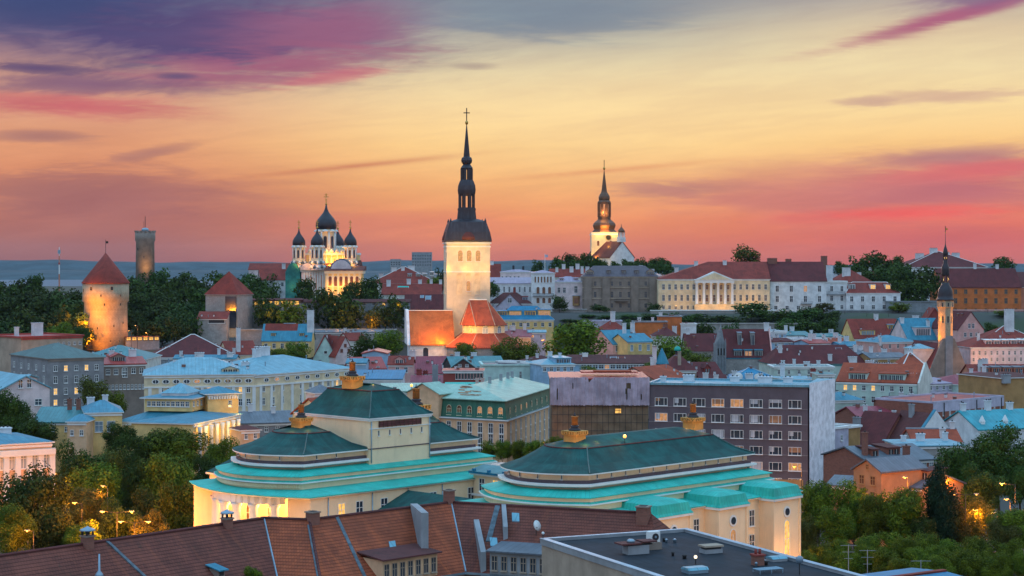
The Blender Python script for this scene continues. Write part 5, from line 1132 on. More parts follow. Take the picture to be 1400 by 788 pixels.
# the portico building
h = house('long cream government building with white columned portico lit from below', 900, 975, 1052.5, 975, 30, 382.5, 358, 'hipl', 'cream', 'tile', name='palace', cat='palace', hip=.95, rows=[(392.5, 7, 6, 3.2, .02, .345), (407.5, 8, 6, 3.2, .02, .345), (420.5, 5, 6, 3, .02, .345), (392.5, 7, 6, 3.2, .655, .99), (407.5, 8, 6, 3.2, .655, .99), (420.5, 5, 6, 3, .655, .99)], chims=[(-.32, -.12, 2.6, 2), (-.14, -.08, 2.4, 2), (.12, -.08, 2.4, 2), (.35, -.08, 2.8, 2.4)], trim='trim')
w, d, H, rh = h['dims']; k = 975 / F; z = lambda p: PZ(p, 975) - h.location.z; x0, x1 = -w * .165, w * .165
m = MB(); m.extr([(x0 - 1, z(383)), (x1 + 1, z(383)), (0, z(371.5))], -d / 2 - 3.4, -d / 2 + 8, 'trim', 'y'); m.extr([(x0 + 1.6, z(382.2)), (x1 - 1.6, z(382.2)), (0, z(373.3))], -d / 2 - 3.5, -d / 2 - 3.41, 'cream', 'y'); m.box(x0 - .6, -d / 2 - 3.2, z(387), x1 + .6, -d / 2, z(383.1), 'trim'); m.build('pediment', h)
for q in range(6):
    m = MB(); m.lathe([(.95, z(416)), (.95, z(415.3)), (.78, z(414.8)), (.66, z(389)), (.95, z(387.6)), (.95, z(387))], 'trim', 12); put('column', m.mesh('column'), h, (x0 + .4 + q * (x1 - x0 - .8) / 5, -d / 2 - 2.3, 0))
m = MB(); m.box(x0 - .8, -d / 2 - 3.2, 0, x1 + .8, -d / 2, z(416), 'cream'); m.build('podium', h)
for q in range(5):
    for p, hh in ((393, 6), (408, 9)): window(h, x0 + .4 + (q + .5) * (x1 - x0 - .8) / 5, -d / 2, z(p), 0, 3.2 * k, hh * k, 'brownglass')
for px in (927, 961, 988, 1021, 1034): lamp(PX(px, 970), 966.5, PZ(418, 970), 1000, (1, .46, .06), .5)
h = house('white palace with few windows under a tall red roof, right of the portico building', 1053, 978, 1130, 978, 28, 384.5, 358, 'gx', 'white', 'tile_dark', name='palace', cat='palace', rows=[(395, 8, 4, 4), (409, 8, 4, 4), (421, 5, 5, 4)], lit=set(), dim={(0, 2)}, chims=[(-.46, .1, 2, 1.2, 'chimbrick'), (-.4, 0, 1.6, 5, 'chimbrick'), (-.1, .05, 2.2, 3, 'chimbrick')])
w, d, H, rh = h['dims']; z = lambda p: PZ(p, 978) - h.location.z; m = MB(); m.box(w * .04, -d / 2 - 1.6, z(416), w * .24, -d / 2, z(415), 'concrete')
for q in range(12): m.box(w * .04 + q * w * .2 / 11 - .06, -d / 2 - 1.6, z(415), w * .04 + q * w * .2 / 11 + .06, -d / 2 - 1.48, z(412), 'iron')
m.build('balcony', h)
h = house('white link house with an iron roof terrace and big grey chimneys', 1130, 982, 1158, 982, 22, 386.5, 384, 'flat', 'white', 'greyroof', rows=[(395, 7, 2, 3.6), (408, 7, 2, 3.6), (420, 5, 2, 3.6)], chims=[(-.35, .3, 14, 3.2, 'chimbrick'), (-.1, .3, 9, 3.6)])
w, d, H, rh = h['dims']; m = MB()
for q in range(18): m.box(-w / 2 + q * w / 17 - .06, -d / 2 - 1.4, H * .62, -w / 2 + q * w / 17 + .06, -d / 2 - 1.28, H * .62 + 1.6, 'iron')
m.box(-w / 2, -d / 2 - 1.4, H * .6, w / 2, -d / 2, H * .62, 'concrete'); m.build('balcony', h)
house('white house with red mansard and two lit dormers at the end of the palace row', 1157, 980, 1231, 980, 22, 401.5, 386, 'hip', 'white', 'tile', hip=.25, rows=[(409, 7, 5, 4), (420, 5, 5, 4)], dorms=[(-.36, .35, 3, 3, 'tile', 'glass'), (.02, .35, 3, 3, 'tile', 'litwin'), (.3, .35, 3, 3, 'tile', 'litwin')], ridgem='trim')
house('red hipped roof with white chimney behind the two lit dormers', 1150, 1030, 1194, 1034, 22, 387, 369, 'hip', 'pale', 'tile', chims=[(-.2, -.2, 4, 4), (.25, -.1, 2, 2)])
house('small orange-red roof tucked in the trees behind the palace row', 1185, 1060, 1215, 1070, 16, 384, 371, 'gx', 'pale', 'tile', chims=[(.1, 0, 2, 1.6)])
house('very wide red hipped roof with four white chimneys on the skyline at right', 1236, 1150, 1350, 1150, 44, 366, 344, 'hip', 'white', 'tile_dark', hip=.85, rows=[(372, 5, 12, 3)], chims=[(-.22, .0, 3, 5), (-.05, 0, 3, 4.5), (.13, .02, 2, 2), (.22, .0, 3.4, 4.5)], ridgem='trim', name='palace', cat='palace')
house('long orange barracks-like palace with brown roof at the right edge', 1286, 1000, 1396, 1000, 26, 393, 367, 'gx', 'orange', 'tile_dark', name='palace', cat='palace', rows=[(399, 6, 8, 4), (411.5, 7, 8, 4), (424, 4, 8, 3)], chims=[(.0, .0, 2.5, 1.6), (.28, 0, 2, 1.6)], fm='ochre', trim='salmon')
house('pinkish end wing of the orange palace beneath a dark lilac roof', 1396, 1003, 1450, 1003, 24, 392, 372, 'gx', 'salmon', 'tile_brown', rows=[(400, 6, 3, 4), (412, 7, 3, 4)])
house('pink plinth wall and terrace under the orange palace', 1296, 990, 1420, 990, 5, 425, None, 'flat', 'pink', 'stone', name='terrace_wall', cat='wall', band=False, trim='pink', rows=[(431, 5, 6, 3)], g='dark')
# terraces and walls on the slope
house('grey stone retaining wall below the yellow bay window', 755, 975, 800, 972, 6, 424, None, 'flat', 'stone', 'stone', name='retaining_wall', cat='wall', band=False, trim='stone')
house('grey stone bastion wall left of the orange palace', 1212, 972, 1292, 968, 16, 413, None, 'flat', 'stonegrey', 'stonegrey', name='bastion_wall', cat='wall', band=False, trim='stonegrey')
house('pale stone terrace wall under the white palaces', 1128, 962, 1240, 962, 8, 426, None, 'flat', 'stonegrey', 'stonegrey', name='terrace_wall', cat='wall', band=False, trim='stonegrey')
house('long grey hillside wall above the slender dark church gable', 938, 905, 1090, 905, 5, 443.5, None, 'flat', 'stone', 'stone', name='hillside_wall', cat='wall', band=False, trim='stone')
house('stone edge of the lit terrace before the portico building', 890, 955, 1060, 955, 4, 425.5, None, 'flat', 'stone', 'stone', name='terrace_wall', cat='wall', band=False, trim='trim')
# old town wall with roofed gallery on the left
h = house('old town wall with a lit wooden gallery between the square tower and the trees', 326, 895, 412, 905, 7, 421, 408, 'gx', 'stone', 'tile_dark', name='town_wall', cat='wall', band=False, lit={(0, q) for q in range(9)}, rows=[(415, 5, 9, 6, .02, .98)], fm='darkwood', z_eave=PZ(411, 895), ov=1)
house('grey old town wall stretch under the cathedral trees', 410, 905, 560, 905, 5, 413, 409, 'gx', 'stonegrey', 'tile_brown', name='town_wall', cat='wall', band=False, ov=.6, rows=[(416, 3, 10, 4, 0, .9)], lit={(0, 3), (0, 4), (0, 8)}, fm='stone')
house('stone rampart terrace under the old town wall', 325, 872, 540, 872, 8, 452, None, 'flat', 'stonegrey', 'stone', name='rampart_wall', cat='wall', band=False, trim='stone')
house('low grey stone guard house with red roof at the left foot of the square tower', 270, 868, 310, 868, 8, 436, 427, 'shed', 'stone', 'tile', rows=[(439, 6, 1, 22, .3, 1)], g='dark', bars=False)
house('roofed lit gallery on a low wall right of the round stone tower', 172, 845, 218, 850, 5, 467, 460, 'gx', 'stonegrey', 'tile_brown', name='town_wall', cat='wall', band=False, lit={(0, q) for q in range(6)}, rows=[(463.5, 4, 6, 5.4)], z_eave=PZ(461.5, 845), fm='darkwood')

# ---------------------------------------------------------------- left middle ground
house('yellow house with two-tone blue and red mansard roof behind the long pale roof', 358, 820, 425, 820, 16, 466, 443, 'gx', 'yellow', 'blue', rows=[(473, 6, 6, 4)], chims=[(.47, -.2, 9, 3), (.02, .1, 1.5, 5, 'zinc')], dorms=[(-.28, .25, 2, 1.4, 'blue', 'dark'), (.30, .25, 2, 1.4, 'blue', 'dark')], name='town_house')
m = MB(); h = bpy.data.objects['town_house']; w, d, H, rh = h['dims']; s = rh / (d / 2)
m.extr([(-d * .24, H + rh - s * d * .24 + .12), (0, H + rh + .12), (d * .24, H + rh - s * d * .24 + .12), (d * .24, H + rh - s * d * .24), (0, H + rh), (-d * .24, H + rh - s * d * .24)], -w * .47, w * .2, 'tile'); put('roof_tiles', m.mesh('roof_tiles'), h)
house('pale green plastered gable with a small dark attic window', 428, 800, 461, 800, 22, 490, 459, 'gy', 'palegreen', 'tile_dark', rows=[(482, 3.5, 1, 4, .42, .62)], g='dark', bars=False)
house('narrow white gable with timber pattern beside the green gable', 459, 795, 485, 800, 20, 487, 460, 'gy', 'palepink', 'tile', rows=[(473, 4, 1, 3.4, .3, .7), (480, 4, 2, 3.4, .12, .88)], g='brownglass', fm='redwood')
house('small red roof by the trees below the town wall', 478, 830, 502, 835, 12, 466, 455, 'gx', 'pale', 'tile', chims=[(-.4, 0, 2, 1)])
house('long grey wall house behind the two gables', 425, 850, 520, 850, 10, 455, 452, 'shed', 'stone', 'greyroof')
house('long maroon hipped roof with white ridge behind the blue-roofed building', 204, 700, 324, 706, 30, 490, 457.5, 'hip', 'stonegrey', 'tile_dark', hip=.95, ridgem='trim', chims=[(.48, 0, 2.4, 1.2)])
house('red roof with a tall white chimney left of the yellow house', 312, 745, 352, 750, 16, 485, 466, 'gx', 'cream', 'tile', chims=[(-.12, -.4, 9.5, 1.6)])
house('pale clutter of small white roof sheds before the maroon roof', 238, 640, 322, 640, 8, 491, 485, 'gx', 'white', 'blue', chims=[(-.4, -.3, 2, 1), (-.1, -.3, 1.5, 3), (.2, 0, 2, 1), (.4, -.3, 1.5, 2)])
house('flat red-topped tenement with a blind sunset-lit side wall at far left', 29, 560, 113, 575, 22, 462.5, None, 'flat', 'tan', 'redmetal', name='tenement', cat='apartment house', trim='redmetal', ov=.4, chims=[(-.4, -.2, 3, 1.2), (.05, 0, 4, 3)], rows=[(472, 4, 5, 3, .55, 1)])
h = house('grey five-storey tenement with green roof and some lit windows', 65.5, 497, 142, 506, 30, 492, 469, 'hip', 'grey', 'greengrey', name='tenement', cat='apartment house', hip=.6, rows=[(504.5, 7, 5, 4.6, .04, .96), (520, 9, 5, 4.6, .04, .96), (536, 8, 5, 4.4, .04, .96), (551, 7, 5, 4.6, .04, .96)], lit={(0, 1), (0, 3), (2, 0), (2, 2), (3, 0)}, srows={'L': 5}, near=True, trim='brown_grey')
house('long pale green roof behind the tenement, below the round tower', 104, 620, 200, 620, 26, 492, 472, 'hip', 'pale', 'bluegreen', hip=1.2)
h = house('brown plastered house with red roof, red dormer and white trimmed windows', 141, 512, 199, 516, 18, 499, 487.5, 'gx', 'brown_grey', 'redmetal', rows=[(509, 7, 3, 5, .02, .58), (510, 12, 1, 6, .4, .62), (508, 7, 2, 5, .62, 1), (530, 6, 11, 2.6)], dorms=[(-.1, .35, 4, 2.2, 'redmetal', 'glass', 1)], chims=[(-.2, .0, 1.6, 1.4), (.3, 0, 1.8, 2)], near=True)
house('white house gable with pale roof and a twin attic window at the left edge', 2, 418, 68, 424, 22, 533, 513.5, 'gy', 'palepink', 'paleblue', rows=[(526, 11, 2, 5.5, .30, .66), (552, 8, 1, 9, .60, .92)], near=True)
house('low pale roof behind the white gable at the left edge', -60, 436, 30, 436, 14, 522, 512, 'gx', 'palepink', 'paleblue')
# long white building with the light blue roof, slightly bent
h = house('long cream building with light blue metal roof, left half', 197, 456, 348, 461, 24, 514.5, 488.5, 'hip', 'cream', 'paleblue', name='long_building', cat='building', hip=.45, near=True, rows=[(534, 9, 12, 4.6, .12, .98), (552, 9, 12, 4.6, .12, .98)], lit={(0, 6), (0, 10), (0, 7)}, dorms=[(.28, .12, 4.2, 1.6, 'paleblue', 'dark', 'cream')], chims=[(.43, -.02, 1.8, 2)], fm='trim')
h2 = house('long cream building with light blue metal roof, right half bent back', 348, 461, 481, 492, 24, 514.2, 486, 'hip', 'cream', 'paleblue', name='long_building', cat='building', hip=.6, near=True, rows=[(532, 9, 10, 4.6, .04, .98), (550, 9, 10, 4.6, .04, .98)], lit={(0, 8)}, chims=[(-.05, .05, 2.6, 3.4), (-.14, .0, 2, 2)])
for hh, n_, lit_ in ((h, 10, (4,)), (h2, 9, (1,))):
    w, d, H, rh = hh['dims']; z = PZ(521, 460) - hh.location.z
    for q in range(n_):
        m = MB(); m.tube((0, -.12, 0), (0, .0, 0), .78, 'trim', 18); m.tube((0, -.16, 0), (0, -.02, 0), .56, 'litdim' if q in lit_ else 'glass', 16); m.box(-.05, -.18, -.56, .05, -.15, .56, 'trim'); o = put('oval_window', m.mesh('oval_window'), hh, (-w / 2 + w * (q + 1.1) / (n_ + .7), -d / 2, z - (.0 if hh is h else .05))); o.scale = (1.25, 1, .8)
    m = MB()
    for q in range(n_ + 1): x = -w / 2 + w * (q + .55) / (n_ + .6); m.box(x - .42, -d / 2 - .22, 0, x + .42, -d / 2, z - 1.6, 'trim')
    m.build('pilaster', hh); m = MB(); m.box(-w / 2 - .1, -d / 2 - .3, z - 1.6, w / 2 + .1, -d / 2, z - 1.2, 'trim'); m.build('string_course', hh)
# drama theatre, yellow with blue roofs
house('yellow theatre block with big square windows and blue hipped roof among trees', 117, 392, 167, 394, 16, 566, 547, 'hip', 'yellow', 'blue', near=True, rows=[(584, 14, 2, 10, .2, .86)], chims=[(.1, .2, 1.6, 1.2), (-.3, .3, 1.5, 1.6)], g='paleglass')
house('wide yellow theatre hall with low blue roof', 160, 396, 264, 394, 26, 578, 553, 'hip', 'yellow', 'blue', hip=.5, near=True, rows=[(587, 9, 1, 5, .0, .1)], chims=[(.12, -.05, 1.8, 1.4), (-.34, .1, 2.4, 1.2)])
h = house('glazed yellow roof pavilion with blue pyramid cap on the theatre hall', 198, 402, 262, 400, 12, 545, 538, 'hip', 'yellow', 'blue', hip=.4, near=True, base=PZ(562, 402), rows=[(552, 6, 9, 4.4, .04, .96)], srows={'R': 5}, g='glass', ov=.9)
w, d, H, rh = h['dims']; m = MB(); m.box(-w * .22, -d * .32, H + .5, w * .34, d * .32, H + rh + .3, 'white'); pr = rect(w * .6, d * .7); pr = [(x + w * .06, y) for x, y in pr]; m.loft(pr, H + rh + .3, [(x * .06 + w * .06, y * .06) for x, y in pr], H + rh + 2.3, 'paleblue', True); m.build('roof_cap', h)
h = house('square yellow theatre tower with blue cap and glowing right side', 284, 405, 326, 408, 7, 540, 528, 'pyr', 'yellow', 'blue', near=True, rows=[(553, 8, 1, 4, .55, .9)], ov=.8, name='theatre_tower', cat='tower')
w, d, H, rh = h['dims']; m = MB()
for q in range(12): x = -w / 2 + w * (q + .5) / 12; m.box(x - .16, -d / 2 - .5, H - 1.0, x + .16, -d / 2, H - .3, 'trim')
m.build('bracket', h)
h = house('lit theatre porch with a row of white columns facing right', 264, 380, 328, 404, 14, 581, 566, 'hip', 'yellow', 'blue', hip=.4, near=True, name='theatre_porch', cat='building')
w, d, H, rh = h['dims']
for q in range(8): m = MB(); m.lathe([(.42, 0), (.38, H * .9), (.5, H - .6)], 'trim', 10); put('column', m.mesh('column'), h, (-w / 2 + w * (q + .5) / 8.5, -d / 2 - .9, 0))
for px, yy in ((272, 383), (290, 389), (304, 394), (317, 399)): lamp(PX(px, yy) + 2.6, yy - 1, PZ(586, yy), 420, (1, .56, .10), .3)
lamp(PX(329, 405), 404, PZ(559, 405), 400, (1, .55, .12), .3)
house('long low blue roof with brick chimneys over a yellow wing, left of the theatre', 46, 400, 118, 400, 16, 578, 556, 'gx', 'yellow', 'bluegreen', near=True, rows=[(587, 6, 4, 4)], chims=[(.05, -.1, 2.2, .9, 'chimbrick'), (.22, -.1, 2.2, .9, 'chimbrick')])
house('small orange theatre annex with blue tent roof', 92, 386, 118, 386, 8, 578, 566, 'hip', 'peach', 'blue', near=True, rows=[(592, 7, 2, 4)])
# neoclassical corner at the left edge
h = house('salmon pink classical building with white pilasters and blue roof at the left edge', -40, 318, 71, 326, 20, 612, 592, 'hip', 'peach', 'blue', near=True, name='corner_building', cat='building', hip=.4, rows=[(634, 22, 7, 7)], g='paleglass', chims=[(.14, .1, .9, 3)])
w, d, H, rh = h['dims']; m = MB()
for q in range(8): x = -w / 2 + w * q / 7; m.box(x - .5, -d / 2 - .35, 0, x + .5, -d / 2, H - 2, 'trim')
m.box(-w / 2 - .5, -d / 2 - .6, H - 2, w / 2 + .5, -d / 2 - .02, H - .9, 'trim'); m.build('pilaster', h)
lamp(PX(40, 312), 308, PZ(668, 312), 1500, (1, .42, .08), .4); lamp(PX(10, 312), 308, PZ(668, 312), 1300, (1, .42, .08), .4)

# ---------------------------------------------------------------- centre: between the church and the theatre
house('yellow house with vivid blue roof and four wide dormers below the white palaces', 677, 850, 757, 850, 16, 438, 418.5, 'hip', 'yellow', 'brightblue', hip=.5, rows=[(444, 5, 8, 3.6)], dorms=[(-.38, .3, 5, 2.2, 'brightblue'), (-.16, .3, 6, 2.4, 'brightblue', 'litdim'), (.1, .3, 5.4, 2.4, 'brightblue'), (.34, .3, 6, 2.8, 'brightblue', 'litdim')])
house('flat magenta roof house beneath the blue four-dormer roof', 684, 792, 726, 792, 16, 461, 451, 'shed', 'peach', 'magenta', chims=[(-.35, .3, 2, 2.5), (-.1, .4, 2, 2.6), (.3, .4, 3, 1.4)])
house('slim pale house between the big tree and the magenta roof', 722, 800, 746, 800, 12, 455, 451, 'gx', 'lilac', 'paleblue', rows=[(460, 4, 2, 3)])
house('crimson hipped roof house with orange side right of the big tree', 826, 790, 871, 796, 18, 462, 438, 'hip', 'peach', 'tile', hip=.9, rows=[(469, 6, 4, 3.6)], dorms=[(-.3, .1, 5, 2.6, 'tile', 'glass')], chims=[(.02, -.02, 4, 1.8)])
house('pink and yellow house with wide light blue metal roof right of the crimson roof', 838, 770, 880, 778, 18, 471, 451, 'gx', 'pink', 'blue', rows=[(477, 8, 4, 3.6)], chims=[(.1, -.2, 5, 1.4), (.45, -.1, 4, 1.6)])
house('yellow house under a sloping blue roof wedge beside the leafy tree', 858, 764, 892, 770, 14, 468, 456, 'gx', 'yellow', 'blue', rows=[(476, 8, 3, 4)], g='paleglass')
house('orange-red brick block under the portico terrace', 901, 862, 932, 862, 12, 433.5, None, 'flat', 'orange', 'tile_orange', band=False, trim='concrete', chims=[(-.4, -.2, 2, 1.6)])
house('long low orange brick range left of the orange block', 866, 850, 912, 850, 10, 441, None, 'flat', 'orange', 'redmetal', band=False, trim='concrete', chims=[(-.3, .1, 2, 1.6), (.1, .1, 2, 1.2)])
house('maroon tent roof behind the leafy tree', 894, 805, 930, 805, 18, 461, 447, 'pyr', 'pale', 'tile_dark', chims=[(.35, 0, 3, 2), (0, 0, 1, 2, 'chimbrick')])
house('lilac wall and garden terrace right of the big round tree', 795, 860, 850, 860, 10, 440, None, 'flat', 'lilac', 'lilacroof', band=False, trim='lilac')
house('white flat-topped house on the slope left of the hillside wall', 931, 860, 952, 860, 10, 444, 442, 'flat', 'white', 'redmetal')
house('long brown roof with a strip of blue windows in front of the big tree', 778, 645, 892, 645, 14, 497, 485, 'gx', 'bluewall', 'tile_brown', rows=[(501.5, 5.5, 12, 6, .14, .98)], dim={(0, 4)}, chims=[(-.3, -.1, 1, 2, 'trim')], sky=[(.05, .4, 3, 2.4), (.13, .4, 3, 2.4, 'tile_orange')])
house('brown tiled roof with pale chimney pots beside the leafy trees', 698, 655, 790, 660, 16, 503, 486, 'hip', 'lilac', 'tile_brown', hip=.9, chims=[(-.2, -.1, 1.4, .9), (-.05, -.1, 1.4, 1), (.25, 0, 1.8, 1), (.36, 0, 1.8, 1), (.48, 0, 1.6, 1.2)])
house('dark maroon roof left of the slender gothic gable', 938, 750, 992, 750, 18, 480, 456, 'gx', 'stone', 'tile_dark', chims=[(-.4, 0, 1.5, 1.6)])
h = house('tall maroon church-like roof with two white long dormers and three blue eyed dormers', 990, 735, 1054, 735, 18, 489, 450, 'gx', 'stone', 'tile_dark', dorms=[(-.14, .42, 1.5, 5, 'zinc', 'glass'), (.14, .42, 1.5, 5, 'zinc', 'glass'), (-.2, .04, 3.2, 2.4, 'blue', 'dark'), (.02, .04, 3.2, 2.4, 'blue', 'litdim'), (.24, .04, 3.2, 2.4, 'blue', 'dark')], chims=[(.47, 0, 2.4, 2)], ov=.2, name='hall_house', trim='blue')
w, d, H, rh = h['dims']; m = MB(); m.extr([(-d / 2 - .4, H - 2), (d / 2, H - 2), (d / 2, H), (0, H + rh + .9), (-d / 2 - .4, H + .6)], -w / 2 - .7, -w / 2 - .2, 'pink'); m.extr([(-d / 2 - .4, H - 2), (d / 2, H - 2), (d / 2, H), (0, H + rh + .9), (-d / 2 - .4, H + .6)], w / 2 + .2, w / 2 + .7, 'pink'); m.build('parapet', h)
g = thing('gothic_gable', 'slender dark grey gothic front with pinnacles beside the tall maroon roof', 'chapel', (PX(985, 728), 728, ground(80, 728)), R(4)); k = 728 / F; z = lambda p: PZ(p, 728) - g.location.z
m = MB(); m.box(-6 * k, -1.5, 0, 6 * k, 6, z(470), 'stonegrey'); m.extr([(-6 * k, z(470)), (6 * k, z(470)), (3 * k, z(461)), (1.6 * k, z(452)), (-1.6 * k, z(452)), (-3 * k, z(461))], -1.5, 4, 'stonegrey', 'y'); m.build('wall', g)
m = MB()
for q in (-6, -2, 2, 6): m.lathe([(1.0 * k, 0), (1.0 * k, z(472)), (1.2 * k, z(471)), (.1, z(463))], 'stonegrey', 4, q * k, -1.7, R(45), False)
m.lathe([(1.5 * k, z(455)), (1.3 * k, z(452)), (.1, z(443))], 'stonegrey', 6, 0, -.5); m.build('pinnacle', g)
for q in (-4, 0, 4): window(g, q * k, -1.5, z(481), 0, 2 * k, 10 * k, 'dark', 'stone', True, False)
house('very long maroon roof with blue roof hatches in the middle of the old town', 1055, 690, 1186, 694, 20, 499, 471.5, 'hip', 'greenish', 'tile_dark', hip=.3, sky=[(-.36, .6, 2.2, 3), (.26, .55, 2.4, 3.4), (.10, .1, 4, 2.5)], chims=[(-.37, -.2, 3, 1.4), (.12, -.42, 2.5, 1.4), (.35, -.45, 2, 3)], trim='bluegreen')
house('greenish flat-roofed house with red lean-to under the very long maroon roof', 1058, 640, 1140, 640, 14, 503, 501, 'flat', 'greenish', 'bluegreen', chims=[(-.3, 0, 2, 1.2), (-.1, .1, 2.4, 1), (.1, 0, 1.6, 2), (.3, 0, 2, 1.2)], rows=[(509, 5, 6, 3)])
for i, (a, b, y, e, r_, rt, wl, rm, lb) in enumerate([
    (1040, 1075, 800, 456, 452, 'flat', 'bluewall', 'paleblue', 'pale blue flat roof left of the round pink chimney stack'),
    (1056, 1084, 770, 468, 462, 'gx', 'bluewall', 'tile_dark', 'little maroon roof with blue front above the long maroon roof'),
    (1072, 1108, 815, 459, 453, 'gx', 'greenish', 'bluegreen', 'sea-green metal roof under the dark hillside trees'),
    (1085, 1130, 775, 468, 462, 'flat', 'bluewall', 'lilacroof', 'lilac flat roof below the sea-green roof'),
    (1106, 1136, 760, 470, 464, 'gx', 'bluewall', 'redmetal', 'small bright red roof amid blue walls'),
    (1104, 1152, 815, 461, 456, 'gx', 'greenish', 'bluegreen', 'long pale sea-green roof below the hillside trees'),
    (1134, 1160, 780, 468, 462, 'gx', 'orange', 'tile_orange', 'small orange roof next to the pink chimney stack'),
    (1152, 1180, 760, 474, 467, 'gx', 'bluewall', 'blue', 'blue corner roof at the end of the orange roof'),
    (1160, 1200, 700, 488, 478, 'hip', 'lilac', 'greyroof', 'grey hipped roof beside the flat-roofed brick house'),
    (1190, 1240, 690, 490, 482, 'gx', 'ochre', 'greyroof', 'low grey roofs in front of the brick house'),
]): house(lb, a, y, b, y + 4, 12, e, r_, rt, wl, rm, chims=[(rnd.uniform(-.4, 0), rnd.uniform(-.2, .2), rnd.uniform(1.5, 3), 1.3), (rnd.uniform(.05, .42), .1, rnd.uniform(1.2, 2.4), 1.8)], rows=[((e + 4), 4, 3, 3)])
house('dark red roofs with a small dormer in front of the gothic gable', 940, 610, 991, 614, 18, 519, 495, 'gx', 'redwood', 'tile_dark', dorms=[(.12, .3, 2.2, 3, 'tile_dark', 'glass', 1)], chims=[(-.44, -.3, 3, 1)])
house('dark red tent roof with a green copper dome lantern on top', 908, 605, 952, 605, 20, 508, 482, 'pyr', 'tan', 'tile_dark', chims=[(.0, -.35, 4.5, 1.1, 'tan')], name='domed_house')
h = bpy.data.objects['domed_house']; w, d, H, rh = h['dims']; m = MB(); m.lathe([(.8, H + rh - 1.0), (.75, H + rh + .6)], 'dark', 8); m.lathe([(1.15, H + rh + .6), (1.1, H + rh + 1.2), (.8, H + rh + 1.8), (.2, H + rh + 2.1)], 'turq', 14); m.build('dome_lantern', h)
t = thing('turret', 'small round white turret with a light blue cone roof and twin chimney', 'turret', (PX(905, 590), 590, ground(50, 590)), 0); k = 590 / F; z = lambda p: PZ(p, 590) - t.location.z
m = MB(); m.lathe([(7.4 * k, 0), (7.4 * k, z(498))], 'palepink', 18); m.build('wall', t); m = MB(); m.lathe([(10 * k, z(498)), (9.6 * k, z(496.6)), (5 * k, z(486)), (.1, z(476))], 'blue', 18); m.build('roof', t); m = MB(); m.box(-13 * k, -1, 0, -7.6 * k, 1.4, z(474), 'palepink'); m.box(-13.4 * k, -1.2, z(474), -7.2 * k, 1.6, z(473), 'tan'); m.build('chimney', t); window(t, 0, -7.4 * k, z(504), 0, 1.2, 2.2, 'dark', 'trim', False, False)
house('tan gable house before the turret with an orange roof', 896, 560, 940, 575, 16, 520, 500, 'gx', 'tan', 'tile_orange', chims=[(.2, .1, 3, 1)])
house('deep blue roof with white dishes and vents behind the purple office block', 995, 560, 1072, 562, 16, 524, 503.5, 'hip', 'pale', 'brightblue', hip=.9, ridgem='zinc', chims=[(-.35, -.35, 2.2, 1.4), (-.1, -.4, 1.8, 2.2), (.1, -.4, 1.8, 1.4)])
for q, (px, lb) in enumerate(((1010, 'larger round white dish before the deep blue roof'), (1034, 'smaller round dish before the deep blue roof'))):
    o = thing('satellite_dish', lb, 'dish', (PX(px, 545), 545, PZ(524, 545)), R(-20 + 40 * q)); m = MB(); m.tube((0, .2, -6), (0, .2, 1.6), .07, 'iron'); m.build('mount', o); m = MB(); m.lathe([(.05, 0), (.8, .12), (1.3 - .4 * q, .4), (1.3 - .4 * q, .46), (.05, .1)], 'trim', 18); r_ = m.build('reflector', o, (0, 0, 1.8)); r_.rotation_euler = (R(80), 0, 0)
house('small red house with white striped gable left of the deep blue roof', 958, 560, 994, 560, 12, 525, 512, 'gx', 'redwood', 'tile_dark', chims=[(-.3, -.4, 2.6, 1.6), (.1, -.4, 2, 1.4)], rows=[(529, 5, 4, 3)])
house('flat grey-blue roof with bright white tarpaulin heaps right of the deep blue roof', 1076, 545, 1130, 548, 14, 520, 514, 'hip', 'greenish', 'paleblue', chims=[(.3, -.2, 2.5, 1.4, 'redwood'), (-.3, .2, 4, 1.2)], rows=[(526, 5, 4, 3)])
house('narrow whitewashed tower house at the right end of the purple office', 1118, 500, 1141, 500, 10, 513, 509, 'hip', 'greenish', 'bluegreen', rows=[(517, 5, 2, 4)])
# left of centre
house('pale hall with a white curved-looking roof edge behind the theatre lantern', 495, 612, 529, 612, 16, 484, 479, 'gy', 'bluewall', 'redmetal')
house('pale cottage with crimson roof below the white-edged hall', 486, 575, 527, 578, 14, 505, 488, 'gx', 'palepink', 'redmetal', rows=[(504, 4, 2, 4)], g='dark')
house('broad flat blue roof behind the highest theatre roof', 484, 520, 549, 520, 16, 519, 507, 'shed', 'white', 'brightblue')
house('blue roofed white house between the long pale roof and the theatre lantern', 474, 565, 500, 565, 12, 497, 490, 'gx', 'bluewall', 'blue')
house('pink house with red gabled attic behind the theatre', 531, 600, 564, 600, 12, 499, 486.5, 'gx', 'pink', 'tile', rows=[(506, 7, 2, 4.4, .2, .9)], dorms=[(-.05, .1, 3, 2.4, 'tile', 'glass', 1)], chims=[(.46, 0, 1.5, 2, 'palepink')])
house('long magenta roof in front of the church nave', 563, 660, 640, 664, 16, 511, 487, 'gx', 'pink', 'magenta', chims=[(.1, -.4, 2, 2)], sky=[(.2, .55, 3, 2)])
house('maroon low roof with cluttered pipes and a tall grey chimney stack', 562, 545, 609, 545, 12, 527, 513, 'gx', 'pale', 'magenta', chims=[(.2, -.45, 5.6, 1.7, 'concrete'), (-.3, .1, 2, 1.6, 'redwood'), (-.12, .2, 2, 1.4, 'redwood')])
house('red-pillared brick house with white side behind the turquoise roof', 606, 530, 660, 530, 12, 508, 504, 'hip', 'redwood', 'redmetal', rows=[(514, 9, 9, 2.6, .3, 1)], fm='trim', g='dark', bars=False)
house('slate-blue double roof with dark front gable below the church chancel', 618, 620, 690, 624, 16, 502, 487, 'gx', 'dark', 'bluegreen', chims=[(-.3, .1, 1.8, 1.6), (.02, .1, 1.6, 1.8)])
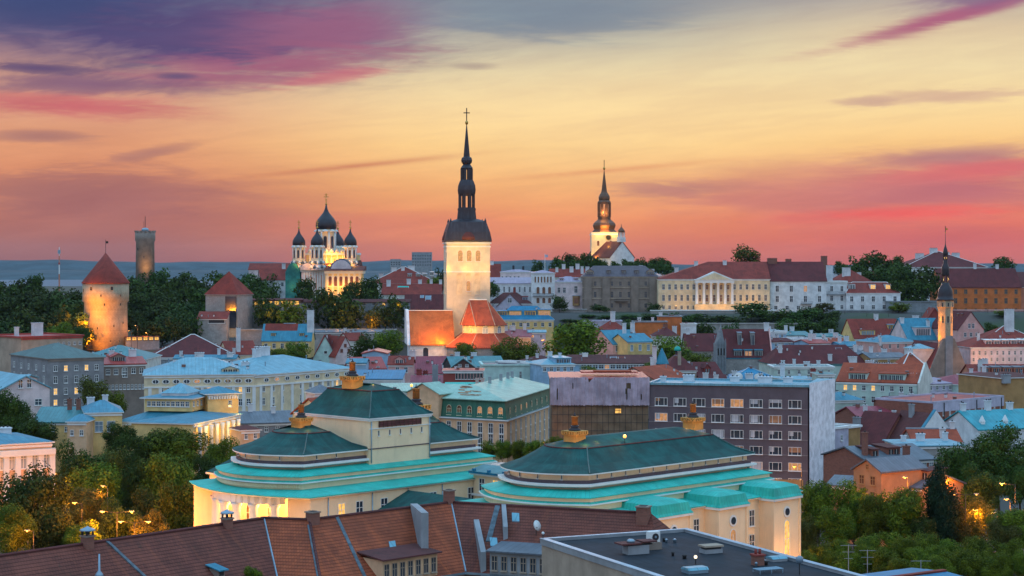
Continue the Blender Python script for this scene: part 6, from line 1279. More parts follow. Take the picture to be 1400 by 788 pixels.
house('dark gable end in front of the slate-blue roof', 617, 612, 650, 612, 10, 503, 490, 'gy', 'darkwood', 'bluegreen', rows=[(500, 3, 2, 4, .2, .8)])
house('big blank pale green wall block in the town centre', 660, 555, 727, 556, 18, 500.5, None, 'flat', 'palegreen', 'greyroof', trim='palegreen', band=False, rows=[(513, 9, 1, 2.6, .72, .82)], g='dark')
house('grey-lilac block with two slim windows beside the pale green wall', 726, 556, 742, 560, 14, 498, 497, 'flat', 'lilac', 'greyroof', band=False, rows=[(509, 6, 2, 2.4, .1, .9)], g='dark')
house('light blue house with white cornices and glazed attic left of the scaffolding', 740, 545, 786, 548, 16, 500, 490, 'hip', 'bluewall', 'paleblue', rows=[(505, 6, 5, 4)], chims=[(.0, 0, 1.8, 1.2), (.3, .0, 2.4, .8)], dorms=[(.2, .2, 5, 1.6, 'paleblue')])
house('flat turquoise roof in front of the red-pillared house', 608, 500, 668, 500, 14, 533, 524, 'shed', 'pale', 'turq', chims=[(.35, .3, 1.6, 1, 'pink'), (.22, .3, 1.6, .9, 'pink')])
# green mansard building: corner towards the camera
def corner_house():
    Yc = 425; A, Cn, B = (PX(560, 440), 440.0), (PX(693, Yc), float(Yc)), (PX(760, 476), 476.0)
    root = thing('mansard_building', 'peach building with dark green mansard storey and pale green patched roof', 'building', (Cn[0], Cn[1], 0), 0)
    P = [(p[0] - Cn[0], p[1] - Cn[1]) for p in (A, Cn, B)]; off = lambda d: poly_off(P, d)
    z = lambda p: PZ(p, Yc)
    def band(mb, d0, z0, d1, z1, m):
        a, b = off(d0), off(d1)
        for i in range(2): mb.face([(*a[i], z0), (*a[i + 1], z0), (*b[i + 1], z1), (*b[i], z1)], m)
    w = MB(); band(w, 0, -.5, 0, z(577), 'peach'); back = off(-24); w.face([(*P[0], -.5), (*P[0], z(577)), (*back[0], z(577)), (*back[0], -.5)], 'peach'); w.face([(*P[2], -.5), (*P[2], z(577)), (*back[2], z(577)), (*back[2], -.5)][::-1], 'peach'); w.build('wall', root)
    c = MB(); band(c, .0, z(577.5), .5, z(576), 'trim'); band(c, .5, z(576), .5, z(574.6), 'trim'); band(c, .5, z(574.6), -.1, z(574.4), 'zinc'); c.build('cornice', root)
    m = MB(); band(m, -.1, z(574.4), -.9, z(550), 'mansgreen'); m.build('mansard', root)
    r_ = MB(); band(r_, -.2, z(549.8), -.2, z(548.6), 'palegreenroof'); band(r_, -.2, z(548.6), -12, z(527) - 1.2, 'palegreenroof'); a, b = off(-12), off(-24)
    for i in range(2): r_.face([(*a[i], z(527) - 1.2), (*a[i + 1], z(527) - 1.2), (*b[i + 1], z(550)), (*b[i], z(550))], 'palegreenroof')
    r_.build('roof', root)
    def wins(i, n_, t0, t1, zc, hh, ww, d, gset, arch, fm):
        a, b = off(d)[i], off(d)[i + 1]; hd = math.atan2(b[1] - a[1], b[0] - a[0])
        for q in range(n_):
            t = t0 + (t1 - t0) * (q + .5) / n_; window(root, a[0] + (b[0] - a[0]) * t, a[1] + (b[1] - a[1]) * t, zc, hd, ww, hh, 'litdim' if q in gset else 'brownglass' if fm == 'cream' else 'glass', fm, arch, True, True)
    wins(0, 6, .36, 1, z(564.5), 2.2, 1.15, -.36, (3, 4, 5), True, 'cream'); wins(1, 9, .02, .98, z(566), 2.1, 1.0, -.36, (2, 3), True, 'cream')
    for zz, hh in ((587, 2.2), (602, 2.2), (617, 2.4)): wins(0, 6, .36, 1, z(zz), hh, 1.1, .02, (), False, 'trim'); wins(1, 10, .02, .98, z(zz) + .2, hh, .9, .02, (), False, 'trim')
    g = MB(); t = .27; a, b = P[0], P[1]; hd = math.atan2(b[1] - a[1], b[0] - a[0]); g.extr([(-4.6, -.5), (4.6, -.5), (4.6, z(543)), (0, z(530)), (-4.6, z(543))], -.8, 6, 'peach', 'y'); put('front_gable', g.mesh('front_gable'), root, (a[0] + (b[0] - a[0]) * .16, a[1] + (b[1] - a[1]) * .16, 0), hd)
    g = MB(); g.extr([(-5.2, z(544.2)), (0, z(529.4)), (5.2, z(544.2)), (5.2, z(543)), (0, z(528.3)), (-5.2, z(543))], -1.2, 6, 'palegreenroof', 'y'); put('gable_roof', g.mesh('gable_roof'), root, (a[0] + (b[0] - a[0]) * .16, a[1] + (b[1] - a[1]) * .16, 0), hd)
    rs = MB(); rr = random.Random(3); a, b = off(-.2), off(-12)
    for q in range(13):
        t, s = rr.uniform(.5, .82), rr.uniform(.25, .9); p0 = Vector((a[0][0] + (a[1][0] - a[0][0]) * t, a[0][1] + (a[1][1] - a[0][1]) * t, z(548.6))); p1 = Vector((b[0][0] + (b[1][0] - b[0][0]) * t, b[0][1] + (b[1][1] - b[0][1]) * t, z(527) - 1.2))
        c = p0.lerp(p1, s) + Vector((0, 0, .05)); u = Vector((a[1][0] - a[0][0], a[1][1] - a[0][1], 0)).normalized() * rr.uniform(.5, 1.5); v = (p1 - p0).normalized() * rr.uniform(.3, .8); rs.face([c - u - v, c + u - v, c + u + v, c - u + v], 'rust')
    rs.build('rust_patch', root)
    for t in (.3, .6, .8, .92): p = off(-11)[1]; q = off(-11)[2]; m = MB(); m.box(-.4, -.4, -.5, .4, .4, 1.2, 'concrete'); put('roof_vent', m.mesh('roof_vent'), root, (p[0] + (q[0] - p[0]) * t, p[1] + (q[1] - p[1]) * t, z(528) - .8))
mat('rust', (.34, .15, .07), 'plain', var=.4, scale=1.5)
corner_house()
house('pale olive flat roof joined behind the green mansard building', 528, 478, 600, 480, 16, 536, 525, 'shed', 'pale', 'palegreenroof')
# building under repair: sheeting above, mesh below
h = house('building under repair wrapped in torn white sheeting and brown scaffold mesh', 754, 408, 886, 408, 24, 519, 513, 'hip', 'mesh_brown', 'redmetal', band=False, trim='redmetal', hip=.4, name='wrapped_building', cat='building', rows=[(562, 6, 1, 8, .64, .74), (540, 5, 1, 12, .48, .62)], lit={(0, 0), (1, 0)}, near=True, fm='mesh_brown')
w, d, H, rh = h['dims']; z = lambda p: PZ(p, 408) - h.location.z; rr = random.Random(9)
def sheet():
    m = MB(); nx = 90; top = [z(516 + (8 * max(0, 1 - abs(i - 34) / 6) if i > 34 else 0) + rr.uniform(-.4, .4)) for i in range(nx + 1)]; bot = [z(554 + rr.uniform(-.6, .8)) for i in range(nx + 1)]
    for i in range(nx):
        for j in range(5):
            def p(ii, jj): x = -w / 2 - .3 + (w + .6) * ii / nx; return (x, -d / 2 - .55 + .16 * math.sin(ii * 2.4) + .1 * math.sin(ii * .7 + jj), bot[ii] + (top[ii] - bot[ii]) * jj / 5)
            if (i, j) in ((6, 1), (6, 2), (20, 3), (69, 1), (69, 2), (69, 3), (70, 3), (71, 3), (72, 3), (68, 2), (82, 1)): continue
            m.face([p(i, j), p(i + 1, j), p(i + 1, j + 1), p(i, j + 1)], 'sheeting', True)
    m.build('sheeting', h)
sheet()
m = MB()
for q in range(18): x = -w / 2 + w * q / 17; m.tube((x, -d / 2 - .45, 0), (x, -d / 2 - .45, z(553)), .05, 'iron')
for q in range(6): zz = z(556 + q * 11); m.tube((-w / 2, -d / 2 - .45, zz), (w / 2, -d / 2 - .45, zz), .05, 'iron')
m.build('scaffold', h); m = MB(); m.box(-w * .18, -4, z(513), w * .42, 2, z(511.3), 'redmetal'); m.box(-w * .05, -6, z(511), w * .35, -2, z(509.5), 'tile_orange'); m.build('roof_panel', h)
# purple office block with a white blind end wall
h = house('purple-brown six-storey office block with white blind end wall', 887, 408, 1104.5, 399, 17, 526, 523, 'flat', 'purple', 'paleblue', name='office_block', cat='office block', band=False, trim='paleblue', near=True, ov=.35,
    rows=[(549 + 21 * q, 10, 8, 16.2, .02, .98) for q in range(6)], bars='v', g='glass', dim={(0, 3), (0, 4), (1, 0), (4, 7), (4, 5), (5, 5)}, lit=set(), chims=[(-.3, .2, 1.4, 2.4), (.0, .2, 1.2, 2), (.2, .1, 1.4, 3), (.34, .2, 1.2, 2), (-.45, 0, 1.2, 1.2)])
w, d, H, rh = h['dims']
mat('whitewash', (.84, .80, .83), 'wall', var=.2, scale=.6)
ew = MB(); ew.prism([(w / 2 + .36, -d / 2 - .3), (w / 2 + 4.4, d / 2 + .4), (w / 2 + .36, d / 2 + .4)], 0, H + .9, 'whitewash', 'paleblue'); ew.build('end_wall', h)
rr = random.Random(12)
mat('blindw', (.46, .48, .52), 'plain', var=.2); mat('blindo', (.40, .20, .10), 'plain', var=.3)
for o in [o for o in h.children if o.name.startswith('window')]:
    q = rr.random()
    if q < .62:
        m = MB(); b = rr.choice((1.2, 1.2, -.3, .35)); m.box(-1.2, -.03, .78 - rr.uniform(.5, 1.5), b, -.022, .78, 'blindw' if q < .42 else 'blindo'); put('blind', m.mesh('blind'), o)
m = MB()
for q in range(6): zz = PZ(560 + 21 * q, 400) - h.location.z; m.box(-w / 2 - .02, -d / 2 - .06, zz, w / 2, -d / 2 + .02, zz + .12, 'grey')
m.build('string_course', h)
m = MB(); m.box(-w / 2 + 1, -d / 2 - .1, PZ(668, 400) - h.location.z, w / 2 - 1, -d / 2 - .02, PZ(656, 400) - h.location.z, 'ochre'); m.build('shop_front', h)
lamp(PX(1080, 390), 388, PZ(672, 390), 900, (1, .45, .12), .4); lamp(PX(1040, 390), 388, PZ(672, 390), 700, (1, .45, .12), .4)
house('narrow pale stair house behind the white end wall', 1141, 424, 1160, 428, 14, 587, 584, 'flat', 'lilac', 'bluegreen', band=False, rows=[(600, 7, 1, 4), (629, 7, 1, 4), (650, 7, 1, 4)], lit={(1, 0)}, near=True)
house('tan and ochre narrow house right of the stair house', 1159, 430, 1176, 434, 12, 586, 584, 'flat', 'ochre', 'tile_brown', band=False)

# ---------------------------------------------------------------- right side of the old town
house('crimson roof house with a wide ribbon dormer below the white end house', 1168, 826, 1234, 830, 18, 463, 436, 'gx', 'yellow', 'tile', dorms=[(-.2, .15, 7, 2.4, 'tile', 'paleglass'), (.3, .45, 1.4, 2, 'zinc'), (.38, .45, 1.4, 2, 'zinc')], chims=[(.1, 0, 2, 1.8)], ov=.3)
h = house('bright blue metal roof house with a railed dormer balcony', 1242, 800, 1292, 804, 20, 465, 435, 'gx', 'palepink', 'blue', rows=[(470, 5, 4, 3.6)], dorms=[(-.05, .18, 7.4, 3.6, 'paleblue', 'glass')], chims=[(.0, .05, 1.8, 2.4), (.2, -.2, 2.4, 1.4), (-.46, -.1, 2, 1.6)])
house('red-edged white gable roof behind the tall spire', 1268, 835, 1288, 835, 12, 436, 421, 'gy', 'redwood', 'tile')
house('pink stepped-window gable house beside the slim tower', 1310, 785, 1345, 788, 26, 451, 426, 'gy', 'pink', 'tile_dark', rows=[(446, 6, 2, 3.2, .36, .66), (458, 5.5, 3, 3.6, .16, .84), (472, 7, 3, 4.4, 0, .66)], ov=.25)
house('pinkish brick house with flat blue metal roof', 1200, 735, 1255, 742, 16, 469, 458, 'hip', 'pink', 'blue', hip=.6, rows=[(474, 5, 5, 3)], g='dark', chims=[(-.3, -.2, 1.6, .8), (-.44, -.5, 2, .9)])
house('white and red lean-to roofs by the slim tower', 1248, 715, 1276, 716, 10, 478, 470, 'hip', 'white', 'paleblue')
house('red hipped roof with big white chimney at the right edge', 1352, 765, 1412, 765, 20, 463, 446, 'hip', 'palepink', 'tile', hip=.8, ridgem='trim', chims=[(.05, -.2, 9, 3.6)])
h = house('long pale classical house with six roof dormers, softly lit at dusk', 1327, 718, 1424, 722, 22, 476, 454, 'hip', 'palepink', 'tile', hip=.8, rows=[(483, 5, 12, 2.4), (492, 5, 12, 2.4)], dorms=[(-.22 + .12 * q, .18, 2.6, 1.8, 'trim') for q in range(6)], chims=[(-.3, -.2, 3, 1)])
lamp(PX(1350, 712), 706, PZ(496, 712), 1500, (1, .45, .15), .4); lamp(PX(1385, 712), 706, PZ(496, 712), 1500, (1, .45, .15), .4)
house('red tiled long roof with square dormers below the classical house', 1330, 645, 1420, 645, 18, 516, 498, 'gx', 'salmon', 'tile', dorms=[(-.28 + .17 * q, .3, 3, 2, 'greyroof') for q in range(5)], chims=[(-.35, -.3, 4, 1.4), (-.2, .1, 2.4, 2)])
house('purple-red jumbled roof below the dormered red roof', 1320, 590, 1384, 596, 16, 522, 508, 'hip', 'salmon', 'magenta', chims=[(-.2, -.2, 2, 1), (.2, .0, 2.4, 1.2)])
house('red pyramid roof with white ridges left of the grey gable', 1236, 640, 1263, 640, 14, 500, 481, 'pyr', 'pale', 'tile_orange', ridgem='trim', chims=[(0, 0, .6, 1.6)])
h = house('mint green house with bright red tiled roof and two long dormers', 1143, 556, 1254, 546, 20, 522, 497, 'gx', 'greenish', 'tile_orange', near=True, rows=[(529.5, 6.5, 8, 4.4, .06, .98), (545, 8, 8, 4.4, .06, .98)], lit={(0, 0), (0, 1), (0, 3)}, dorms=[(-.24, .12, 5.6, 2.0, 'tile_orange', 'glass'), (.18, .12, 8, 2.0, 'tile_orange', 'glass')], sky=[(-.43, .38, 1.2, 1.4), (-.35, .4, 1.2, 1.4), (.36, .4, 1.2, 1.4), (.43, .4, 1.2, 1.4)], chims=[(-.2, .15, 2, 2.4), (-.02, .1, .8, 6, 'zinc')], ov=.15)
w, d, H, rh = h['dims']; m = MB(); m.extr([(-d / 2 - .3, 0), (d / 2 + .3, 0), (d / 2 + .3, H), (0, H + rh + .7), (-.7, H + rh + .7), (-d / 2 - .3, H + .3)], w / 2 + .17, w / 2 + .75, 'pale'); m.build('gable_end', h)
house('low blue roof shed below the mint green house', 1140, 505, 1180, 508, 10, 549, 536, 'hip', 'greenish', 'blue', hip=.8)
house('lilac-roofed low row with small windows in front of the grey gable', 1268, 560, 1312, 566, 12, 526, 518, 'shed', 'lilac', 'lilacroof', rows=[(531, 5, 5, 3.4)])
house('purple tent-roofed pavilion with a pale wall beside the low row', 1311, 562, 1336, 566, 12, 527, 513, 'pyr', 'greenish', 'magenta')
h = house('long red brick warehouse with a pale upper strip and dark downpipes', 1276, 470, 1372, 492, 18, 552, 549, 'flat', 'brick', 'redmetal', band=False, trim='lilac', near=True, rows=[(566, 7, 11, 2.6), (583, 7, 9, 2.6)], g='dark', ov=.1)
w, d, H, rh = h['dims']; m = MB(); m.box(-w / 2 - .1, -d / 2 - .12, H - 2.3, w / 2 + .1, -d / 2, H - .02, 'lilac'); m.build('parapet_band', h); m = MB()
for q in (-.36, -.12, .1, .3, .46): m.box(w * q - .1, -d / 2 - .3, 0, w * q + .1, -d / 2 - .13, H, 'dark')
m.build('downpipe', h)
house('tall bare brown gable wall at the right edge with a pale chimney strip', 1368, 500, 1440, 506, 20, 518, 508, 'hip', 'ochre', 'tile_brown', chims=[(-.42, -.52, 1, 2.2, 'concrete')], band=False)
house('maroon roof with a tall chimney in front of the mint green house', 1157, 443, 1202, 436, 16, 610, 563, 'gx', 'brick', 'tile_dark', chims=[(-.42, -.3, 3.4, 1.6, 'concrete'), (.3, .05, 1, .8)], near=True)
h = house('streaky dark red roof with white right gable end', 1198, 440, 1240, 430, 16, 612, 563, 'gx', 'white', 'tile_brown', chims=[(-.1, -.06, 2.6, 1.2, 'concrete'), (.2, -.5, 2, 2.4)], near=True, dorms=[(.3, .2, 1.6, 1.6, 'greyroof')])
w, d, H, rh = h['dims']; m = MB(); m.extr([(-d / 2 - .6, 0), (d / 2 + .6, 0), (d / 2 + .6, H), (0, H + rh + .8), (-d / 2 - .6, H)], w / 2 + .45, w / 2 + .9, 'white'); m.extr([(-d / 2 - .62, H), (0, H + rh + .82), (0, H + rh + .95), (-d / 2 - .62, H + .15)], w / 2 - .1, w / 2 + 1.0, 'blue'); m.build('gable_end', h)
house('magenta metal roof with a round dormer behind the maroon roofs', 1178, 472, 1262, 476, 18, 575, 555, 'gx', 'brick', 'magenta', chims=[(-.3, -.2, 1.6, 1), (.1, 0, 1, 1.6, 'magenta')])
house('dark red low roof with pale chimney at the foot of the mint green house', 1222, 500, 1268, 504, 10, 553, 541, 'gx', 'brick', 'tile_dark', chims=[(-.1, -.2, 1.6, 1), (.2, -.2, 1.2, 1)])
house('bright red roof with pale ridge above the flat blue roofs', 1249, 402, 1314, 402, 12, 605, 586, 'gx', 'stone', 'tile_orange', ridgem='zinc', chims=[(.15, -.35, 2, 1.2), (.45, .0, 1.4, 1)], near=True)
house('magenta domed-looking low roof with white rooflights', 1300, 446, 1340, 450, 16, 600, 578, 'hip', 'pink', 'magenta', hip=.9, sky=[(-.1, .5, 1.2, 1), (.12, .5, 1.2, 1), (.0, .8, 2, .8)])
mat('turqblue', (.03, .32, .38), 'seam', rough=.5, row=.9, col2=(.10, .44, .48))
h = house('turquoise blue metal roof with small white turret vents by the big trees', 1338, 428, 1425, 434, 16, 588, 560, 'gx', 'white', 'turqblue', near=True, chims=[(-.05, .0, 2, 1.4), (.3, .0, 1.4, 1.4), (-.44, .0, 1.5, 1.2)])
w, d, H, rh = h['dims']
for q in (-.36, .0): m = MB(); m.box(-.5, -.5, -1, .5, .5, .6, 'trim'); m.lathe([(.8, .6), (.1, 2.0)], 'trim', 4, 0, 0, R(45), False); put('vent_turret', m.mesh('vent_turret'), h, (w * q, -d * .36, H + rh * .28))
house('grey-blue sheet roof over a brick wall with pale blue windows', 1188, 352, 1278, 358, 16, 633, 608, 'gx', 'brick', 'greyroof', near=True, rows=[(641, 9, 5, 6, .45, 1.0)], g='paleglass', dorms=[(.0, .35, 3, 1.4, 'tile_brown', 'dark'), (-.3, .3, 1.6, 1.4, 'tile_brown', 'dark')], chims=[(-.42, -.3, 4.4, 1.0, 'chimbrick'), (.1, -.45, 2.4, 1.2, 'chimbrick')])
house('cluster of pale blue flat sheds before the bright red roof', 1232, 382, 1318, 384, 10, 611, 602, 'shed', 'stone', 'paleblue', near=True, chims=[(-.3, .1, 1.4, 1), (.0, .2, 1.6, 1.6), (.4, .2, 1.8, 1)])
house('grey flat block with slate roof left of the big dark trees', 1290, 388, 1334, 390, 10, 612, 604, 'hip', 'brown_grey', 'greyroof', near=True)
h = house('orange plastered mansion with gabled centre and blue-grey roof, lit by street lamps', 1167, 324, 1205, 318.6, 11, 641, 627, 'gy', 'mansion', 'greyroof', near=True, rows=[(654, 11, 2, 8, .1, .9), (675, 11, 2, 8, .1, .9), (636.5, 6, 1, 4.4, .4, .6)], g='brownglass', fm='ochre', name='mansion', cat='house')
house('lower side wing of the orange mansion under a grey sheet roof', 1204, 328, 1260, 321, 12, 662, 645, 'gx', 'mansion', 'greyroof', near=True, rows=[(672, 9, 5, 5)], dorms=[(.25, .5, 3, 1.6, 'tile_brown', 'dark')], fm='ochre', g='brownglass')
house('left side wing of the orange mansion under a grey sheet roof', 1132, 326, 1168, 324, 12, 664, 650, 'gx', 'mansion', 'greyroof', near=True, rows=[(673, 9, 3, 5)], fm='ochre', g='brownglass')

house('low slate roofs in front of the long cream building', 326, 428, 402, 432, 14, 580, 562, 'gx', 'grey', 'greyroof', near=True, chims=[(-.2, 0, 1.6, 1), (.2, -.1, 1.4, 1)], rows=[(588, 7, 5, 4)])
house('slate pyramid roof of a small pale pavilion just behind the theatre roof', 430, 404, 458, 406, 6, 539, 525.5, 'pyr', 'palepink', 'greyroof', near=True)
house('cream gable with an orange tiled roof half hidden by the theatre roof', 400, 400, 447, 388, 9, 566, 544, 'gy', 'cream', 'tile_orange', near=True)
house('small orange-lit gateway pavilion between the porch and the theatre roof', 330, 380, 355, 382, 6, 590, 581, 'hip', 'peach', 'tile_brown', near=True, rows=[(597, 7, 2, 4)])
# ---------------------------------------------------------------- trees
def leafmat(name, dark, light, trans=.12):
    m = bpy.data.materials.new(name); m.use_nodes = True; t = m.node_tree; n = Nodes(t); b = t.nodes['Principled BSDF']
    geo = n.new('ShaderNodeNewGeometry'); oi = n.new('ShaderNodeObjectInfo'); tc = n.new('ShaderNodeTexCoord')
    f = n.m('ADD', n.m('MULTIPLY', geo.outputs['Random Per Island'], .5), n.m('MULTIPLY', n.mapr(n.noise(tc.outputs['Object'], 2.2, 3), .35, .65), .5))
    c = n.mix(f, (*dark, 1), (*light, 1))
    hs = n.new('ShaderNodeHueSaturation'); n.put(hs.inputs['Color'], c)
    n.put(hs.inputs['Hue'], n.m('ADD', .475, n.m('MULTIPLY', oi.outputs['Random'], .045))); n.put(hs.inputs['Value'], n.m('ADD', .75, n.m('MULTIPLY', oi.outputs['Random'], .5)))
    t.links.new(hs.outputs[0], b.inputs['Base Color']); b.inputs['Roughness'].default_value = .7; b.inputs['Specular IOR Level'].default_value = .12
    tr = n.new('ShaderNodeBsdfTranslucent'); t.links.new(hs.outputs[0], tr.inputs[0])
    mx = n.new('ShaderNodeMixShader'); mx.inputs[0].default_value = trans
    t.links.new(b.outputs[0], mx.inputs[1]); t.links.new(tr.outputs[0], mx.inputs[2]); t.links.new(mx.outputs[0], t.nodes['Material Output'].inputs[0])
    MATS[name] = m
leafmat('leaf', (.032, .058, .006), (.175, .22, .016)); leafmat('leaf_dark', (.022, .046, .010), (.075, .12, .020)); leafmat('leaf_olive', (.042, .048, .010), (.13, .125, .022)); leafmat('leaf_far', (.016, .036, .010), (.068, .105, .022)); leafmat('leaf_conifer', (.010, .028, .016), (.028, .062, .030))
def crown_mesh(seed, lobes, leaves, size, m, narrow=False):
    """many small leaf-clump faces on overlapping lobes inside a unit crown; uneven outline, gaps, inner leaves"""
    g = np.random.default_rng(seed); cs, rs = [], []
    for i in range(lobes):
        if narrow: h = (i + .5) / lobes * 2 - 1; rr = .55 * (1 - .75 * max(0, h)) * (.7 + .3 * (h > -.8)); a = g.uniform(0, 6.28); c = np.array([.2 * rr * math.cos(a), .2 * rr * math.sin(a), h * .92]); r = rr * g.uniform(.62, .85)
        else:
            a = g.uniform(0, 6.28); h = g.uniform(-.62, .72); q = math.sqrt(max(0, 1 - h * h)) * g.uniform(.25, .74); c = np.array([q * math.cos(a), q * math.sin(a), h]); r = g.uniform(.20, .40)
        cs.append(c); rs.append(r)
    if not narrow: cs.append(np.array([0, 0, .0])); rs.append(.56)
    cs, rs = np.array(cs), np.array(rs); p = rs ** 2 / (rs ** 2).sum()
    k = g.choice(len(rs), leaves, p=p); d = g.normal(size=(leaves, 3)); d /= np.linalg.norm(d, axis=1)[:, None]
    rad = rs[k] * (1.05 - .30 * g.random(leaves) ** 2.6); pos = cs[k] + d * rad[:, None]
    pos *= (1 + .05 * g.normal(size=leaves))[:, None]
    nrm = d * 1.25 + g.normal(size=(leaves, 3)) * .42 + np.array([0, 0, .2]); nrm /= np.linalg.norm(nrm, axis=1)[:, None]
    u = np.cross(nrm, g.normal(size=(leaves, 3))); u /= np.linalg.norm(u, axis=1)[:, None]; v = np.cross(nrm, u)
    s = size * g.uniform(.55, 1.3, leaves)[:, None]; e = g.uniform(.5, .9, leaves)[:, None]
    quad = np.stack([pos - u * s, pos - v * s * e + nrm * s * .2, pos + u * s, pos + v * s * e - nrm * s * .15], 1).reshape(-1, 3)
    me = bpy.data.meshes.new('crown'); me.vertices.add(leaves * 4); me.vertices.foreach_set('co', quad.ravel().astype(np.float32))
    me.loops.add(leaves * 4); me.loops.foreach_set('vertex_index', np.arange(leaves * 4, dtype=np.int32)); me.polygons.add(leaves)
    me.polygons.foreach_set('loop_start', np.arange(0, leaves * 4, 4, dtype=np.int32)); me.materials.append(MATS[m]); me.update(calc_edges=True); me.validate()
    return me
def trunk_mesh(seed):
    r = random.Random(seed); m = MB(); p = Vector((0, 0, -.03)); d = Vector((0, 0, 1)); rad = .045
    for i in range(5):
        q = p + (d + Vector((r.uniform(-.12, .12), r.uniform(-.12, .12), 0))) * .16; m.tube(p, q, rad, 'bark', 7, rad * .8); p, rad = q, rad * .8
        if i >= 1:
            for _ in range(2):
                a = r.uniform(0, 6.28); e = p + Vector((math.cos(a) * .26, math.sin(a) * .26, r.uniform(.12, .26))); m.tube(p, e, rad * .6, 'bark', 5, rad * .2)
                for _ in range(2): m.tube(e, e + Vector((r.uniform(-.12, .12), r.uniform(-.12, .12), r.uniform(.05, .14))), rad * .22, 'bark', 4, .003)
    return m.mesh('trunk')
TV = {}
def tree_mesh(kind, lod, var):
    key = (kind, lod, var)
    if key not in TV:
        n_, s = {0: (16000, .034), 1: (5200, .050), 2: (1700, .080)}[lod]
        if kind == 'conifer': TV[key] = crown_mesh(77 + var, 16, int(n_ * 1.0), s * .8, 'leaf_conifer', True)
        else: TV[key] = crown_mesh({'leaf': 10, 'leaf_dark': 30, 'leaf_olive': 50, 'leaf_far': 70}[kind] + var * 7, 19 + var * 4, n_, s, kind)
    return TV[key]
TRK = [trunk_mesh(q) for q in range(3)]
TC = [0]
def tree(px, top, w, Y, label, kind='leaf', h=None, group=None, name='tree', base=None, depth=1.0):
    """px centre, photo row of the top, crown width px, distance; h = crown height px"""
    k = Y / F; X = PX(px, Y); zt = PZ(top, Y); gz = ground(X, Y) - .2 if base is None else base
    wx = w * k; hz = (h or w * 1.05) * k; hz = max(min(hz, zt - gz - .5), 2.0)
    lod = 0 if Y < 450 else 1 if Y < 800 else 2
    TC[0] += 1; var = TC[0] % (4 if lod == 0 else 3)
    root = thing(name, label, 'tree', (X, Y, gz), 0, group)
    o = put('crown', tree_mesh(kind, lod, var), root, (0, 0, zt - hz / 2 - gz), rnd.uniform(0, 6.28)); o.scale = (wx / 1.86, wx / 1.86 * depth, hz / 1.94)
    if kind == 'conifer': o.scale = (wx / .95, wx / .95, hz / 2.0)
    tr = put('trunk', TRK[TC[0] % 3], root, (0, 0, 0), rnd.uniform(0, 6.28)); hh = zt - gz - hz * .25; q = min(max(hh, 3) * .9, wx * .8); tr.scale = (q, q, max(hh, 3) / .8 * .70)
    return root
def wood(label, group, spots, kind='leaf_dark', Y=None):
    for s in spots: tree(s[0], s[1], s[2], s[3] if len(s) > 3 else Y, label, s[4] if len(s) > 4 else kind, s[5] if len(s) > 5 else None, group)

# park in front of the theatre, left
PK = 'park trees left of the theatre'
for px, top, w, Y, kd, h, lb in [
    (105, 606, 78, 345, 'leaf_dark', 95, 'dark open-crowned tree before the orange annex and yellow theatre block'),
    (45, 640, 110, 300, 'leaf_dark', 130, 'broad dark tree in front of the salmon pink corner building'),
    (18, 690, 60, 285, 'leaf', 70, 'low yellow-green tree by the bottom of the left edge'),
    (238, 586, 96, 366, 'leaf', 70, 'wide bright green crown directly below the lit theatre porch'),
    (302, 598, 66, 360, 'leaf', 60, 'rounded green tree at the right end of the park against the theatre'),
    (200, 590, 70, 365, 'leaf_dark', 70, 'mid-dark crown below the wide yellow theatre hall'),
    (150, 612, 80, 350, 'leaf_olive', 95, 'brownish olive tree in the middle of the left park'),
    (235, 618, 92, 335, 'leaf', 120, 'largest bright green round tree of the left park'),
    (182, 616, 70, 340, 'leaf_dark', 110, 'dark tree between the olive tree and the largest green tree'),
    (245, 655, 78, 318, 'leaf', 105, 'green tree touching the left corner of the theatre'),
    (200, 668, 60, 318, 'leaf_dark', 90, 'dark round tree below the largest green one, above street lamps'),
    (120, 668, 90, 320, 'leaf_olive', 100, 'brown shaded tree behind the glowing street lamps'),
    (112, 712, 62, 296, 'leaf', 45, 'small yellow-green tree just above the ridge chimney with metal hood'),
    (72, 690, 60, 300, 'leaf_olive', 75, 'olive tree beside the lit street post at left'),
    (165, 578, 50, 372, 'leaf_dark', 50, 'small dark tree below the two big square windows of the yellow block'),
    (132, 634, 84, 330, 'leaf', 95, 'full mid-green tree in the heart of the left park, left of the olive tree'),
    (160, 684, 70, 306, 'leaf_dark', 80, 'rounded dark tree above the twin-armed street lamp'),
    (206, 700, 56, 302, 'leaf_olive', 60, 'orange-lit tree near the tiled ridge, left of the theatre corner tree'),
    (285, 622, 60, 348, 'leaf_dark', 85, 'narrow dark tree squeezed against the theatre roof edge'),
]: tree(px, top, w, Y, lb, kd, h, PK)
for px, top, w, Y, kd, h, lb in [
    (15, 530, 70, 400, 'leaf_dark', 90, 'dark bushy tree before the white gable at the left edge'),
    (45, 566, 70, 392, 'leaf_dark', 60, 'dark tree in front of the long low blue roof at left'),
    (127, 514, 44, 470, 'leaf_olive', 55, 'olive tree in front of the grey tenement'),
    (155, 533, 40, 455, 'leaf', 40, 'small yellow-green tree between the tenement and the yellow theatre'),
]: tree(px, top, w, Y, lb, kd, h)
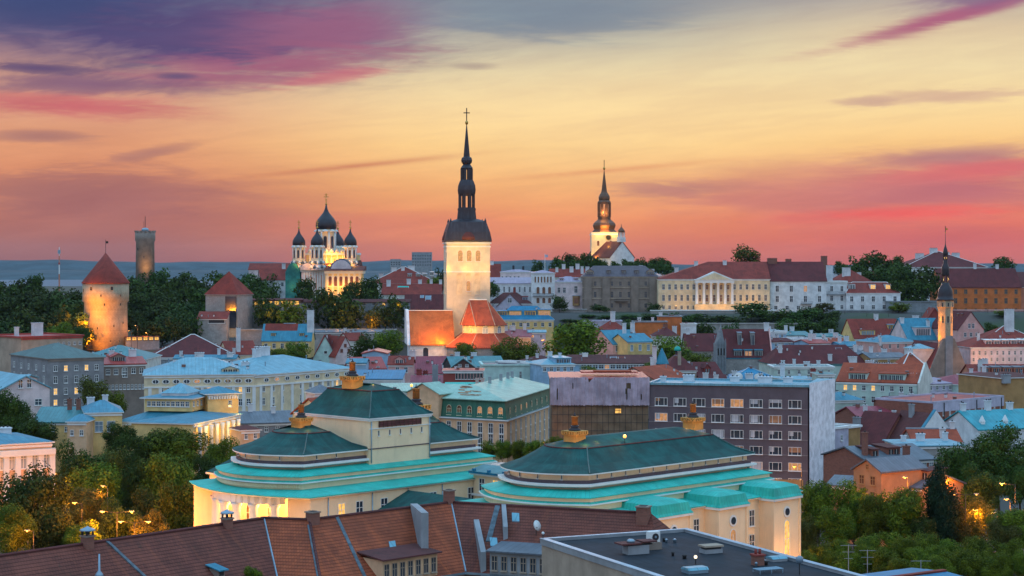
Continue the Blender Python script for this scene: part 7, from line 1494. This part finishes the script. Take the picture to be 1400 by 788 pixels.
# left woods on the bastion
W1 = 'wood left of the round stone tower'
wood('round green tree in the dense wood left of the red-coned tower', W1, [(10, 402, 46, 900), (38, 394, 50, 930), (66, 398, 56, 900), (92, 404, 56, 880), (116, 410, 46, 860), (30, 420, 60, 840), (70, 424, 60, 830), (6, 432, 50, 820), (100, 428, 46, 835), (-14, 410, 50, 900), (50, 446, 44, 800), (18, 452, 40, 800), (84, 448, 34, 800)], 'leaf_far')
wood('darker taller tree at the back of the wood left of the red-coned tower', W1, [(12, 385, 44, 1000), (46, 375, 34, 1010), (24, 380, 40, 1010), (70, 392, 40, 990), (100, 396, 40, 960), (-8, 384, 40, 1000)], 'leaf_dark')
tree(84, 440, 44, 640, 'bright green bushy tree behind the flat red-topped tenement', 'leaf', 34)
tree(110, 444, 30, 690, 'small dark tree right behind the tenement with the red flat top', 'leaf_dark', 36)
tree(112, 436, 34, 832, 'half-lit tree glowing orange at the left foot of the round tower', 'leaf_olive', 40)
W2 = 'wood between the round tower and the town wall'
wood('dark tree in the wood right of the red-coned tower', W2, [(188, 374, 40, 1120), (215, 368, 44, 1120), (245, 370, 48, 1110), (275, 374, 44, 1100), (305, 372, 44, 1090), (335, 372, 46, 1080), (362, 374, 40, 1060), (180, 388, 36, 1040), (205, 390, 46, 1020), (240, 388, 46, 1020), (272, 392, 44, 1000), (338, 388, 52, 980), (368, 386, 36, 960), (352, 398, 44, 930), (322, 384, 40, 960), (340, 408, 40, 912)], 'leaf_dark')
wood('mid green tree at the near side of the wood right of the red-coned tower', W2, [(190, 398, 46, 960), (226, 400, 56, 940), (256, 408, 54, 920), (206, 418, 52, 890), (238, 422, 54, 880), (184, 424, 34, 870), (262, 428, 40, 870), (222, 434, 46, 862), (196, 440, 34, 862), (250, 440, 36, 858)], 'leaf_far')
for px, top, w, Y, kd, h, lb in [
    (368, 402, 46, 892, 'leaf_dark', 58, 'big dark tree in front of the lit wooden wall gallery'),
    (396, 408, 46, 890, 'leaf', 46, 'lighter green tree over the old town wall left of centre'),
    (416, 379, 34, 1000, 'leaf_dark', 40, 'round dark tree against the turquoise sheeted corner of the cathedral'),
    (448, 391, 62, 905, 'leaf_dark', 70, 'large dark tree below the front dome of the cathedral'),
    (475, 398, 50, 896, 'leaf_dark', 62, 'dark tree with lights beneath it, right of the large one below the cathedral'),
    (503, 378, 42, 960, 'leaf_dark', 44, 'dark tree against the lit right wing of the cathedral'),
    (480, 384, 36, 970, 'leaf_dark', 36, 'small dark tree under the cathedral apse'),
    (540, 402, 38, 895, 'leaf_dark', 50, 'dark tree at the left shoulder of the church nave'),
    (515, 415, 40, 893, 'leaf_olive', 38, 'thin olive tree on the rampart left of the church nave'),
    (592, 379, 26, 1010, 'leaf', 20, 'small green tree among red roofs left of the church tower'),
    (603, 366, 20, 1040, 'leaf_dark', 34, 'dark narrow tree touching the church tower on its left'),
    (405, 466, 40, 790, 'leaf', 34, 'green tree in front of the yellow house with mansard roof'),
    (378, 476, 36, 770, 'leaf', 22, 'low green tree left of the yellow house door side'),
    (240, 452, 0, 0, '', 0, ''),
    (500, 456, 46, 690, 'leaf_dark', 42, 'left dark tree of the pair before the church nave'),
    (532, 450, 50, 690, 'leaf', 40, 'right green tree of the pair before the church nave'),
    (636, 468, 34, 680, 'leaf', 28, 'small green tree under the church ambulatory roof'),
    (696, 460, 52, 690, 'leaf', 44, 'wide green tree right of the church chancel'),
    (722, 466, 34, 690, 'leaf', 34, 'smaller green tree beside the lit passage'),
    (784, 437, 92, 700, 'leaf', 70, 'very big round green tree in the middle of the old town'),
    (674, 384, 20, 985, 'leaf_dark', 24, 'small dark tree right of the church tower'),
    (765, 404, 26, 968, 'leaf_dark', 26, 'dark shrubby tree under the cream palace'),
    (820, 416, 28, 962, 'leaf_dark', 20, 'dark shrub before the brown-grey palace'),
    (894, 414, 22, 960, 'leaf_dark', 22, 'dark tree at the corner between brown and cream palaces'),
    (1027, 413, 58, 930, 'leaf_dark', 60, 'large dark tree in front of the lit portico building'),
    (1125, 414, 36, 945, 'leaf_olive', 34, 'twiggy tree by the white palace corner'),
    (918, 458, 64, 745, 'leaf', 46, 'leafy green tree above the domed red roof'),
    (952, 482, 50, 660, 'leaf', 26, 'low green tree in front of the slender gothic gable'),
    (888, 494, 22, 640, 'leaf', 26, 'little green tree left of the blue-cone turret'),
    (806, 500, 34, 600, 'leaf', 16, 'low shrub strip in front of the blue window strip'),
    (1020, 335, 38, 1090, 'leaf_olive', 30, 'solitary airy tree standing up on the skyline above the portico building'),
    (1371, 350, 34, 1130, 'leaf_dark', 22, 'dark round tree on the skyline at the right edge'),
    (1228, 413, 34, 960, 'leaf', 26, 'bright green tree at the right end of the white palaces'),
    (1374, 424, 34, 940, 'leaf', 28, 'green tree below the orange palace'),
    (1356, 440, 24, 900, 'leaf_dark', 20, 'small dark tree under the orange palace, left of the green one'),
]:
    if w: tree(px, top, w, Y, lb, kd, h)
W3 = 'trees around the hilltop church'
wood('dark hilltop tree round the white church with the bulbous spire', W3, [(762, 350, 24, 1140), (780, 346, 26, 1140), (800, 345, 26, 1140), (812, 350, 22, 1140), (822, 354, 20, 1140), (858, 353, 22, 1140), (874, 352, 24, 1140), (894, 352, 24, 1140), (910, 351, 24, 1140), (735, 355, 20, 1120), (790, 354, 26, 1110), (842, 356, 20, 1110), (770, 357, 24, 1110), (884, 356, 26, 1110), (908, 356, 24, 1110), (826, 358, 24, 1105), (860, 358, 24, 1105)], 'leaf_dark')
W4 = 'trees behind the white palaces'
wood('tall dark tree in the group between the white palaces and the orange palace', W4, [(1150, 356, 24, 1090), (1172, 350, 34, 1090), (1196, 344, 44, 1080), (1220, 348, 36, 1080), (1212, 360, 40, 1050), (1234, 358, 36, 1030), (1186, 362, 36, 1060), (1160, 362, 26, 1075)], 'leaf_dark')
wood('big green tree standing left of the slim spire', W4, [(1232, 366, 44, 1000), (1266, 362, 46, 990), (1252, 378, 44, 985), (1228, 384, 34, 985)], 'leaf_dark')
W5 = 'bushes on the slope under the palaces'
wood('dark bush on the slope below the portico building and white palaces', W5, [(945, 428, 40, 925), (975, 430, 44, 925), (1000, 432, 40, 920), (1060, 424, 44, 925), (1085, 422, 46, 925), (1110, 420, 44, 925), (1135, 424, 38, 925), (915, 427, 34, 930), (890, 429, 34, 930), (1075, 434, 44, 905), (1105, 434, 44, 905), (1130, 436, 36, 905), (860, 430, 30, 935), (830, 431, 30, 935), (805, 430, 30, 940), (780, 436, 34, 930), (870, 436, 40, 915), (905, 438, 40, 900), (845, 437, 34, 915), (1155, 432, 40, 950), (1185, 436, 40, 940), (1215, 436, 36, 940), (1260, 434, 40, 940), (1290, 438, 40, 930), (1170, 444, 40, 900), (1330, 440, 36, 940), (1350, 430, 30, 960), (960, 440, 44, 898), (1000, 442, 40, 896), (1400, 432, 40, 955)], 'leaf_dark')
# court behind the theatre
CR = 'round trees in the court behind the theatre'
wood('clipped green tree in the court between the theatre halls and the peach building', CR, [(668, 602, 26, 392), (688, 601, 28, 390), (708, 602, 28, 388), (728, 602, 28, 386), (746, 602, 24, 384), (760, 596, 24, 382)], 'leaf')
# right park
RP = 'park trees right of the concert hall'
for px, top, w, Y, kd, h, lb in [
    (1283, 630, 52, 300, 'conifer', 120, 'tall dark columnar conifer in front of the right park'),
    (1120, 658, 62, 308, 'leaf', 80, 'green tree left of the orange mansion, next to the concert hall corner'),
    (1168, 656, 64, 306, 'leaf', 84, 'rounded green tree before the gabled front of the mansion'),
    (1144, 690, 56, 298, 'leaf', 60, 'full green tree hiding the foot of the mansion left wing'),
    (1196, 676, 54, 300, 'leaf', 66, 'full green tree hiding the foot of the mansion gable'),
    (1232, 668, 80, 300, 'leaf', 84, 'broad green tree in front of the mansion side wing'),
    (1104, 706, 36, 300, 'leaf_olive', 60, 'shaded olive tree close to the theatre wall'),
    (1312, 606, 80, 345, 'leaf_dark', 95, 'big dark round tree behind the tall conifer'),
    (1365, 582, 86, 345, 'leaf_dark', 90, 'largest dark tree at the right edge under the turquoise roof'),
    (1395, 620, 70, 340, 'leaf_dark', 80, 'dark tree cut by the right edge'),
    (1340, 636, 70, 330, 'leaf_dark', 70, 'dark tree above the orange glow of the right street'),
    (1330, 680, 54, 305, 'leaf_olive', 70, 'orange-lit tree right of the tall conifer'),
    (1304, 690, 44, 300, 'leaf_olive', 60, 'half-lit tree tucked beside the conifer'),
    (1385, 694, 70, 285, 'leaf', 62, 'bright green crown at the right edge below the street lamp'),
    (1372, 712, 50, 282, 'leaf_olive', 50, 'olive tree below the bright green crown at the right edge'),
    (1262, 706, 40, 296, 'leaf_dark', 50, 'dark tree at the left foot of the conifer'),
]: tree(px, top, w, Y, lb, kd, h, RP)
RF = 'front row of round trees at the bottom right'
wood('clipped bright green round tree in the front row at the bottom right', RF, [(1150, 738, 40, 272), (1186, 730, 52, 272), (1222, 726, 54, 270), (1262, 728, 54, 268), (1300, 738, 50, 266), (1340, 734, 56, 264), (1380, 736, 50, 262), (1210, 748, 50, 258), (1254, 750, 52, 256), (1318, 752, 52, 252), (1362, 754, 54, 250), (1400, 752, 40, 250), (1160, 756, 44, 262), (1124, 742, 36, 276), (1108, 752, 34, 270), (1136, 752, 40, 268), (1240, 734, 40, 262), (1282, 746, 44, 258), (1340, 752, 44, 258), (1186, 744, 40, 264), (1284, 760, 44, 250), (1232, 762, 44, 246)], 'leaf')
tree(345, 774, 34, 190, 'tip of a yellow-green tree poking up in the courtyard at the bottom', 'leaf', 30)
tree(1350, 560, 40, 420, 'dark crown at the left end of the turquoise roof', 'leaf_dark', 30) if False else None

# ---------------------------------------------------------------- street lamps and lights
def street_lamp(px, py, Y, label, P, arm=1.6, two=False, group=None, wh=False):
    X = PX(px, Y); z = PZ(py, Y); gz = min(ground(X, Y), z - 4)
    root = thing('street_lamp', label, 'street lamp', (X, Y, gz), 0, group); h = z - gz; m = MB()
    m.tube((0, 0, 0), (0, 0, h + .15), .09, 'iron', 8, .05); m.build('pole', root); m = MB(); m.tube((0, 0, h + .1), (-arm, 0, h + .35), .04, 'iron')
    if two: m.tube((0, 0, h + .1), (arm, 0, h + .35), .04, 'iron')
    m.build('arm', root)
    for sx in ((-1, 1) if two else (-1,)):
        m = MB(); m.box(sx * arm - .4, -.14, h + .25, sx * arm + .4, .14, h + .38, 'zinc'); m.build('lamp_head', root); m = MB(); m.lathe([(.08, h + .08), (.15, h + .14), (.15, h + .24)], 'lampwhite' if wh else 'lamp', 10, sx * arm, 0); m.build('bulb', root)
        if P: lamp(X + sx * arm, Y - .3, gz + h - .3, P * 2.2, (1, .27, .012), .25)
for a in [
    (112, 690, 305, 'street lamp with a bright orange bulb among the left park trees', 1500, 1.2), (147, 667, 320, 'faint red-orange street lamp high in the left park', 500, .8), (46, 728, 280, 'lit lamp post standing at the left park path', 700, 1.0), (184, 716, 292, 'yellow lit lamp post in the glowing part of the left park', 2200, 2.2, True), (160, 702, 296, 'twin-armed street lamp under glowing leaves in the left park', 2400, 2.4, True),
    (81, 650, 330, 'orange lamp behind the dark broad tree by the corner building', 1100, 1.0), (66, 712, 305, 'orange lamp behind the dark broad tree, lower one', 900, .9), (96, 716, 300, 'lamp lighting the path left of the small yellow-green tree', 700, .9),
    (1388, 664, 296, 'tall street lamp with long arm at the right edge', 1500, 2.2), (1320, 678, 300, 'unlit double-headed street lamp left of the long-armed one', 0, 1.8, True), (1381, 685, 300, 'white globe street lamp below the long-armed lamp', 500, .6), (1241, 655, 305, 'yellow lit lamp post before the mansion wing', 700, .5), (1199, 690, 304, 'orange lamp between the trees before the mansion', 1100, .7), (1257, 694, 304, 'small white street lamp at the foot of the mansion wing', 700, .6),
    (1096, 640, 380, 'street lamp post in front of the white blind end wall', 900, 1.6), (1093, 700, 312, 'bright lamp at the right corner of the concert hall', 900, .8), (1340, 700, 304, 'orange lamp hidden in the trees of the right park', 2400, .8), (1364, 704, 308, 'orange lamp near the kiosk in the right park', 1900, .8), (1300, 660, 325, 'orange lamp glowing behind the tall conifer', 1500, .8),
    (748, 606, 400, 'street lamp over the court trees by the concert hall roof', 500, .8), (180, 453, 838, 'brilliant orange street lamp at the right foot of the round stone tower', 350, 1.4), (188, 446, 846, 'second orange lamp right of the brilliant one', 500, 1.0), (202, 456, 850, 'third small lamp over the lit gallery', 400, .8), (745, 466, 700, 'lamp in the lit passage between the trees in the old town', 900, .8),
]: street_lamp(a[0], a[1], a[2], a[3], a[4], a[5], len(a) > 6)
# light on the town wall under the cathedral, the passages and lanes
for px, py, Y, P in ((368, 428, 884, 700), (436, 455, 866, 500), (463, 434, 884, 1600), (442, 452, 864, 900), (500, 446, 880, 2600), (488, 450, 880, 1600), (508, 440, 886, 1500), (320, 450, 866, 600), (340, 456, 866, 500), (545, 417, 890, 400), (480, 452, 876, 900),
    (726, 470, 783, 1100), (733, 474, 740, 1400), (738, 480, 700, 700), (826, 470, 784, 1200), (820, 478, 780, 900), (1325, 492, 700, 600), (1344, 488, 712, 500), (30, 476, 545, 2500), (46, 520, 520, 1600), (330, 580, 372, 600), (336, 590, 372, 500)):
    lamp(PX(px, Y), Y, PZ(py, Y), P, (1, .36, .04), .4)
for px, py, Y, P in ((262, 712, 276, 900), (300, 716, 276, 900), (350, 712, 266, 700), (420, 706, 262, 600), (500, 700, 258, 600), (940, 716, 232, 700), (1000, 730, 236, 900), (1060, 746, 250, 1000), (1100, 742, 272, 900)):
    lamp(PX(px, Y), Y, max(3.0, PZ(py + 50, Y)), P * 2.0, (1, .46, .14), .6)
# radio mast on the left horizon, flagpole and aerials
o = thing('radio_mast', 'thin red and white radio mast over the wood at the left', 'mast', (PX(81, 1900), 1900, ground(PX(81, 1900), 1900))); m = MB(); gz = o.location.z
zs = [gz, PZ(375, 1900), PZ(362, 1900), PZ(350, 1900), PZ(338, 1900)]
for i in range(4): m.tube((0, 0, zs[i] - gz), (0, 0, zs[i + 1] - gz), .8 - .12 * i, 'trim' if i % 2 else 'salmon', 6)
m.build('mast_shaft', o); m = MB(); m.box(-1.4, -.6, zs[4] - gz - 7, 1.4, .6, zs[4] - gz - 3, 'zinc'); m.box(-.8, -.8, zs[2] - gz, .8, .8, zs[2] - gz + 2, 'redmetal'); m.build('antenna', o)
o = thing('flagpole', 'thin flagpole with a small flag on the skyline left of the hilltop church', 'flagpole', (PX(745, 1060), 1060, 24)); m = MB(); m.tube((0, 0, 0), (0, 0, PZ(347, 1060) - 24), .16, 'trim'); m.build('pole', o); m = MB(); m.box(0, -.04, PZ(352, 1060) - 24, 1.8, .04, PZ(348.5, 1060) - 24, 'lilac'); m.build('flag', o)
for px, py, Y, h, lb in ((1160, 745, 252, 3.4, 'television aerial standing before the front row of trees, left one'), (1186, 752, 245, 4.0, 'television aerial standing before the front row of trees, right one'), (1259, 766, 200, 3.4, 'slim roof aerial at the bottom right')):
    z = PZ(py, Y); o = thing('aerial', lb, 'aerial', (PX(px, Y), Y, z - h - 6)); m = MB(); m.tube((0, 0, 0), (0, 0, h + 6), .05, 'concrete'); m.build('mast', o); m = MB()
    for q in range(3): m.tube((-1.1 + .25 * q, 0, h + 5.9 - q * .9), (1.1 - .25 * q, 0, h + 5.9 - q * .9), .03, 'concrete')
    m.build('crossbar', o)
for o in scene.objects:
    if o.parent is None and o.get('category'): o['kind'] = 'thing'
